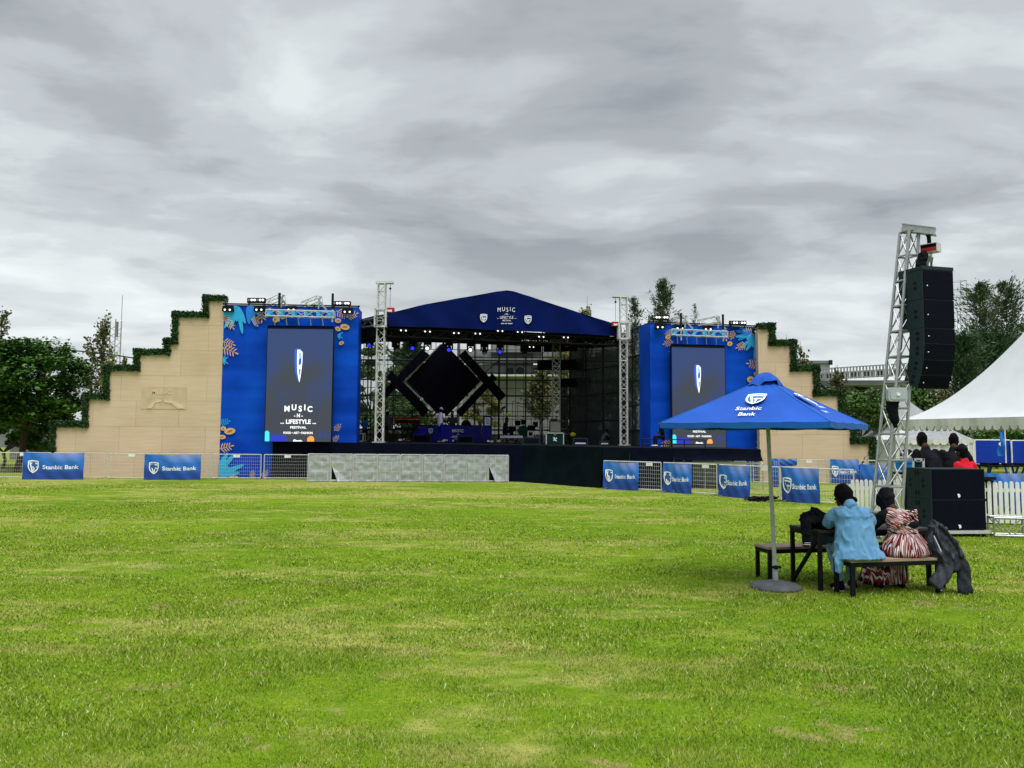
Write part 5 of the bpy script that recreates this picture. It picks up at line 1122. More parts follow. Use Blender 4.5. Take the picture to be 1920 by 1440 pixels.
m = MB(); p = P(1267, 868, 27.5); q = P(1430, 869, 27.5); m.bar(p, q, .07, 'white_paint'); 
for x in (0, .5, 1): r_ = p.lerp(q, x); m.tube(r_, Vector((r_.x, r_.y, gz(r_.x, r_.y))), .02, 'alu', 6)
tag(m.build('white_rail'), 'long white rail under the right end of the stage', 'rail', kind='thing')
# pile of black cable
m = MB()
cpt = plan(1432, 940); rr = random.Random(4)
for i in range(9):
    a0 = rr.uniform(0, 6.28); c0 = cpt + Vector((rr.uniform(-.25, .25), rr.uniform(-.15, .15), .03 + i * .012)); R0 = rr.uniform(.12, .26)
    m.path([c0 + Vector((math.cos(a0 + k * .45) * R0 * 1.5, math.sin(a0 + k * .45) * R0, .02 * math.sin(k * 1.7 + i))) for k in range(14)], .016, 'black_plastic', 5)
m.path([cpt + Vector((x, .05 * math.sin(x * 9), .02)) for x in np.linspace(.2, 1.1, 8)], .014, 'black_plastic', 5)
tag(m.build('cable_coil', None, True), 'coiled black cable lying on the grass behind the parasol pole', 'cable', kind='thing')

# ================================================================ people
def hand(ex, w, dirv, nrm, side, s=1.0, curl=.5):
    """five bent fingers leaving a palm; w wrist point, dirv along the palm, nrm palm facing"""
    d = Vector(dirv).normalized(); n = (Vector(nrm) - d * Vector(nrm).dot(d)).normalized(); x = d.cross(n) * side
    palm_end = w + d * .085 * s
    for i, (o, l) in enumerate(((-.030, .072), (-.010, .080), (.010, .075), (.029, .058))):
        a = palm_end + x * o * s; b_ = a + (d * math.cos(curl * .6) + n * math.sin(curl * .6)) * l * .5 * s; c = b_ + (d * math.cos(curl * 1.6) + n * math.sin(curl * 1.6)) * l * .5 * s
        ex.tube(a - d * .01, b_, .0085 * s, 'skin', 6); ex.tube(b_, c, .0080 * s, 'skin', 6, .006 * s)
    a = w + d * .03 * s - x * .032 * s; b_ = a + (d * .6 - x * .7 + n * .3).normalized() * .035 * s; ex.tube(a, b_, .011 * s, 'skin', 6); ex.tube(b_, b_ + (d + n * .3).normalized() * .03 * s, .010 * s, 'skin', 6, .007 * s)

POSE = {
 'stand': dict(hip=.92, knee=[(-.10, .03, .49), (.11, .02, .49)], ank=[(-.11, 0, .09), (.13, 0, .09)], lean=(0, 0), elb=[(-.25, -.02, 1.14), (.25, -.02, 1.14)], hnd=[(-.20, .14, .95), (.20, .14, .95)]),
 'play': dict(hip=.92, knee=[(-.10, .03, .49), (.11, .02, .49)], ank=[(-.12, 0, .09), (.14, 0, .09)], lean=(0, .04), elb=[(-.27, .02, 1.16), (.27, .0, 1.15)], hnd=[(-.10, .24, 1.10), (.12, .24, 1.02)]),
 'desk': dict(hip=.90, knee=[(-.10, .03, .47), (.11, .02, .47)], ank=[(-.12, 0, .09), (.13, 0, .09)], lean=(0, .10), elb=[(-.27, .10, 1.12), (.27, .10, 1.12)], hnd=[(-.20, .38, 1.02), (.20, .38, 1.02)]),
 'bend': dict(hip=.86, knee=[(-.10, .03, .46), (.11, .02, .46)], ank=[(-.12, 0, .09), (.13, 0, .09)], lean=(0, .22), elb=[(-.29, .20, 1.04), (.29, .20, 1.04)], hnd=[(-.20, .42, .98), (.20, .42, .98)]),
 'wave': dict(hip=.90, knee=[(-.10, .03, .47), (.11, .02, .47)], ank=[(-.12, 0, .09), (.13, 0, .09)], lean=(0, 0), elb=[(-.36, .03, 1.60), (.26, 0, 1.12)], hnd=[(-.46, .05, 1.88), (.20, .16, .98)]),
 'sit': dict(hip=.50, knee=[(-.14, .42, .50), (.14, .42, .50)], ank=[(-.14, .40, .09), (.16, .42, .09)], lean=(0, .08), elb=[(-.26, .06, .74), (.26, .06, .74)], hnd=[(-.12, .28, .70), (.12, .28, .70)]),
 'crouch': dict(hip=.30, knee=[(-.15, .34, .42), (.15, .30, .44)], ank=[(-.12, .06, .09), (.14, .04, .09)], lean=(0, .26), elb=[(-.26, .30, .52), (.26, .30, .52)], hnd=[(-.12, .50, .38), (.12, .50, .38)]),
}
def human(label, loc, yaw, pose, shirt='dark_cloth', trousers='dark_cloth', shoes='black_plastic', hair='hair', cap=None, sc=1.0, vox=.022, long_sleeve=False, group=None, look=0, guitar=False):
    q = POSE[pose]; t = thing('person', label, 'person', loc, yaw, group); T = WM[t]; TS = T @ Matrix.Scale(sc, 4)
    w = lambda p: TS @ Vector(p); RX = T.to_3x3() @ Vector((1, 0, 0)); s = sc
    hip = q['hip']; lx, ly = q['lean']; drop = .5 * math.hypot(lx, ly) ** 2
    pel = Vector((0, 0, hip)); ch = Vector((lx * .5, ly * .5, hip + .30 - drop)); nk = Vector((lx, ly, hip + .53 - drop * 2)); hd = nk + Vector((lx * .1, .02 + ly * .35, .145))
    shd = [nk + Vector((sg * .175, -.01, -.06)) for sg in (-1, 1)]
    b = MB(); ex = MB()
    limb(b, [(w(nk - Vector((0, 0, .06))), .075 * s), (w(nk + Vector((0, .01, .05))), .060 * s)]); 
    limb(b, [(w(hd + Vector((0, .012, -.075))), .052 * s, .060 * s), (w(hd + Vector((0, .004, -.02))), .070 * s, .086 * s), (w(hd + Vector((0, 0, .04))), .074 * s, .092 * s), (w(hd + Vector((0, -.005, .08))), .055 * s, .07 * s)], side=RX)
    limb(b, [(w(hd + Vector((0, .088, .012))), .009 * s), (w(hd + Vector((0, .104, -.022))), .015 * s)])
    for sg in (-1, 1): limb(b, [(w(hd + Vector((sg * .074, 0, .01))), .010 * s, .018 * s), (w(hd + Vector((sg * .078, 0, -.03))), .009 * s, .014 * s)])
    limb(b, [(w(pel), .14 * s, .10 * s), (w(ch), .13 * s, .09 * s), (w(nk - Vector((0, 0, .08))), .12 * s, .08 * s)], side=RX)
    for i in (0, 1):
        e, h_ = Vector(q['elb'][i]), Vector(q['hnd'][i]); limb(b, [(w(shd[i]), .046 * s), (w(e), .036 * s), (w(h_), .024 * s)]); dv = (h_ - e).normalized(); limb(b, [(w(h_ + dv * .02), .036 * s, .018 * s), (w(h_ + dv * .07), .040 * s, .016 * s)], side=RX)
        hand(ex, w(h_ + dv * .01), T.to_3x3() @ dv, T.to_3x3() @ Vector((0, .3, -1)), 1 if i else -1, s)
        k, a = Vector(q['knee'][i]), Vector(q['ank'][i]); hp = pel + Vector(((-.09, .09)[i], 0, -.02)); limb(b, [(w(hp), .08 * s), (w(k), .052 * s), (w(a), .034 * s), (w(a + Vector((0, .08, -.05))), .03 * s)])
    melt(b, 'body', t, 'skin', vox * .8 * s, 1, extra=ex)
    # face: eyes and mouth
    f = MB()
    for sg in (-1, 1): f.ball(w(hd + Vector((sg * .032, .088, .015))), .011 * s, 'white_print', 8, 5)
    for sg in (-1, 1): f.ball(w(hd + Vector((sg * .032, .097, .015))), .005 * s, 'hair', 6, 4)
    f.box(w(hd + Vector((0, .086, -.055))), (.045 * s, .01 * s, .010 * s), 'red_paint', T.to_3x3()); f.build('face', t)
    c = MB(); limb(c, [(w(pel - Vector((0, 0, .04))), .165 * s, .125 * s), (w(pel + Vector((0, 0, .1))), .158 * s, .118 * s), (w(ch), .172 * s, .125 * s), (w(nk - Vector((0, 0, .10))), .165 * s, .105 * s), (w(nk - Vector((0, 0, .03))), .09 * s, .075 * s), (w(nk + Vector((0, .005, .02))), .070 * s, .066 * s)], side=RX)
    for i in (0, 1):
        e, h_ = Vector(q['elb'][i]), Vector(q['hnd'][i]); m2_ = shd[i].lerp(e, .75); pts = [(w(shd[i]), .072 * s), (w(m2_), .064 * s)]
        if long_sleeve: pts = [(w(shd[i]), .068 * s), (w(e), .055 * s), (w(e.lerp(h_, .9)), .040 * s)]
        limb(c, pts)
    melt(c, 'shirt', t, shirt, vox * s, 2, wr=.010 * s, wscale=7)
    c = MB()
    for i in (0, 1):
        k, a = Vector(q['knee'][i]), Vector(q['ank'][i]); hp = pel + Vector(((-.085, .085)[i], 0, 0)); limb(c, [(w(hp), .100 * s), (w(hp.lerp(k, .5)), .085 * s), (w(k), .068 * s), (w(a.lerp(k, .15)), .056 * s)])
    melt(c, 'trousers', t, trousers, vox * s, 2, wr=.008 * s, wscale=7)
    c = MB()
    for i in (0, 1): a = Vector(q['ank'][i]); limb(c, [(w(a + Vector((0, -.03, -.035))), .045 * s, .038 * s), (w(a + Vector((0, .08, -.045))), .048 * s, .034 * s), (w(a + Vector((0, .15, -.055))), .040 * s, .024 * s)], side=RX)
    melt(c, 'shoes', t, shoes, vox * .8 * s, 1)
    c = MB(); limb(c, [(w(hd + Vector((0, -.050, -.085))), .062 * s, .045 * s), (w(hd + Vector((0, -.035, -.02))), .078 * s, .066 * s), (w(hd + Vector((0, -.02, .05))), .084 * s, .094 * s), (w(hd + Vector((0, -.01, .095))), .062 * s, .075 * s)], side=RX); melt(c, 'hair', t, hair, vox * .8 * s, 1)
    if cap:
        c = MB(); limb(c, [(w(hd + Vector((0, -.01, .055))), .088 * s, .100 * s), (w(hd + Vector((0, -.01, .10))), .078 * s, .09 * s), (w(hd + Vector((0, -.01, .125))), .05 * s, .06 * s)], side=RX); limb(c, [(w(hd + Vector((0, .06, .055))), .07 * s, .012 * s), (w(hd + Vector((0, .15, .045))), .05 * s, .010 * s)], side=RX); melt(c, 'cap', t, cap, vox * .8 * s, 1)
    return t
def st(u, Y, dz=0): p = P(u, 825, Y); return Vector((p.x, Y, dk(p.x) + dz))
human('person in a pale lilac T-shirt and white cap standing before the DJ booth', st(825, 38.2), R(-35), 'play', 'white_cloth', 'booth_blue', 'shoe_white', cap='white_cloth')
human('person in a dark open jacket standing behind the DJ booth under the diamond', st(848, 39.9, -.12), R(170), 'play', 'grey_cloth', 'dark_cloth', long_sleeve=True)
human('seated musician in grey clothes and pale cap just right of the left mast', st(729, 37.5, .18), R(60), 'sit', 'grey_cloth', 'dark_cloth', cap='white_cloth', long_sleeve=True, sc=1.05)
human('person in a blue jacket at the left edge of the stage by the white case', st(684, 38), R(-20), 'stand', 'flag_blue', 'dark_cloth', long_sleeve=True, sc=.70)
human('drummer in black hunched on a stool left of the drum kit', st(946, 38.6, .12), R(-70), 'sit', 'dark_cloth', 'dark_cloth', cap='dark_cloth', long_sleeve=True, sc=.9)
human('grey dressed stagehand crouching at the right of the stage', st(1130, 37), R(-60), 'crouch', 'grey_cloth', 'dark_cloth', long_sleeve=True, sc=.75)
human('seated dark dressed person in front of the right LED screen corner', P(1243, 836, 29) - Vector((0, 0, .02)), R(100), 'sit', 'dark_cloth', 'dark_cloth', 'shoe_white', long_sleeve=True, sc=.72)
wp = pY(1609, 31.7); human('person in a dark top raising one arm beyond the rear fence', (wp.x, wp.y, wp.z), R(168), 'wave', 'dark_cloth', 'dark_cloth', long_sleeve=True, sc=.56)

# ================================================================ things on the stage
def P3(u, v, Y): return P(u, v, Y)
def boxpx(mb, u0, u1, v0, v1, Y, th, m): bx3(mb, u0, u1, v0, v1, Y, th, m)
YB_ = 39.0
t = thing('dj_booth', 'long blue DJ booth with white shield and festival title', 'DJ booth', st(838, YB_)); m = MB(); a = P(775.5, 798, YB_); b_ = P(902, 798, YB_); z0 = dk(0) + .0; W = b_.x - a.x; H = a.z - z0
f = lambda x, y, o: Vector((a.x + x, YB_ - o, z0 + y)); m.box((a.x + W / 2, YB_ + .35, z0 + H / 2), (W, .68, H), 'booth_blue'); k = W / 126
shield(m, f, 32 * k, H - 10 * k, 10.5 * k, 'white_print', 'logo_blue', .01); 
for s_, x, y in (('M', -8.5, 0), ('U', -3.5, .8), ('S', .8, 0), ('I', 4, .8), ('C', 8, 0)): text(m, f, s_, (83 + x) * k, H - (12.0 - y) * k, 5.6 * k, 'white_print', .012, bold=.03, sx=.8)
text(m, f, '- N -', 83 * k, H - 17 * k, 2.4 * k, 'white_print', .012); text(m, f, '... LIFESTYLE ...', 81 * k, H - 21.5 * k, 3 * k, 'white_print', .012, width=24 * k, bold=.02); text(m, f, 'FESTIVAL', 81 * k, H - 25 * k, 1.8 * k, 'white_print', .012, width=9 * k)
m.build('front_panels', t); m = MB(); m.box((a.x + W / 2, YB_ + .35, z0 + H + .02), (W + .06, .76, .04), 'black_plastic'); m.build('top_board', t)
t = thing('stage_monitor', 'black humped speaker lying on the DJ booth right end', 'speaker', P(874, 799, 39.2)); m = MB(); c = P(874, 799, 39.3); m.loft([[c + Vector((x, y, 0)) for x, y in ((-.28, -.15), (.28, -.15), (.28, .2), (-.28, .2))], [c + Vector((x, y, .18)) for x, y in ((-.22, -.15), (.22, -.1), (.22, .2), (-.22, .2))], [c + Vector((x, y, .32)) for x, y in ((-.10, 0), (.08, 0), (.08, .2), (-.10, .2))]], 'black_plastic'); m.build('cabinet', t); m = MB(); m.quad(c + Vector((-.26, -.17, .02)), c + Vector((.26, -.17, .02)), c + Vector((.2, -.13, .18)), c + Vector((-.2, -.17, .18)), 'cab_front'); m.build('grille', t)
t = thing('podium', 'slim blue podium with a white sheet of paper on top', 'podium', st(913, 38.6)); m = MB(); a = P(904, 800, 38.6); b_ = P(922, 800, 38.6); m.box(((a.x + b_.x) / 2, 38.8, (z0 + a.z) / 2), (b_.x - a.x, .4, a.z - z0), 'booth_blue'); m.build('column', t)
m = MB(); c = P(914, 790, 38.6); m.box(c + Vector((0, .1, -.02)), (.42, .1, .5), 'booth_blue', Matrix.Rotation(R(-15), 3, 'X')); m.build('reading_top', t); m = MB(); m.box(c + Vector((0, .02, 0)), (.28, .01, .42), 'white_paint', Matrix.Rotation(R(-15), 3, 'X'));
for z in (.1, 0, -.1): m.box(c + Vector((0, .005 + z * .27, z)), (.16, .01, .03), 'board_blue', Matrix.Rotation(R(-15), 3, 'X'))
m.build('paper_sheet', t)
def wedge(label, u0, u1, v0, Y, strip=False):
    t = thing('wedge_speaker', label, 'stage speaker', st((u0 + u1) / 2, Y), 0, 'black wedge speakers along the stage front'); a = P(u0, v0, Y); b_ = P(u1, v0, Y); z = dk(a.x); h = a.z - z; m = MB(); x0, x1 = a.x, b_.x
    m.add([(x0, Y - .1, z), (x1, Y - .1, z), (x1, Y + .35, z), (x0, Y + .35, z), (x0, Y - .06, z + h), (x1, Y - .06, z + h), (x1, Y + .12, z + h), (x0, Y + .12, z + h)], [(0, 3, 2, 1), (4, 5, 6, 7), (0, 1, 5, 4), (1, 2, 6, 5), (2, 3, 7, 6), (3, 0, 4, 7)], 'cab_side'); m.build('cabinet', t)
    m = MB(); m.quad((x0 + .04, Y - .105, z + .04), (x1 - .04, Y - .105, z + .04), (x1 - .04, Y - .07, z + h - .04), (x0 + .04, Y - .07, z + h - .04), 'cab_front'); m.build('grille', t)
    if strip: m = MB(); m.box(((x0 + x1) / 2, Y - .13, z + .07), ((x1 - x0) * .7, .03, .06), 'keyboard_white'); m.build('pale_strip', t)
wedge('grey wedge speaker in front of the DJ booth shield', 775, 808, 815, 36.5); wedge('grey wedge speaker below the title on the DJ booth', 858, 888, 817, 36.5); wedge('dark wedge speaker left of the silver edged flight case', 980, 1013, 820, 35); wedge('wedge speaker with a pale strip right of the flight case', 1074, 1102, 821, 35, True); wedge('small wedge speaker with a violet strip by the crouching stagehand', 1124, 1142, 826, 35.5, True)
# keyboards
def keyboard(label, u0, u1, v, Y, mt, tilt=.5, v2=None):
    t = thing('keyboard_instrument', label, 'keyboard', st((u0 + u1) / 2, Y)); a = P(u0, v, Y); b_ = P(u1, v, Y); c = (a + b_) / 2; m = MB(); W = b_.x - a.x; m.box(c, (W, .38, .11), mt, Matrix.Rotation(R(-28 if tilt else 0), 3, 'X')); m.build('case', t)
    m = MB()
    for i in range(int(W / .05)): m.box(c + Vector((-W / 2 + .05 + i * .05, -.12, .03)), (.035, .12, .02), 'white_print')
    m.build('keys', t); m = MB(); z = dk(c.x)
    for s in (-1, 1): m.bar((c.x + s * W * .3, Y, c.z - .05), (c.x - s * W * .1 + s * .25, Y + .1, z), .04, 'black_metal'); m.bar((c.x - s * W * .05, Y, c.z - .05), (c.x + s * W * .32, Y - .1, z), .04, 'black_metal')
    m.build('stand', t)
keyboard('red keyboard with a lit front on a tall stand left of the DJ booth', 740, 788, 788, 38.4, 'keyboard_red'); keyboard('black keyboard on the lower tier under the red one', 742, 786, 803, 37.9, 'black_plastic', 0); keyboard('white topped keyboard lying low beside the drummer', 938, 980, 819, 37.2, 'keyboard_white', 0)
# drum kit
t = thing('drum_kit', 'dark drum kit with chrome hardware in the middle right of the stage', 'drum kit', st(985, 39)); c = P(981, 808, 39)
m = MB(); m.tube(c + Vector((0, -.2, 0)), c + Vector((0, .2, 0)), .28, 'cab_side', 20); m.build('bass_drum', t); m = MB(); m.tube(c + Vector((0, -.22, 0)), c + Vector((0, -.2, 0)), .25, 'dark_green_box', 20); m.build('drum_head', t)
for x, z, r in ((-.28, .42, .15), (.02, .46, .14), (.42, .18, .2), (-.55, .12, .18), (.62, .36, .13)):
    m = MB(); m.tube(c + Vector((x, .05, z - .12)), c + Vector((x, .0, z + .1)), r, 'navy_cloth', 14); m.tube(c + Vector((x, 0, z + .1)), c + Vector((x, 0, z + .12)), r * 1.04, 'alu_light', 14); m.build('tom_drum', t)
for x, z in ((-.62, .62), (-.2, .72), (.35, .70), (.72, .55), (-.9, .5)):
    m = MB(); m.lathe([(.02, .0), (.05, .01), (.22, -.02), (.225, -.03)], c + Vector((x, .0, z)), 'steel_galv', 14); m.tube(c + Vector((x, 0, z)), c + Vector((x * 1.05, .1, -.36)), .013, 'alu_light', 5); m.build('cymbal', t)
m = MB()
for x in np.linspace(-.9, 1.2, 12): m.tube(c + Vector((x, -.1, -.36)), c + Vector((x + .1 * math.sin(x * 9), .05, .1 + .3 * abs(math.sin(x * 5)))), .013, 'alu_light', 5)
m.build('chrome_stands', t)
def stand(label, u, v0, v1, Y):
    t = thing('microphone_stand', label, 'microphone stand', st(u, Y), 0, 'microphone stands on the stage'); a = P(u, v0, Y); z = dk(a.x); m = MB(); m.tube((a.x, Y, z + .1), a, .014, 'black_metal', 5)
    for k in range(3): an = k * 2.1; m.tube((a.x, Y, z + .25), (a.x + .25 * math.cos(an), Y + .25 * math.sin(an), z + .01), .012, 'alu', 5)
    m.build('pole', t); m = MB(); m.tube(a, a + Vector((.28, -.1, -.08)), .012, 'black_metal', 5); m.build('boom', t); m = MB(); m.ball(a + Vector((.31, -.1, -.09)), .035, 'black_plastic'); m.build('microphone', t)
stand('microphone stand between the white case and the left mast', 694, 790, 828, 37); stand('tall microphone stand right of the podium', 961, 752, 825, 39); stand('microphone stand over the drum kit', 970, 760, 825, 39.4); stand('microphone stand left of the drummer', 928, 770, 828, 38)
t = thing('music_stand', 'dark triangular music stand above the drummer', 'music stand', st(945, 39.5)); a = P(944, 768, 39.5); m = MB(); m.tube((a.x, 39.5, dk(a.x)), a, .014, 'black_metal', 5); m.build('pole', t); m = MB(); m.prism([(-.12, -.05), (.1, .08), (.12, .22), (-.1, .1)], lambda x, y, o: a + Vector((x, -o, y)), .02, 'dark_green_box'); m.build('desk', t)
tag((lambda m: (m.ball(P(952, 778, 39), .14, 'yellow_cloth', sq=(1.1, .7, .5)), m.tube(P(952, 779, 39), (P(952, 778, 39).x, 39, dk(0)), .014, 'black_metal', 5), m.build('cymbal_stand', None, True))[-1])(MB()), 'yellow topped stand above the drummer', 'stand', kind='thing')
tag((lambda m: (m.ball(P(1074, 815, 38), .15, 'yellow_cloth', sq=(1, .9, .75)), m.tube(P(1074, 817, 38), (P(1074, 815, 38).x, 38, dk(0)), .02, 'black_metal', 5), m.build('foam_windshield', None, True))[-1])(MB()), 'round yellow green foam ball on a short stand', 'microphone foam', kind='thing')
# amplifiers and cases
def edged_case(label, u0, u1, v0, v1, Y, th, body, name='flight_case', edge='alu_light', cat='flight case', logo=False, on=None, group=None):
    a = P(u0, v0, Y); b_ = P(u1, v1, Y); cx = (a.x + b_.x) / 2; W = b_.x - a.x; H = a.z - b_.z; zb = b_.z if on is None else on; H = a.z - zb; t = thing(name, label, cat, (cx, Y + th / 2, zb), 0, group); m = MB(); m.box((cx, Y + th / 2, zb + H / 2), (W - .02, th - .02, H - .02), body); m.build('shell', t)
    m = MB(); e = .05 if edge else .0
    for s in (-1, 1):
        for y in (Y, Y + th): m.bar((cx + s * (W / 2 - .01), y, zb), (cx + s * (W / 2 - .01), y, zb + H), .045, edge)
        for y in (Y, Y + th):
            pass
        m.bar((cx + s * (W / 2 - .01), Y, zb + H - .02), (cx + s * (W / 2 - .01), Y + th, zb + H - .02), .045, edge)
    for z in (.02, H - .02): m.bar((cx - W / 2, Y, zb + z), (cx + W / 2, Y, zb + z), .045, edge)
    m.build('metal_edges', t); m = MB(); m.box((cx, Y - .012, zb + H * .85), (.10, .03, .05), 'steel_galv'); m.box((cx, Y - .02, zb + H * .85), (.06, .02, .02), 'black_metal'); m.build('latch', t)
    if logo: m = MB(); f = lambda x, y, o: Vector((cx + x, Y - .02 - o, zb + y)); m.poly([f(x, H * .5 + y, 0) for x, y in ((-.09, .09), (.0, .09), (-.0, .02), (.08, .09), (.10, .04), (.03, -.01), (.10, -.09), (.0, -.09), (-.03, -.04), (-.06, -.09), (-.09, -.05), (-.05, .0))], 'white_print'); m.build('emblem', t)
    return t
edged_case('dark flight case with silver edges and white emblem under the amplifier', 1024, 1057, 811, 836, 36, .6, 'dark_green_box', logo=True)
t = thing('guitar_amplifier', 'grey fronted amplifier standing on the flight case', 'amplifier', P(1042, 811, 36.1)); m = MB(); bx3(m, 1030.5, 1052.5, 788.5, 811, 36.1, .4, 'black_plastic'); m.build('cabinet', t); m = MB(); bx3(m, 1032, 1051, 790.5, 809.5, 36.07, .02, 'amp_grey'); m.build('speaker_cloth', t); m = MB(); bx3(m, 1033, 1043, 786, 788.4, 36.15, .3, 'black_plastic'); m.build('amplifier_head', t)
edged_case('white edged small case at the left end of the stage', 665, 681, 812, 828, 36, .5, 'grey_cloth', edge='white_paint')
edged_case('small white framed case in front of the drum kit', 990, 1000, 808, 819, 38, .3, 'dark_cloth', edge='white_paint')
edged_case('dark red upright case standing behind the left mast', 707, 721, 795, 828, 38, .5, 'keyboard_red', edge='black_metal')
for i, (u0, u1, lab) in enumerate(((732, 770, 'low black pedal table with white gadgets right of the left mast'), (820, 861, 'low black pedal table in front of the person in the pale shirt'), (908, 942, 'low black pedal table in front of the podium'), (1190, 1232, 'low black table at the right end of the stage'))):
    Y = 35.5; a = P(u0, 824, Y); b_ = P(u1, 824, Y); t = thing('low_table', lab, 'table', st((u0 + u1) / 2, Y), 0, 'low black tables along the stage front'); m = MB(); zt_ = dk(a.x) + .22; m.box(((a.x + b_.x) / 2, Y, zt_), (b_.x - a.x, .4, .03), 'black_metal'); m.build('table_top', t)
    for s in (0, 1):
        x = lerp(a.x, b_.x, s); m = MB(); m.path([(x, Y - .15, zt_), (x, Y - .15, dk(x)), (x, Y + .15, dk(x)), (x, Y + .15, zt_)], .015, 'black_metal', 5); m.build('leg', t)
    m = MB(); rr = random.Random(i)
    for k in range(5): m = MB(); x = lerp(a.x + .1, b_.x - .1, rr.random()); m.box((x, Y - .05, zt_ - .12 + rr.random() * .04), (rr.uniform(.06, .2), .15, .08), rr.choice(['white_paint', 'steel_galv', 'white_paint'])); m.build('gadget', t)
for i, (u, v) in enumerate(((1132, 789), (1137, 785), (1143, 781), (1150, 784), (1156, 787))):
    t = thing('small_lamp', ['leftmost', 'second', 'middle', 'fourth', 'rightmost'][i] + ' of five tiny white lamps on stands in the dark right bay', 'lamp', st(u, 39.5), 0, 'tiny white lamps in the dark right bay'); a = P(u, v, 39.5); m = MB(); m.tube((a.x, 39.5, dk(a.x)), a, .015, 'black_metal', 5); m.build('stand', t); m = MB(); m.ball(a, .05, 'lamp_lens'); m.build('lamp_head', t)

# ================================================================ parasol
def mat_stripes(name, mode):
    m = bpy.data.materials.new(name); m.use_nodes = True; nt = m.node_tree; N = nt.nodes.new; L = nt.links.new
    b = nt.nodes['Principled BSDF']; b.inputs['Roughness'].default_value = .85; b.inputs['Specular IOR Level'].default_value = .12
    tc = N('ShaderNodeTexCoord'); sp = N('ShaderNodeSeparateXYZ'); L(tc.outputs['Object'], sp.inputs[0])
    def ma(op, a, b_):
        n = N('ShaderNodeMath'); n.operation = op
        for i, x in enumerate((a, b_)):
            if isinstance(x, (int, float)): n.inputs[i].default_value = x
            else: L(x, n.inputs[i])
        return n.outputs[0]
    if mode == 'pleat': s = ma('MULTIPLY', ma('ARCTAN2', sp.outputs[0], ma('MULTIPLY', sp.outputs[1], -1)), 4.6)
    else: s = ma('MULTIPLY', ma('ADD', ma('MULTIPLY', sp.outputs[2], .9), ma('MULTIPLY', sp.outputs[0], .62)), 23)
    wz_ = ma('MULTIPLY', sp.outputs[2], 1.6 if mode == 'pleat' else 0); wx_ = ma('MULTIPLY', sp.outputs[0], 0 if mode == 'pleat' else 3)
    c = N('ShaderNodeCombineXYZ'); L(s, c.inputs[0]); L(wz_, c.inputs[1]); L(wx_, c.inputs[2])
    n = N('ShaderNodeTexNoise'); n.inputs['Scale'].default_value = 1.05; n.inputs['Detail'].default_value = 1.5; L(c.outputs[0], n.inputs['Vector'])
    rp = N('ShaderNodeValToRGB'); L(n.outputs['Fac'], rp.inputs[0]); cr = rp.color_ramp; cr.interpolation = 'CONSTANT'
    cols = [(0, (.012, .008, .014)), (.34, (.16, .012, .02)), (.40, (.60, .55, .54)), (.44, (.018, .01, .016)), (.475, (.22, .012, .022)), (.515, (.62, .57, .55)), (.555, (.015, .008, .014)), (.59, (.24, .015, .025)), (.63, (.60, .50, .46)), (.67, (.20, .05, .01))]
    cr.elements[0].color = (*cols[0][1], 1); cr.elements[1].position = cols[1][0]; cr.elements[1].color = (*cols[1][1], 1)
    for p, k in cols[2:]: e = cr.elements.new(p); e.color = (*k, 1)
    L(rp.outputs[0], b.inputs['Base Color']); n2 = N('ShaderNodeTexNoise'); n2.inputs['Scale'].default_value = 2; L(c.outputs[0], n2.inputs['Vector']); bp = N('ShaderNodeBump'); bp.inputs['Strength'].default_value = .5; bp.inputs['Distance'].default_value = .02; L(n2.outputs['Fac'], bp.inputs['Height']); L(bp.outputs[0], b.inputs['Normal'])
    MATS[name] = m
mat_stripes('striped_pleat', 'pleat'); mat_stripes('striped_diagonal', 'diag')

UC = Vector((3.03, 9.16, 0)); ua, ub = .22, 1.31
ZH = 1.925; ZA = 2.47
cA = Vector((UC.x - ub, UC.y - ua, ZH)); cC = Vector((UC.x + ub, UC.y + ua, ZH)); cB = Vector((UC.x + ua, UC.y - ub, ZH)); cD = Vector((UC.x - ua, UC.y + ub, ZH)); AP = Vector((UC.x, UC.y, ZA))
t = thing('parasol', 'square blue parasol with white shield and lettering on a grey pole', 'parasol', (3.10, 9.16, 0))
m = MB()
def face(p, q):
    def g(u, v):
        e = p.lerp(q, u); sag = .022 * math.sin(math.pi * u) * math.sin(math.pi * min(1, v * 1.15)); r_ = e.lerp(AP, v * .93); r_.z -= sag + .035 * math.sin(math.pi * v) * (0.3); return r_ + Vector((0, 0, .004 * math.sin(u * 26 + v * 3)))
    return g
for p, q in ((cA, cB), (cB, cC), (cC, cD), (cD, cA)): m.grid(face(p, q), 24, 16, 'canopy_blue')
def pface(p, q):
    nn = (q - p).cross(AP - p).normalized(); 
    if nn.z < 0: nn = -nn
    e1 = (q - p).normalized(); e2_ = nn.cross(e1); 
    if e2_.z < 0: e2_ = -e2_
    def at(u, v): d = ray(u, v); return CAM + d * ((p - CAM).dot(nn) / d.dot(nn))
    return nn, e1, e2_, at
nn, e1, e2_, at = pface(cA, cB); ctr = at(1416, 749)
mat('parasol_logo_inner', (.03, .16, .50), .7)
f = lambda x, y, o: ctr + e1 * x + e2_ * y + nn * (o + .006)
shield(m, f, 0, 0, .26, 'white_print', 'parasol_logo_inner', .004, sx=1.05)
c2 = at(1402, 770.5); f2 = lambda x, y, o: c2 + e1 * x + e2_ * y + nn * (o + .006); text(m, f2, 'Stanbic', 0, .008, .078, 'white_print', .004, width=.29, bold=.012)
c3 = at(1399, 779.5); f3 = lambda x, y, o: c3 + e1 * x + e2_ * y + nn * (o + .006); text(m, f3, 'Bank', 0, -.012, .078, 'white_print', .004, width=.19, bold=.012)
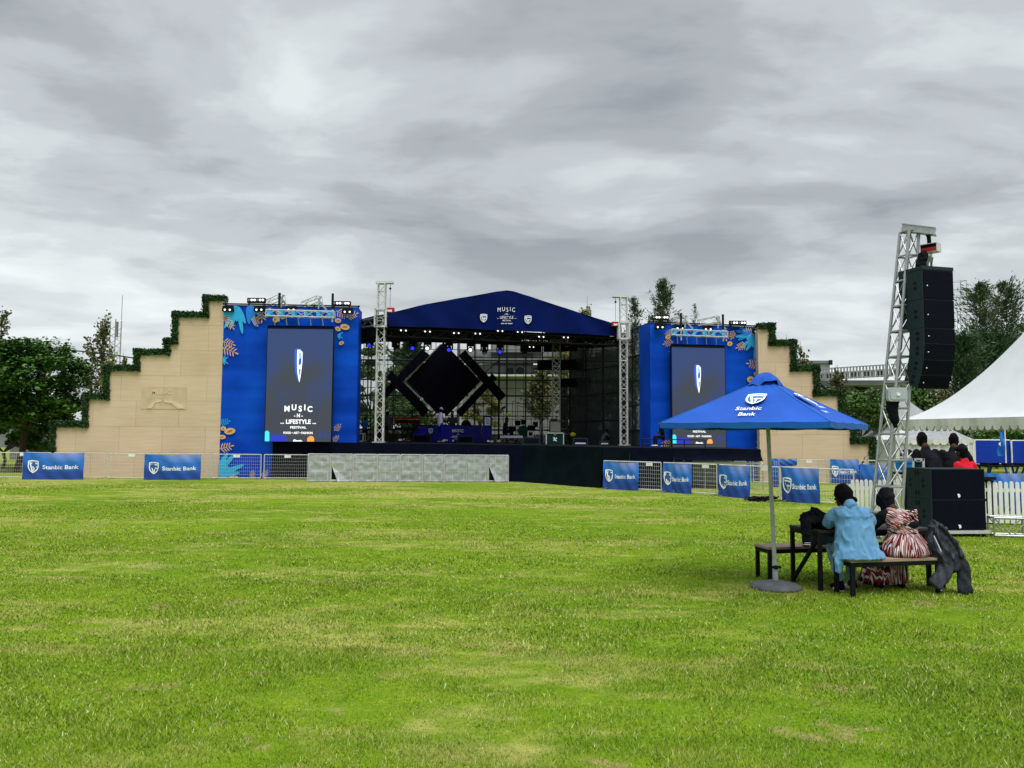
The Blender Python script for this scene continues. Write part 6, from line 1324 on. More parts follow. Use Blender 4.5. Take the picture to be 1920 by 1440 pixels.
nn_, e1_, e2b, atb = pface(cB, cC); d0 = atb(1512, 750); g0 = lambda x, y, o: d0 + e1_ * x + e2b * y + nn_ * (o + .008); shield(m, g0, 0, 0, .30, 'white_print', 'parasol_logo_inner', .004, sx=1.05)
d1 = atb(1542, 766); g1 = lambda x, y, o: d1 + e1_ * x + e2b * y + nn_ * (o + .008); text(m, g1, 'Stanbic', 0, 0, .055, 'white_print', .004, width=.28, bold=.012); d2 = atb(1550, 775); g2 = lambda x, y, o: d2 + e1_ * x + e2b * y + nn_ * (o + .008); text(m, g2, 'Bank', 0, 0, .055, 'white_print', .004, width=.19, bold=.012)
m.build('canopy', t, True)
m = MB()
for p, q in ((cA, cB), (cB, cC), (cC, cD), (cD, cA)): m.grid(lambda u, v: p.lerp(q, u) + Vector((0, 0, -.055 * (1 - v) - .012 * abs(math.sin(u * 9)) * (1 - v))), 24, 2, 'canopy_blue_dark')
m.build('hem', t, True)
m = MB()      # billowing vent cap
def cap(u, v):
    a = 2 * math.pi * u + math.atan2(-ua, -ub); r_ = .235 * (1 - v) ** .75; sq = 1 / max(abs(math.cos(2 * math.pi * u)) + abs(math.sin(2 * math.pi * u)), .75)
    lift = .055 * max(0, math.sin(4 * math.pi * u - 1.1)) * (1 - v) ** 1.5; lift += .012 * math.sin(u * 50) * (1 - v)
    return Vector((AP.x + math.cos(a) * r_ * sq, AP.y + math.sin(a) * r_ * sq, 2.375 + lift + .155 * math.sin(v * math.pi / 2) + .010 * math.sin(u * 31)))
m.grid(cap, 48, 10, 'canopy_blue'); m.grid(lambda u, v: Vector((AP.x + .17 * (1 - v) * math.cos(6.283 * u), AP.y + .17 * (1 - v) * math.sin(6.283 * u), 2.36 + .13 * v)), 24, 4, 'canopy_blue_dark'); m.build('vent_cap', t, True)
for c in (cA, cB, cC, cD):
    m = MB(); m.path([c.lerp(AP, q) + Vector((0, 0, .003 - .010 * math.sin(math.pi * q))) for q in np.linspace(0, .9, 9)], .006, 'canopy_blue_dark', 5); m.build('ridge_seam', t)
    m = MB(); m.bar(c.lerp(AP, .01) - Vector((0, 0, .015)), AP - Vector((0, 0, .06)), .018, 'alu'); m.build('rib', t); m = MB(); m.bar(c.lerp(AP, .52) - Vector((0, 0, .03)), Vector((UC.x, UC.y, 1.98)), .014, 'alu'); m.build('strut', t)
m = MB(); m.lathe([(.0, 1.95), (.055, 1.95), (.06, 1.99), (.04, 2.03), (0, 2.03)], (UC.x, UC.y, 0), 'board_blue', 12); m.build('hub', t)
m = MB(); m.tube((3.105, 9.16, .06), (UC.x, UC.y, 2.42), .024, 'pole_grey', 14); m.build('pole', t)
m = MB(); m.lathe([(0, 0), (.29, 0), (.295, .03), (.25, .055), (.12, .085), (.05, .095), (0, .1)], (3.105, 9.16, 0), 'base_grey', 28); m.build('base', t, True)
m = MB(); m.tube((3.105, 9.16, .09), (3.10, 9.16, .30), .032, 'pole_grey', 12); m.tube((3.06, 9.13, .25), (3.16, 9.13, .25), .016, 'black_plastic', 8); m.ball((3.10, 9.12, .25), .026, 'black_plastic'); m.build('pole_clamp', t)

# ================================================================ table and benches
YAW = R(12); E1 = Vector((math.cos(YAW), math.sin(YAW), 0)); E2 = Vector((-math.sin(YAW), math.cos(YAW), 0))
def frame_furniture(name, label, cat, O, L_, D, H, topm, tw=.045, brace=False, group=None):
    """O = near-left leg foot; seat/top plus two leg frames"""
    t = thing(name, label, cat, O, YAW, group); O = Vector(O); m = MB(); rot = Matrix.Rotation(YAW, 3, 'Z'); c = O + E1 * L_ / 2 + E2 * D / 2
    m.box(c + Vector((0, 0, H - .014)), (L_ + .05, D + .05, .028), topm, rot); m.build('seat' if H < .5 else 'table_top', t)
    m = MB()
    for a, b_ in (((0, 0), (L_, 0)), ((0, D), (L_, D)), ((0, 0), (0, D)), ((L_, 0), (L_, D))): m.bar(O + E1 * a[0] + E2 * a[1] + Vector((0, 0, H - .055)), O + E1 * b_[0] + E2 * b_[1] + Vector((0, 0, H - .055)), tw, 'black_metal')
    m.build('under_frame', t)
    for a in (0, L_):
        for b_ in (0, D):
            m = MB(); p = O + E1 * a + E2 * b_; m.bar(p, p + Vector((0, 0, H - .03)), tw, 'black_metal'); m.build('leg', t)
        if brace: m = MB(); m.bar(O + E1 * a + Vector((0, 0, H - .06)), O + E1 * a + E2 * D + Vector((0, 0, .03)), tw * .8, 'black_metal'); m.build('brace', t)
    return t
frame_furniture('bench', 'black framed wooden bench nearest the camera with two people seated on it', 'bench', (3.79, 8.66, 0), 1.41, .29, .41, 'bench_wood', group='low benches at the picnic table')
frame_furniture('bench', 'black framed wooden bench on the far side of the table, partly behind the parasol pole', 'bench', (3.20, 9.64, 0), 1.38, .29, .41, 'bench_wood', group='low benches at the picnic table')
mat('table_dark', (.035, .034, .032), .45, 0, .3, 20)
frame_furniture('picnic_table', 'dark table with black diagonal braces under the blue parasol', 'table', (3.58, 9.03, 0), 1.45, .56, .69, 'table_dark', brace=True)
t = thing('storage_box', 'dark green box standing on the far bench behind the table', 'box', (3.95, 9.98, .41), YAW); m = MB(); m.box((3.95, 9.98, .52), (.34, .24, .22), 'dark_green_box', Matrix.Rotation(YAW, 3, 'Z')); m.build('container', t); m = MB(); m.box((3.95, 9.98, .645), (.36, .26, .03), 'cab_side', Matrix.Rotation(YAW, 3, 'Z')); m.build('lid', t)

# dark jacket heap on the table
t = thing('jacket', 'crumpled black jacket heaped on the left end of the table, one sleeve hanging down', 'jacket', (3.68, 9.3, .69))
m = MB(); V3 = Vector
limb(m, [(V3((3.50, 9.25, .78)), .07, .09), (V3((3.62, 9.28, .80)), .11, .11), (V3((3.78, 9.30, .77)), .10, .09), (V3((3.98, 9.36, .74)), .10, .055)])
limb(m, [(V3((3.55, 9.25, .78)), .06), (V3((3.60, 9.22, .90)), .055), (V3((3.66, 9.22, .86)), .05), (V3((3.74, 9.24, .80)), .05)])
limb(m, [(V3((3.58, 9.20, .79)), .06), (V3((3.47, 9.12, .77)), .062), (V3((3.435, 9.06, .66)), .055), (V3((3.43, 9.05, .54)), .045)])
limb(m, [(V3((3.66, 9.18, .75)), .06), (V3((3.86, 9.24, .73)), .05), (V3((4.0, 9.28, .71)), .03)])
melt(m, 'cloth', t, 'black_cloth', .012, 1, wr=.022, wscale=14)
m = MB()
for z in (.545, .525): m.lathe([(.047, z), (.050, z + .003), (.047, z + .008)], (3.43, 9.05, 0), 'white_cloth', 12)
m.lathe([(.03, 0), (.034, .006), (.03, .012)], (3.53, 9.16, .80), 'grey_cloth', 12)
m.build('striped_cuff', t)
# slate jacket over a bag at the bench end
t = thing('jacket', 'dark slate jacket draped over the right end of the near bench', 'jacket', (4.98, 8.95, .41))
m = MB()
limb(m, [(V3((4.90, 8.99, .775)), .050, .045), (V3((4.905, 8.98, .72)), .095, .075), (V3((4.915, 8.97, .64)), .130, .095), (V3((4.935, 8.95, .54)), .155, .11), (V3((4.965, 8.92, .45)), .165, .115), (V3((5.0, 8.88, .37)), .150, .085), (V3((5.02, 8.85, .29)), .09, .05)], side=(1, 0, 0))
limb(m, [(V3((4.84, 8.90, .74)), .022), (V3((4.785, 8.88, .62)), .026), (V3((4.80, 8.86, .48)), .030)])
limb(m, [(V3((4.92, 8.90, .765)), .020), (V3((5.00, 8.87, .68)), .024), (V3((5.06, 8.84, .56)), .026), (V3((5.09, 8.82, .44)), .028)])
melt(m, 'cloth', t, 'jacket_slate', .009, 1, wr=.026, wscale=9, wst=(1.8, 1, .55))
def sleeve(pts, side):
    rings = []
    for i, (c, rx, ry) in enumerate(pts):
        c = V3(c); d = (V3(pts[min(i + 1, len(pts) - 1)][0]) - V3(pts[max(i - 1, 0)][0])).normalized(); x = (V3(side) - d * V3(side).dot(d)).normalized(); y = d.cross(x)
        rings.append([c + x * (rx * (1 + .10 * math.sin(a * 3 + i)) * math.cos(a)) + y * (ry * (1 + .25 * math.sin(a * 5 + i * 1.3)) * math.sin(a)) for a in [2 * math.pi * k / 24 for k in range(24)]])
    m = MB(); m.loft(rings, 'jacket_slate'); m.build('sleeve', t, True)
def dense(pts, n=14):
    out = []
    for i in range(n + 1):
        f_ = i / n * (len(pts) - 1); k = min(int(f_), len(pts) - 2); g_ = f_ - k; out.append((V3(pts[k][0]).lerp(V3(pts[k + 1][0]), g_), lerp(pts[k][1], pts[k + 1][1], g_) * (1 + .05 * math.sin(i * 2.1)), lerp(pts[k][2], pts[k + 1][2], g_)))
    return out
sleeve(dense([((4.98, 8.87, .42), .07, .05), ((4.93, 8.83, .31), .085, .04), ((4.85, 8.80, .20), .080, .03), ((4.755, 8.79, .105), .075, .024)]), (1, 0, .8))
sleeve(dense([((5.06, 8.88, .47), .07, .05), ((5.12, 8.85, .33), .082, .042), ((5.14, 8.85, .18), .078, .036), ((5.145, 8.85, .01), .086, .034)]), (1, 0, 0))
m = MB(); m.tube((4.80, 8.83, .66), (4.86, 8.80, .49), .006, 'white_cloth', 6); m.build('zip', t)
m = MB(); m.box((4.86, 8.88, .18), (.05, .04, .34), 'black_cloth'); m.box((4.87, 8.855, .09), (.018, .01, .018), 'white_paint'); m.box((4.875, 8.855, .05), (.018, .01, .018), 'white_paint'); m.build('strap', t)

# ---------------------------------------------------------------- seated person in denim
SX = V3((1, 0, 0)); SB = E1
t = thing('person', 'seated person in a loose light blue denim shirt and black head wrap, seen from behind', 'person', (3.93, 8.88, .41))
ex = MB(); b = MB(); hp = V3((3.93, 8.86, .50))
hd = V3((3.885, 9.10, 1.075)); nk = V3((3.925, 9.01, .965))
limb(b, [(hp, .15, .11), (V3((3.94, 8.90, .72)), .13, .10), (V3((3.94, 8.97, .88)), .15, .09)], side=SB)
limb(b, [(V3((3.935, 8.98, .90)), .055), (nk, .052), (hd + V3((.01, -.02, -.05)), .055)])
limb(b, [(hd + V3((-.008, .035, -.085)), .045, .055), (hd + V3((0, .01, -.02)), .068, .085), (hd + V3((.004, 0, .05)), .074, .090)], side=SB)
limb(b, [(hd + V3((-.038, .082, -.01)), .010), (hd + V3((-.044, .098, -.04)), .016)])
for sg in (-1, 1): limb(b, [(hd + E1 * sg * .076 + V3((0, 0, .0)), .012, .02), (hd + E1 * sg * .078 + V3((0, 0, -.035)), .010, .015)])
for sh_, el, wr_, kn, an, sd in ((V3((3.755, 8.98, .90)), V3((3.70, 9.08, .775)), V3((3.80, 9.30, .745)), V3((3.82, 9.26, .47)), V3((3.80, 9.03, .10)), -1), (V3((4.125, 9.0, .895)), V3((4.205, 9.10, .77)), V3((4.08, 9.32, .745)), V3((4.06, 9.30, .47)), V3((3.985, 9.13, .10)), 1)):
    limb(b, [(sh_, .048), (el, .038), (wr_, .026)]); dv = (wr_ - el).normalized(); limb(b, [(wr_ + dv * .02, .036, .017), (wr_ + dv * .075, .040, .015)], side=dv.cross(V3((0, 0, 1)))); hand(ex, wr_ + dv * .01, dv, (0, 0, -1), sd, 1.0, .35)
    limb(b, [(hp + E1 * sd * .09, .085), (kn, .055), (an, .038), (an + V3((0, .06, -.05)), .03)])
melt(b, 'body', t, 'skin', .011, 2, extra=ex)
f = MB()
for sg in (-1, 1): f.ball(hd + V3((-.030 + sg * .030, .084, .012)), .011, 'white_print', 8, 5); f.ball(hd + V3((-.033 + sg * .030, .093, .012)), .005, 'hair', 6, 4)
f.box(hd + V3((-.03, .088, -.075)), (.045, .012, .011), 'red_paint'); f.build('face', t)
# trousers and shoes
c = MB()
for sg, kn, an in ((-1, V3((3.82, 9.26, .475)), V3((3.80, 9.03, .14))), (1, V3((4.06, 9.30, .475)), V3((3.985, 9.13, .14)))):
    limb(c, [(hp + E1 * sg * .09, .105, .09), (hp.lerp(kn, .6) + E1 * sg * .03, .095, .08), (kn, .078), (kn.lerp(an, .5), .066), (an, .056)])
melt(c, 'jeans', t, 'jeans', .011, 2, wr=.012, wscale=12)
for an, dx in ((V3((3.80, 9.03, .0)), -.01), (V3((3.985, 9.13, .0)), .03)):
    c = MB(); limb(c, [(an + V3((0, -.055, .055)), .040, .045), (an + V3((dx, .05, .05)), .044, .040), (an + V3((dx * 2, .14, .035)), .044, .028)], side=SX); limb(c, [(an + V3((0, -.03, .09)), .038, .035)] * 1 + [(an + V3((0, -.01, .11)), .036, .034)]); s_ = melt(c, 'shoe', t, 'navy_cloth', .009, 1)
    k = MB(); k.loft([[an + V3((x * .052, y * .115 + .045, z)) for x, y in [(math.cos(a), math.sin(a)) for a in np.linspace(0, 2 * math.pi, 17)[:-1]]] for z in (.004, .036)], 'shoe_white'); ob_ = k.build('sole', t); ob_.parent = s_
# denim shirt
c = MB()
def RG(z, cx, cy, rx, ry, sq=.8): return ring(V3((cx, cy, z)), SB, E2, rx, ry, 28, sq)
c.loft([RG(.405, 3.945, 8.80, .10, .10), RG(.415, 3.93, 8.80, .30, .18), RG(.46, 3.93, 8.82, .285, .18), RG(.54, 3.925, 8.85, .245, .165), RG(.64, 3.93, 8.88, .225, .152), RG(.76, 3.94, 8.92, .215, .142), RG(.86, 3.94, 8.955, .215, .13), RG(.915, 3.94, 8.98, .205, .12), RG(.955, 3.935, 8.99, .13, .095), RG(.975, 3.93, 8.995, .085, .08), RG(.98, 3.93, 8.995, .03, .03)], 'denim')
for sh_, el, wr_ in ((V3((3.765, 8.98, .895)), V3((3.70, 9.07, .775)), V3((3.775, 9.22, .752))), (V3((4.115, 9.0, .89)), V3((4.20, 9.09, .77)), V3((4.12, 9.24, .752)))):
    limb(c, [(sh_, .075), (sh_.lerp(el, .6), .076), (el + V3((0, 0, .0)), .072), (el.lerp(wr_, .5), .062), (wr_, .050)])
limb(c, [(V3((3.70, 8.74, .45)), .06, .035), (V3((3.655, 8.70, .36)), .055, .022), (V3((3.645, 8.70, .27)), .045, .018)], side=E1)
limb(c, [(V3((4.12, 8.80, .45)), .06, .05), (V3((4.22, 8.83, .435)), .045, .025)])
sh = melt(c, 'denim_shirt', t, 'denim', .010, 2, wr=.020, wscale=7.5, wst=(1.7, 1.2, .7))
# yoke seam, collar
k = MB(); pts = []
for i in range(19):
    a = math.pi * (1.03 + .94 * i / 18); pts.append(V3((3.94, 8.955, .875)) + SB * (.222 * math.copysign(abs(math.cos(a)) ** .8, math.cos(a))) + E2 * (.141 * math.copysign(abs(math.sin(a)) ** .8, math.sin(a))) + V3((0, 0, .006 * math.sin(i))))
k.path(pts, .0035, 'denim_seam', 5); k.path([p + V3((0, -.002, -.012)) for p in pts], .002, 'denim_seam', 4); so = k.build('yoke_seam', t); so.parent = sh
k = MB(); k.path([V3((3.94, 8.808, .86)), V3((3.938, 8.775, .72)), V3((3.932, 8.725, .60)), V3((3.93, 8.675, .50)), V3((3.93, 8.632, .43))], .0022, 'denim_seam', 4); k.build('centre_pleat', t).parent = sh
k = MB(); limb(k, [(V3((3.93, 8.985, .972)), .088, .078), (V3((3.925, 9.0, 1.00)), .070, .066)], side=SB); melt(k, 'collar', t, 'denim', .009, 1, wr=.006, wscale=14).parent = sh
# head wrap with a bun at the nape
c = MB(); limb(c, [(hd + V3((.02, -.045, -.035)), .085, .070), (hd + V3((.008, -.022, .035)), .110, .112), (hd + V3((.0, -.005, .085)), .088, .098)], side=SB); limb(c, [(hd + V3((.085, -.075, -.02)), .035), (hd + V3((.12, -.08, -.03)), .028)]); limb(c, [(hd + V3((.01, 0, .11)), .03), (hd + V3((.0, 0, .15)), .012)])
melt(c, 'head_wrap', t, 'hair', .010, 1, wr=.006, wscale=16)

# ---------------------------------------------------------------- seated person in striped dress
t = thing('person', 'seated person in a red white and black striped dress and black headscarf, seen from behind', 'person', (4.56, 9.0, .41))
ex = MB(); b = MB(); hp = V3((4.56, 9.0, .50)); hd = V3((4.465, 9.24, 1.045)); nk = V3((4.50, 9.15, .94))
limb(b, [(hp, .16, .12), (V3((4.55, 9.03, .70)), .14, .11), (V3((4.53, 9.10, .86)), .15, .09)], side=SB); limb(b, [(V3((4.52, 9.12, .88)), .055), (nk, .052), (hd + V3((0, -.02, -.05)), .055)])
limb(b, [(hd + V3((-.008, .035, -.085)), .045, .055), (hd + V3((0, .01, -.02)), .066, .083), (hd + V3((0, 0, .05)), .070, .086)], side=SB); limb(b, [(hd + V3((-.034, .084, -.01)), .010), (hd + V3((-.040, .100, -.04)), .015)])
AR = ((V3((4.37, 9.08, .865)), V3((4.26, 9.16, .74)), V3((4.36, 9.36, .745)), -1), (V3((4.70, 9.12, .87)), V3((4.76, 9.20, .745)), V3((4.62, 9.38, .745)), 1))
for sh_, el, wr_, sd in AR:
    limb(b, [(sh_, .046), (el, .036), (wr_, .025)]); dv = (wr_ - el).normalized(); limb(b, [(wr_ + dv * .02, .034, .016), (wr_ + dv * .07, .037, .014)], side=dv.cross(V3((0, 0, 1)))); hand(ex, wr_ + dv * .01, dv, (0, 0, -1), sd, .95, .4)
for sg, kn, an in ((-1, V3((4.42, 9.40, .47)), V3((4.34, 9.22, .10))), (1, V3((4.66, 9.42, .47)), V3((4.60, 9.26, .10)))): limb(b, [(hp + E1 * sg * .1, .09), (kn, .055), (an, .036), (an + V3((0, .06, -.05)), .03)])
melt(b, 'body', t, 'skin', .011, 2, extra=ex)
f = MB()
for sg in (-1, 1): f.ball(hd + V3((-.026 + sg * .030, .082, .012)), .011, 'white_print', 8, 5); f.ball(hd + V3((-.028 + sg * .030, .091, .012)), .005, 'hair', 6, 4)
f.box(hd + V3((-.026, .085, -.075)), (.045, .012, .011), 'red_paint'); f.build('face', t)
c = MB()      # pleated skirt ballooning over the bench and falling in front of it
def PL(z, cx, cy, rx, ry, amp, n=72):
    out = []
    for i in range(n):
        a = 2 * math.pi * i / n; w_ = 1 + amp * math.sin(a * 17 + z * 3) + amp * .6 * math.sin(a * 7 + 1); out.append(V3((cx, cy, z)) + SB * (math.cos(a) * rx * w_) + E2 * (math.sin(a) * ry * w_))
    return out
c.loft([PL(.412, 4.56, 8.97, .10, .10, 0), PL(.416, 4.56, 8.97, .262, .17, .03), PL(.45, 4.565, 8.98, .285, .19, .035), PL(.53, 4.565, 9.0, .275, .185, .035), PL(.60, 4.56, 9.02, .23, .165, .03), PL(.66, 4.555, 9.03, .178, .14, .012), PL(.675, 4.555, 9.03, .10, .08, 0)], 'striped_pleat')
c.build('skirt_seat', t, True)
c = MB(); c.loft([PL(.50, 4.52, 9.26, .10, .10, 0), PL(.495, 4.52, 9.26, .24, .20, .02), PL(.40, 4.49, 9.30, .26, .17, .04), PL(.28, 4.46, 9.28, .27, .15, .05), PL(.16, 4.43, 9.25, .285, .15, .07), PL(.06, 4.41, 9.24, .30, .15, .08), PL(.055, 4.41, 9.24, .2, .1, 0)], 'striped_pleat'); c.build('skirt_front', t, True)
c = MB(); c.loft([ring(V3((4.555, 9.03, .655)), SB, E2, .12, .09, 24), ring(V3((4.555, 9.03, .665)), SB, E2, .172, .128, 24), ring(V3((4.55, 9.04, .72)), SB, E2, .172, .125, 24), ring(V3((4.545, 9.06, .80)), SB, E2, .195, .13, 24, .85), ring(V3((4.54, 9.09, .87)), SB, E2, .198, .12, 24, .85), ring(V3((4.525, 9.11, .915)), SB, E2, .15, .10, 24), ring(V3((4.51, 9.12, .945)), SB, E2, .07, .06, 24)], 'striped_diagonal')
c2_ = melt(c, 'striped_top', t, 'striped_diagonal', .011, 1, wr=.016, wscale=9, wst=(1, 1, 1.6))
c = MB(); pts = [V3((4.70, 9.02, .90)), V3((4.62, 8.955, .87)), V3((4.52, 8.925, .80)), V3((4.42, 8.94, .735)), V3((4.38, 8.99, .69))]; limb(c, [(p, .050, .022) for p in pts], side=(.4, 0, .9)); melt(c, 'shawl', t, 'striped_diagonal', .010, 1, wr=.010, wscale=16)
c = MB(); limb(c, [(V3((4.70, 9.0, .765)), .05, .02), (V3((4.62, 8.935, .765)), .045, .02), (V3((4.56, 8.925, .76)), .02, .012)], side=(0, 0, 1)); melt(c, 'black_undershirt_gap', t, 'black_cloth', .009, 1)
c = MB()
for sh_, el, wr_, sd in AR: limb(c, [(sh_ + V3((0, 0, .0)), .072), (sh_.lerp(el, .6), .068), (el, .060), (el.lerp(wr_, .55), .050), (wr_, .038)])
melt(c, 'black_sleeves', t, 'black_cloth', .011, 2, wr=.012, wscale=10)
c = MB(); limb(c, [(hd + V3((.015, -.03, -.13)), .085, .075), (hd + V3((0, -.02, -.05)), .090, .092), (hd + V3((0, -.015, .03)), .092, .102), (hd + V3((0, -.005, .075)), .080, .090)], side=SB); limb(c, [(hd + V3((-.045, .03, .03)), .05, .055), (hd + V3((-.055, .04, -.06)), .045, .05)]); melt(c, 'headscarf', t, 'black_cloth', .010, 1, wr=.008, wscale=13)
for an in (V3((4.34, 9.20, 0)), V3((4.60, 9.24, 0))):
    c = MB(); limb(c, [(an + V3((0, -.06, .045)), .036, .040), (an + V3((0, .05, .04)), .040, .034), (an + V3((0, .12, .03)), .036, .024)], side=SX); melt(c, 'shoe', t, 'hair', .010, 1)

# ================================================================ loudspeaker mast
t = thing('loudspeaker_mast', 'leaning silver truss mast holding the hanging loudspeakers on the right', 'mast', (6.6, 13.8, -.06)); m = MB(); gb = gz(6.6, 13.8)
bot = [V3(p) for p in ((6.45, 13.5, gb), (6.80, 13.59, gb), (6.72, 13.95, gb), (6.38, 13.86, gb))]; topc = [V3(p) for p in ((7.19, 13.72, 5.55), (7.40, 13.78, 5.55), (7.34, 14.0, 5.55), (7.13, 13.93, 5.55))]
for a, b_ in zip(bot, topc): m.tube(a, b_, .027, 'alu', 8)
nl = 12
for i in range(nl + 1):
    f_ = i / nl; cs = [a.lerp(b_, f_) for a, b_ in zip(bot, topc)]
    for k in range(4): m.tube(cs[k], cs[(k + 1) % 4], .019, 'alu', 6)
    if i < nl:
        cn = [a.lerp(b_, f_ + 1 / nl) for a, b_ in zip(bot, topc)]
        for k in range(4):
            m.tube(cs[k], cn[(k + 1) % 4], .009, 'alu', 5)
            m.tube(cs[(k + 1) % 4], cn[k], .009, 'alu', 5)
m.build('mast_truss', t)
m = MB(); a = P(1692, 427, 13.9); b_ = P(1753, 435, 13.6); m.bar(a, b_, .13, 'alu', .10); m.bar(a + V3((0, 0, .06)), b_ + V3((.02, 0, .06)), .17, 'alu', .015); m.bar(a - V3((0, 0, .06)), b_ + V3((.02, 0, -.06)), .17, 'alu', .015); m.build('top_beam', t)
m = MB(); base = V3((6.58, 13.72, 0))
for d in (V3((-.75, -.25, 0)), V3((-.4, .9, 0))):
    e = base + d; e.z = gz(e.x, e.y) + .05; s0 = base + V3((0, 0, .05)); m.tube(s0, e, .024, 'alu', 6); m.tube(s0 + V3((0, 0, .42)), e + V3((0, 0, .10)), .024, 'alu', 6)
    for k in range(5): q = s0.lerp(e, k / 4); m.tube(q, q + V3((0, 0, lerp(.42, .1, k / 4))), .016, 'alu', 5)
m.build('outrigger_legs', t)
t = thing('chain_hoist', 'red and silver chain hoist hanging at the top of the loudspeaker mast', 'hoist', P(1745, 465, 13.7)); c = P(1745, 466, 13.75); m = MB(); rz_ = Matrix.Rotation(R(40), 3, 'Z'); m.box(c, (.20, .28, .16), 'alu_light', rz_); m.build('motor_body', t)
m = MB(); rot = rz_; fc = c + rz_ @ V3((-.102, 0, 0)); m.box(fc + V3((0, 0, -.035)), (.006, .27, .075), 'red_paint', rz_); m.box(fc + V3((0, 0, .035)), (.006, .27, .062), 'navy_cloth', rz_); m.build('coloured_label', t)
m = MB(); hk = P(1741, 440, 13.72); m.ball(hk, .05, 'black_metal'); m.tube(hk, c + V3((-.02, 0, .08)), .035, 'black_metal', 8); m.tube(c - V3((0, 0, .08)), c - V3((0, 0, .40)), .022, 'steel_galv', 6); m.build('hook_chain', t)
m = MB(); bp_ = P(1731, 487, 13.7); limb(m, [(bp_ + V3((0, 0, .10)), .075), (bp_, .095), (bp_ - V3((.04, 0, .13)), .11)]); melt(m, 'chain_bag', t, 'black_cloth', .02, 1, wr=.02, wscale=12)
t = thing('floodlight', 'pale rounded floodlight with black cloth hanging under it on the loudspeaker mast', 'floodlight', P(1679, 740, 13.3)); c = P(1679, 740, 13.35); m = MB()
def rr2(w, h, r_, n=5): return [(sx_ * (w / 2 - r_) + r_ * math.cos(a), sy_ * (h / 2 - r_) + r_ * math.sin(a)) for sx_, sy_, a0 in ((1, 1, 0), (-1, 1, 90), (-1, -1, 180), (1, -1, 270)) for a in [R(a0 + 90 * k / n) for k in range(n + 1)]]
mat('lamp_grey', (.38, .42, .45), .35, 0, .08, 4); m.prism(rr2(.33, .24, .05), lambda x, y, o: c + V3((x, -o, y)), .09, 'lamp_grey'); m.build('lamp_body', t); m = MB(); m.prism(rr2(.27, .18, .04), lambda x, y, o: c + V3((x, -.092 - o, y)), .008, 'lamp_lens' if 0 else 'lamp_grey'); m.tube(c + V3((0, -.10, 0)), c + V3((0, -.115, 0)), .03, 'white_paint', 10); m.build('front_glass', t)
m = MB(); q = P(1672, 768, 13.4); limb(m, [(q + V3((.02, 0, .16)), .11, .07), (q + V3((.0, 0, 0)), .10, .07), (q + V3((.04, 0, -.16)), .08, .05), (q + V3((.07, 0, -.30)), .04, .03)]); melt(m, 'black_wrap', t, 'black_cloth', .02, 1, wr=.02, wscale=12)

def cabinet(name, label, O, yaw, W, D, H, tilt=0, handles=((-.0, .0),), group=None, logo=False, sub=False):
    """O = near bottom-left corner of the front; front face looks along -Y before yaw"""
    rot = Matrix.Rotation(yaw, 3, 'Z') @ Matrix.Rotation(tilt, 3, 'X'); O = V3(O); t = thing(name, label, 'loudspeaker', O, yaw, group); q = lambda x, y, z: O + rot @ V3((x, y, z)); m = MB(); e = .012
    tp_ = 1 if sub else .0
    vs = [q(0, 0, 0), q(W, 0, 0), q(W, D, 0), q(0, D, 0), q(0, 0, H), q(W, 0, H), q(W, D, H), q(0, D, H)]
    m.add(vs, [(0, 3, 2, 1), (4, 5, 6, 7), (1, 2, 6, 5), (2, 3, 7, 6), (3, 0, 4, 7), (0, 1, 5, 4)], 'cab_side'); bo = m.build('cabinet', t)
    m = MB(); m.add([q(.02, -.012, .012), q(W - .012, -.012, .012), q(W - .012, -.012, H - .012), q(.02, -.012, H - .012), q(.02, .0, .012), q(W - .012, .0, .012), q(W - .012, .0, H - .012), q(.02, .0, H - .012)], [(0, 1, 2, 3), (0, 4, 5, 1), (1, 5, 6, 2), (2, 6, 7, 3), (3, 7, 4, 0)], 'cab_front')
    m.build('front_grille', t)
    for hy, hz, ho in handles:
        m = MB(); 
        for s in (-1, 1):
            cy_, cz_ = (hy * D, hz * H + s * .048) if ho else (hy * D + s * .042, hz * H); pts = ellipse(0, 0, .045 if ho else .030, .034 if ho else .052, 0, 14); m.poly([q(-.004, cy_ + x, cz_ + z) for x, z in pts], 'black_plastic')
        m.build('handle', t)
    if logo:
        m = MB(); m.poly([q(W * .5 + x, -.018, H * .12 + z) for x, z in ((-.03, .03), (.01, .035), (.03, .0), (.02, -.03), (-.01, -.035), (-.02, 0))], 'white_print'); m.build('emblem', t)
    else:
        m = MB(); m.ball(q(.09, -.016, H * .45), .012, 'white_print', 6, 4); m.build('badge', t)
    return t
YQ = 13.3
zt0 = wz(1737, 505, YQ); X0 = (1737 - 960) / FPX * YQ; ya = R(14)
zs = [wz(1737, v, YQ) for v in (505, 560, 614)]
GA = 'loudspeaker cabinets hanging from the mast'
cabinet('hanging_loudspeaker', 'topmost large hanging loudspeaker cabinet', (X0, YQ, zs[1] + .004), ya, .656, .56, zs[0] - zs[1] - .008, 0, ((.30, .5, 1), (.80, .48, 1)), GA)
cabinet('hanging_loudspeaker', 'second large hanging loudspeaker cabinet from the top', (X0, YQ, zs[2] + .004), ya, .656, .56, zs[1] - zs[2] - .008, 0, ((.30, .5, 1), (.80, .48, 1)), GA)
cur = V3((X0, YQ, zs[2])); tl_ = 0
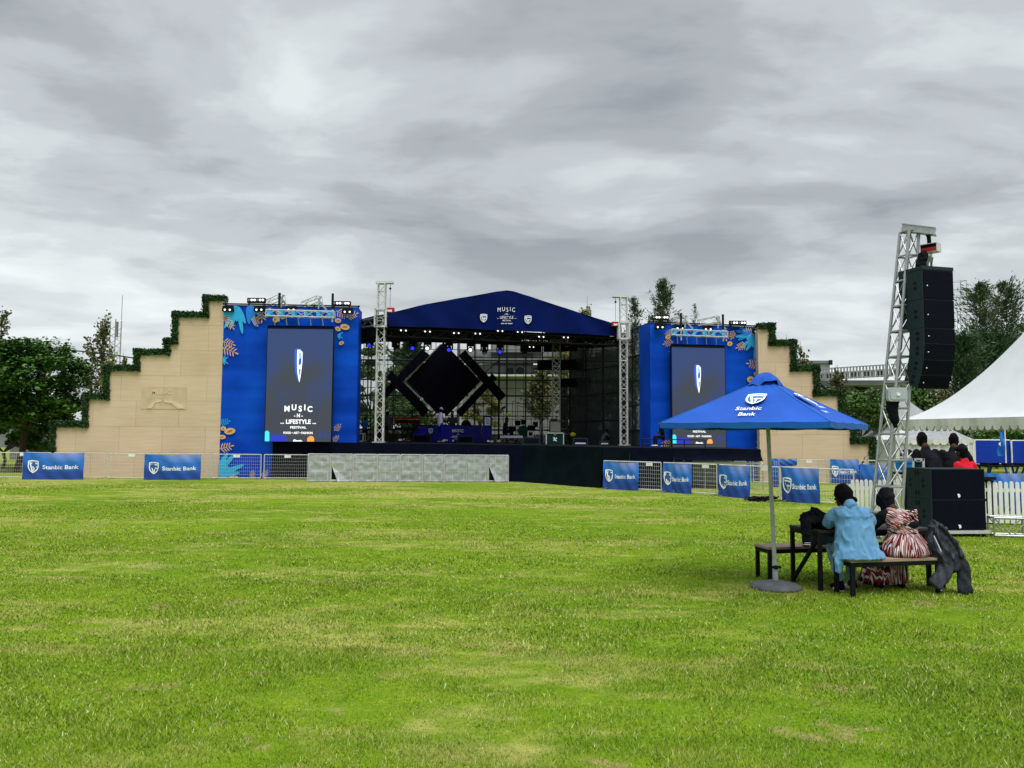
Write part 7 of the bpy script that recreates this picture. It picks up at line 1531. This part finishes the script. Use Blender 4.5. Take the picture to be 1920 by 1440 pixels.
for i, (h, tlt, lab) in enumerate(((.27, 0, 'third hanging loudspeaker cabinet, first of the slimmer ones'), (.285, R(7), 'fourth hanging loudspeaker cabinet in the curved column'), (.275, R(14), 'fifth hanging loudspeaker cabinet, second from the bottom'), (.255, R(22), 'lowest hanging loudspeaker cabinet, tilted down the most'))):
    rot = Matrix.Rotation(ya, 3, 'Z') @ Matrix.Rotation(tlt, 3, 'X'); O = cur - rot @ V3((0, 0, h)); cabinet('hanging_loudspeaker', lab, O + V3((0, 0, .003)), ya, .656, .335, h - .006, tlt, ((.42, .5, 1),), GA); cur = O
t = thing('flying_frame', 'black steel frame joining the hanging loudspeakers to the hoist', 'speaker frame', (X0, YQ, zs[0])); rot = Matrix.Rotation(ya, 3, 'Z'); m = MB(); c = V3((X0, YQ, zs[0])) + rot @ V3((.33, .28, .035)); m.box(c, (.665, .575, .065), 'cab_side', rot); m.build('frame_plate', t); m = MB(); m.tube(c + V3((0, 0, .03)), P(1745, 478, 13.5), .02, 'steel_galv', 6); m.tube(c + V3((.1, 0, .03)), P(1749, 482, 13.5), .012, 'steel_galv', 6); m.build('lifting_chain', t)
t = thing('caged_ladder', 'small metal platform cage on a thin ladder seen right of the hanging loudspeakers', 'ladder', P(1800, 820, 60)); m = MB(); a = P(1798, 600, 60); 
for dx in (-.25, .25): m.tube((a.x + dx * .5, 60, 0), (a.x + dx * .5, 60, wz(1798, 556, 60)), .022, 'steel_galv', 5)
for k in range(24): z = .5 + k * .5; m.tube((a.x - .12, 60, z), (a.x + .12, 60, z), .015, 'steel_galv', 4)
m.build('ladder_rails', t); m = MB(); z0 = wz(1800, 556, 60); z1 = wz(1800, 527, 60)
for z in (z0, (z0 + z1) / 2, z1): m.path([(a.x - .3, 59.6, z), (a.x + .45, 59.6, z), (a.x + .45, 60.4, z), (a.x - .3, 60.4, z)], .028, 'steel_galv', 5)
for dx, y in ((.45, 59.6), (.45, 60.4), (0, 59.6)): m.tube((a.x + dx, y, z0), (a.x + dx, y, z1), .028, 'steel_galv', 5)
m.build('platform_cage', t)
# ground stack on its dolly
ys = R(5); GO = V3((7.64, 14.1, 0)); zb_ = gz(7.6, 14.1); H1 = .55
hs = ((.55, .84, 0), (.30, .5, 1), (.84, .5, 1), (.55, .18, 0))
cabinet('bass_loudspeaker', 'lower bass loudspeaker cabinet standing on the silver dolly', (7.64, 14.1, zb_ + .12), ys, 1.04, .74, H1, 0, hs, 'stacked bass loudspeakers', logo=True, sub=True)
cabinet('bass_loudspeaker', 'upper bass loudspeaker cabinet of the ground stack', (7.64, 14.1, zb_ + .12 + H1 + .006), ys, 1.04, .74, H1, 0, hs, 'stacked bass loudspeakers', logo=True, sub=True)
t = thing('speaker_dolly', 'flat silver dolly carrying the bass loudspeaker stack', 'dolly', (8.1, 14.4, zb_)); rot = Matrix.Rotation(ys, 3, 'Z'); m = MB(); c = GO + rot @ V3((.50, .36, zb_ + .085)); m.box(c, (1.22, .82, .055), 'alu_light', rot); m.box(c - V3((0, 0, .037)), (1.24, .80, .012), 'black_metal', rot); m.build('platform', t)
for x, y in ((0.0, 0), (1.0, 0), (0, .7), (1.0, .7)): m = MB(); p = GO + rot @ V3((x, y + .02, zb_ + .03)); m.tube(p - V3((.02, 0, 0)), p + V3((.02, 0, 0)), .03, 'black_plastic', 10); m.build('wheel', t)
def floor_truss(label, a, b_, h):
    t = thing('floor_truss', label, 'truss', (V3(a) + V3(b_)) / 2); m = MB(); a = V3(a); b_ = V3(b_); d = b_ - a; n = max(1, round(d.length / .30))
    s = V3((-d.y, d.x, 0)).normalized() * .15
    for sg in (-1, 1):
        for z in (.03, h): m.tube(a + s * sg + V3((0, 0, z)), b_ + s * sg + V3((0, 0, z)), .022, 'alu', 8)
        for i in range(n + 1):
            p = a.lerp(b_, i / n) + s * sg; 
            if i % 2 == 0: m.tube(p + V3((0, 0, .03)), p + V3((0, 0, h)), .018, 'alu', 6)
            if i < n: q = a.lerp(b_, (i + 1) / n) + s * sg; z0, z1 = (.03, h) if i % 2 else (h, .03); m.tube(p + V3((0, 0, z0)), q + V3((0, 0, z1)), .012, 'alu', 5)
    for i in range(0, n + 1, 2): p = a.lerp(b_, i / n); m.tube(p - s + V3((0, 0, h)), p + s + V3((0, 0, h)), .02, 'alu', 5)
    m.build('truss_frame', t); m = MB(); m.box(b_ + V3((0, 0, .01)), (.2, .35, .02), 'steel_galv'); m.build('end_foot', t)
floor_truss('low silver floor truss running right from the bass speakers in front of the picket fence', (8.80, 14.25, gz(8.6, 13.9)), (11.6, 13.6, gz(11, 13.3)), .345)

# ================================================================ picket fence
def picket(label, xa, ya_, xb, yb, h=.90, group='white picket fence sections'):
    a = V3((xa, ya_, gz(xa, ya_))); b_ = V3((xb, yb, gz(xb, yb))); d = b_ - a; W = d.length; d.normalize(); n = V3((d.y, -d.x, 0)); t = thing('picket_fence', label, 'fence', (a + b_) / 2, 0, group); m = MB(); k = int(W / .107)
    for i in range(k):
        p = a + d * (i * .107 + .04); w = .037; hh = h * (1 + .01 * math.sin(i * 2.7)); pr = [(-w, .03), (w, .03), (w, hh - .04), (w * .8, hh - .015), (w * .35, hh), (-w * .35, hh), (-w * .8, hh - .015), (-w, hh - .04)]
        m.prism(pr, lambda x, y, o: p + d * x + n * o + V3((0, 0, y)), .018, 'white_paint')
    m.build('pickets', t)
    for z in (.18, .72): m = MB(); m.bar(a + V3((0, 0, z)) - n * .012, b_ + V3((0, 0, z)) - n * .012, .022, 'white_paint', .07); m.build('rail', t)
    m = MB(); m.bar(a - n * .03, a - n * .03 + V3((0, 0, h - .1)), .05, 'white_paint'); m.build('post', t)
x1 = (1592 - 960) / FPX * 16.6; picket('white picket fence section left of the loudspeaker mast', x1, 16.6, (1686 - 960) / FPX * 16.8, 16.8)
picket('white picket fence section right of the bass speakers', (1835 - 960) / FPX * 16.4, 16.4, 13.2, 15.7)

# ================================================================ tents
def tent(label, C, side, yaw, z0, zp, valance, name='marquee_tent', walls=False, window=False, pw=1.75, legs=True, scal=.24, group='white peaked tents at the right'):
    C = V3(C); t = thing(name, label, 'tent', (C.x, C.y, gz(C.x, C.y)), yaw, group); rot = Matrix.Rotation(yaw, 3, 'Z'); q = lambda x, y, z: V3((C.x, C.y, 0)) + rot @ V3((x, y, 0)) + V3((0, 0, z)); h = side / 2; m = MB()
    for k in range(4):
        r2 = Matrix.Rotation(k * math.pi / 2, 3, 'Z')
        def g(u, v):
            r_ = 1 - v; x = (u * 2 - 1) * r_; p = r2 @ V3((x * h, -r_ * h * (1 - .05 * v * (1 - (2 * u - 1) ** 2)), 0)); return q(p.x, p.y, z0 + (zp - z0) * (1 - r_) ** pw)
        m.grid(g, 12, 36, 'tent_white'); m.build('canopy', t, True)
    m = MB(); n = int(side / scal)
    for k in range(4):
        r2 = Matrix.Rotation(k * math.pi / 2, 3, 'Z'); 
        def fv(x, y): p = r2 @ V3((x, -h, 0)); bulge = .03 * math.sin(x * 5.3) * (z0 - y) / valance; nn2 = r2 @ V3((0, -1, 0)); return q(p.x + nn2.x * bulge, p.y + nn2.y * bulge, y)
        for i in range(n):
            xa, xb = -h + side * i / n, -h + side * (i + 1) / n; zm = z0 - valance * .66
            m.quad(fv(xa, zm), fv(xb, zm), fv(xb, z0), fv(xa, z0), 'tent_valance')
            cx_ = (xa + xb) / 2; w = (xb - xa) * .42; pts = [(cx_ - w, zm)] + [(cx_ - w * math.cos(a), zm - valance * .34 * math.sin(a) ** .7) for a in np.linspace(.3, math.pi - .3, 7)] + [(cx_ + w, zm)]; m.poly([fv(x, y) for x, y in pts], 'tent_valance')
    m.build('scalloped_valance', t, True)
    for sx_ in (-1, 1):
        for sy_ in (-1, 1):
            m = MB(); p0 = q(sx_ * (h - .05), sy_ * (h - .05), gz(C.x, C.y)); m.tube(p0, q(sx_ * (h - .05), sy_ * (h - .05), z0), .04, 'white_paint', 8); m.build('leg', t)
    if walls:
        m = MB(); gg = gz(C.x, C.y)
        for k in range(4):
            if walls == 'front' and k != 0 and k != 3: continue
            r2 = Matrix.Rotation(k * math.pi / 2, 3, 'Z'); m.grid(lambda u, v: (lambda p: q(p.x, p.y, lerp(gg, z0 - .02, v)))(r2 @ V3(((u * 2 - 1) * (h - .08), -(h - .08) + .03 * math.sin(u * 30), 0))), 40, 2, 'tent_white')
        m.build('side_wall', t, True)
    return t, q, h
d_ = V3((.33, -.944, 0)); n_ = V3((.944, .33, 0)); cc = V3((12.55, 25.2, 0)) + d_ * 3.1 + n_ * 3.1
tent('large white peaked tent at the right frame edge with scalloped grey valance', cc, 6.2, math.atan2(.33, .944), 2.39, 6.0, .36, pw=1.6)
tent('small white peaked tent behind the loudspeaker mast', (21.3, 42, 0), 4.9, 0, 1.78, 4.15, .22, walls=True, pw=1.25)
_, q3, h3 = tent('low white tent with an arched window behind the sound desk', (18.55, 35.6, 0), 3.25, 0, 1.74, 2.35, .22, walls=True, pw=1.3, scal=.3)
t = thing('arched_window', 'arched dark window with white bars in the wall of the low tent', 'window', P(1701, 868, 33.9)); a = P(1701, 857, 33.93); rw = .36; pts = [(-rw, -.42), (rw, -.42), (rw, 0)] + [(rw * math.cos(x), rw * math.sin(x)) for x in np.linspace(.15, math.pi - .15, 12)] + [(-rw, 0)]; m = MB(); m.prism(pts, lambda x, y, o: a + V3((x, -o, y)), .02, 'window_dark'); m.build('pane', t); m = MB()
for an in (R(45), R(90), R(135)): m.bar(a + V3((0, -.035, 0)), a + V3((rw * math.cos(an), -.035, rw * math.sin(an))), .03, 'white_paint')
m.bar(a + V3((-rw, -.035, 0)), a + V3((rw, -.035, 0)), .035, 'white_paint'); m.bar(a + V3((0, -.036, 0)), a + V3((0, -.036, -.42)), .03, 'white_paint'); m.build('glazing_bars', t)

# ================================================================ sound desk, its people and the boards behind
def g0(u, Y): p = P(u, 825, Y); return V3((p.x, Y, gz(p.x, Y)))
human('standing person in black behind the bass speakers, the left of the two dark figures', g0(1752, 15.35), R(10), 'bend', 'black_cloth', 'black_cloth', long_sleeve=True, sc=1.18)
human('standing person in black behind the bass speakers, the right one with fuller hair', g0(1788, 15.6), R(-30), 'bend', 'black_cloth', 'black_cloth', long_sleeve=True, sc=1.17)
human('person in a bright red shirt and dark cap bent behind the bass speakers', g0(1815, 14.98) + V3((0, 0, .20)), R(22), 'sit', 'red_cloth', 'black_cloth', cap='black_cloth', sc=1.12)
t = thing('folding_chair', 'dark stool under the person in the red shirt', 'stool', g0(1812, 15.2)); m = MB(); c = g0(1815, 14.98); m.box(c + V3((0, 0, .62)), (.4, .4, .05), 'black_plastic'); m.build('seat', t)
for a, b_ in ((-1, -1), (1, -1), (1, 1), (-1, 1)): m = MB(); m.tube(c + V3((a * .17, b_ * .17, 0)), c + V3((a * .15, b_ * .15, .60)), .015, 'black_metal', 6); m.build('leg', t)
t = thing('sound_desk', 'black mixing desk on a table behind the bass speakers', 'mixing desk', g0(1770, 16.5)); c = g0(1775, 16.6); m = MB(); m.box(c + V3((0, 0, .96)), (1.7, .6, .06), 'black_plastic'); m.build('table_top', t); m = MB(); m.box(c + V3((0, -.02, 1.06)), (1.1, .5, .14), 'black_plastic', Matrix.Rotation(R(-8), 3, 'X')); m.build('mixer', t); m = MB(); m.box(c + V3((-.52, .1, 1.34)), (.36, .03, .26), 'black_plastic', Matrix.Rotation(R(-12), 3, 'X')); m.build('screen', t)
for s in (-1, 1): m = MB(); m.box(c + V3((s * .8, 0, .46)), (.05, .5, .92), 'black_plastic'); m.build('leg', t)
edged_case('dark equipment case with silver edges left of the standing figures', 1710, 1732, 860, 884, 15.2, .4, 'dark_green_box')
t = thing('cool_box', 'bright blue cool box with a white lid beside the equipment case', 'cool box', P(1700, 883, 15.1)); m = MB(); bx3(m, 1691, 1710, 868, 882, 15.1, .25, 'cooler_blue'); m.build('container', t); m = MB(); bx3(m, 1690, 1711, 864.5, 867.6, 15.08, .29, 'cooler_blue'); m.build('lid', t)
t = thing('equipment_table', 'black table holding the cool box and the equipment case', 'table', g0(1711, 15.3)); c = P(1711, 884.5, 15.3); m = MB(); m.box(c - V3((0, 0, .03)), (.62, .6, .04), 'black_plastic'); m.build('table_top', t)
for a, b_ in ((-1, -1), (1, -1), (1, 1), (-1, 1)): m = MB(); m.tube((c.x + a * .27, c.y + b_ * .27, gz(c.x, c.y)), c + V3((a * .27, b_ * .27, -.05)), .018, 'black_metal', 6); m.build('leg', t)
def board(label, u0, u1, v0, v1, Y):
    t = thing('sponsor_board', label, 'board', g0((u0 + u1) / 2, Y), 0, 'plain blue boards behind the picket fence'); m = MB(); bx3(m, u0, u1, v0, v1, Y, .05, 'board_blue'); m.build('panel', t); m = MB(); a = P(u0, v0, Y); b_ = P(u1, v0, Y)
    for p in (a, b_): m.tube((p.x, Y + .03, gz(p.x, Y)), (p.x, Y + .03, p.z + .02), .025, 'white_paint', 6)
    m.tube((a.x, Y + .02, P(u0, v1, Y).z - .02), (b_.x, Y + .02, P(u0, v1, Y).z - .02), .02, 'white_paint', 6); m.tube((a.x, Y + .02, a.z + .015), (b_.x, Y + .02, a.z + .015), .015, 'white_paint', 6); m.build('post_frame', t)
board('plain blue board left of the feather flag', 1829, 1894, 826, 869, 21); board('plain blue board at the right frame edge', 1898, 1965, 827, 869, 20.9)
t = thing('feather_flag', 'slim light blue flag on a white pole between the two blue boards', 'flag', g0(1883, 20)); m = MB(); a = P(1884, 806, 20); m.tube((a.x, 20, gz(a.x, 20)), (a.x, 20, a.z), .015, 'white_paint', 6); m.build('pole', t); m = MB(); q0 = [P(u, v, 19.98) for u, v in ((1884, 807), (1875, 812), (1870, 855), (1883, 856))]
m.grid(lambda u, v: q0[0].lerp(q0[1], u).lerp(q0[3].lerp(q0[2], u), v) + V3((0, .04 * math.sin(v * 7 + u * 3), 0)), 6, 14, 'flag_blue'); m.poly([P(u, v, 19.9) for u, v in ((1872, 832), (1876, 828), (1876, 837))], 'white_print'); m.build('flag_cloth', t)
for i, (u0, u1, Y, lab) in enumerate(((1836, 1893, 19.0, 'dark table with folded items left of the flag pole'), (1898, 1960, 19.4, 'dark table at the right frame edge behind the picket fence'))):
    t = thing('display_table', lab, 'table', g0((u0 + u1) / 2, Y), 0, 'dark tables behind the picket fence'); a = P(u0, 873, Y); b_ = P(u1, 873, Y); c = (a + b_) / 2; m = MB(); m.box(c, (b_.x - a.x, .7, .05), 'black_plastic'); m.build('table_top', t)
    for x in (a.x + .05, b_.x - .05): m = MB(); m.bar((x, Y - .25, gz(x, Y)), (x + .1, Y + .25, c.z), .035, 'board_blue'); m.bar((x + .1, Y - .25, c.z), (x, Y + .25, gz(x, Y)), .035, 'board_blue'); m.build('leg', t)
    m = MB(); rr = random.Random(i + 9)
    for k in range(6): x = lerp(a.x + .1, b_.x - .1, rr.random()); m.box((x, Y - .1, c.z + .04), (rr.uniform(.12, .3), .3, rr.uniform(.02, .07)), rr.choice(['black_cloth', 'grey_cloth', 'white_paint', 'black_cloth']))
    m.build('folded_items', t)
A_ = g0(1843, 18.0); B_ = g0(1930, 18.0); hung_banner('blue lettered banner behind the right picket fence section', A_, B_, .30, 1.02, .0, .02, seed=11)
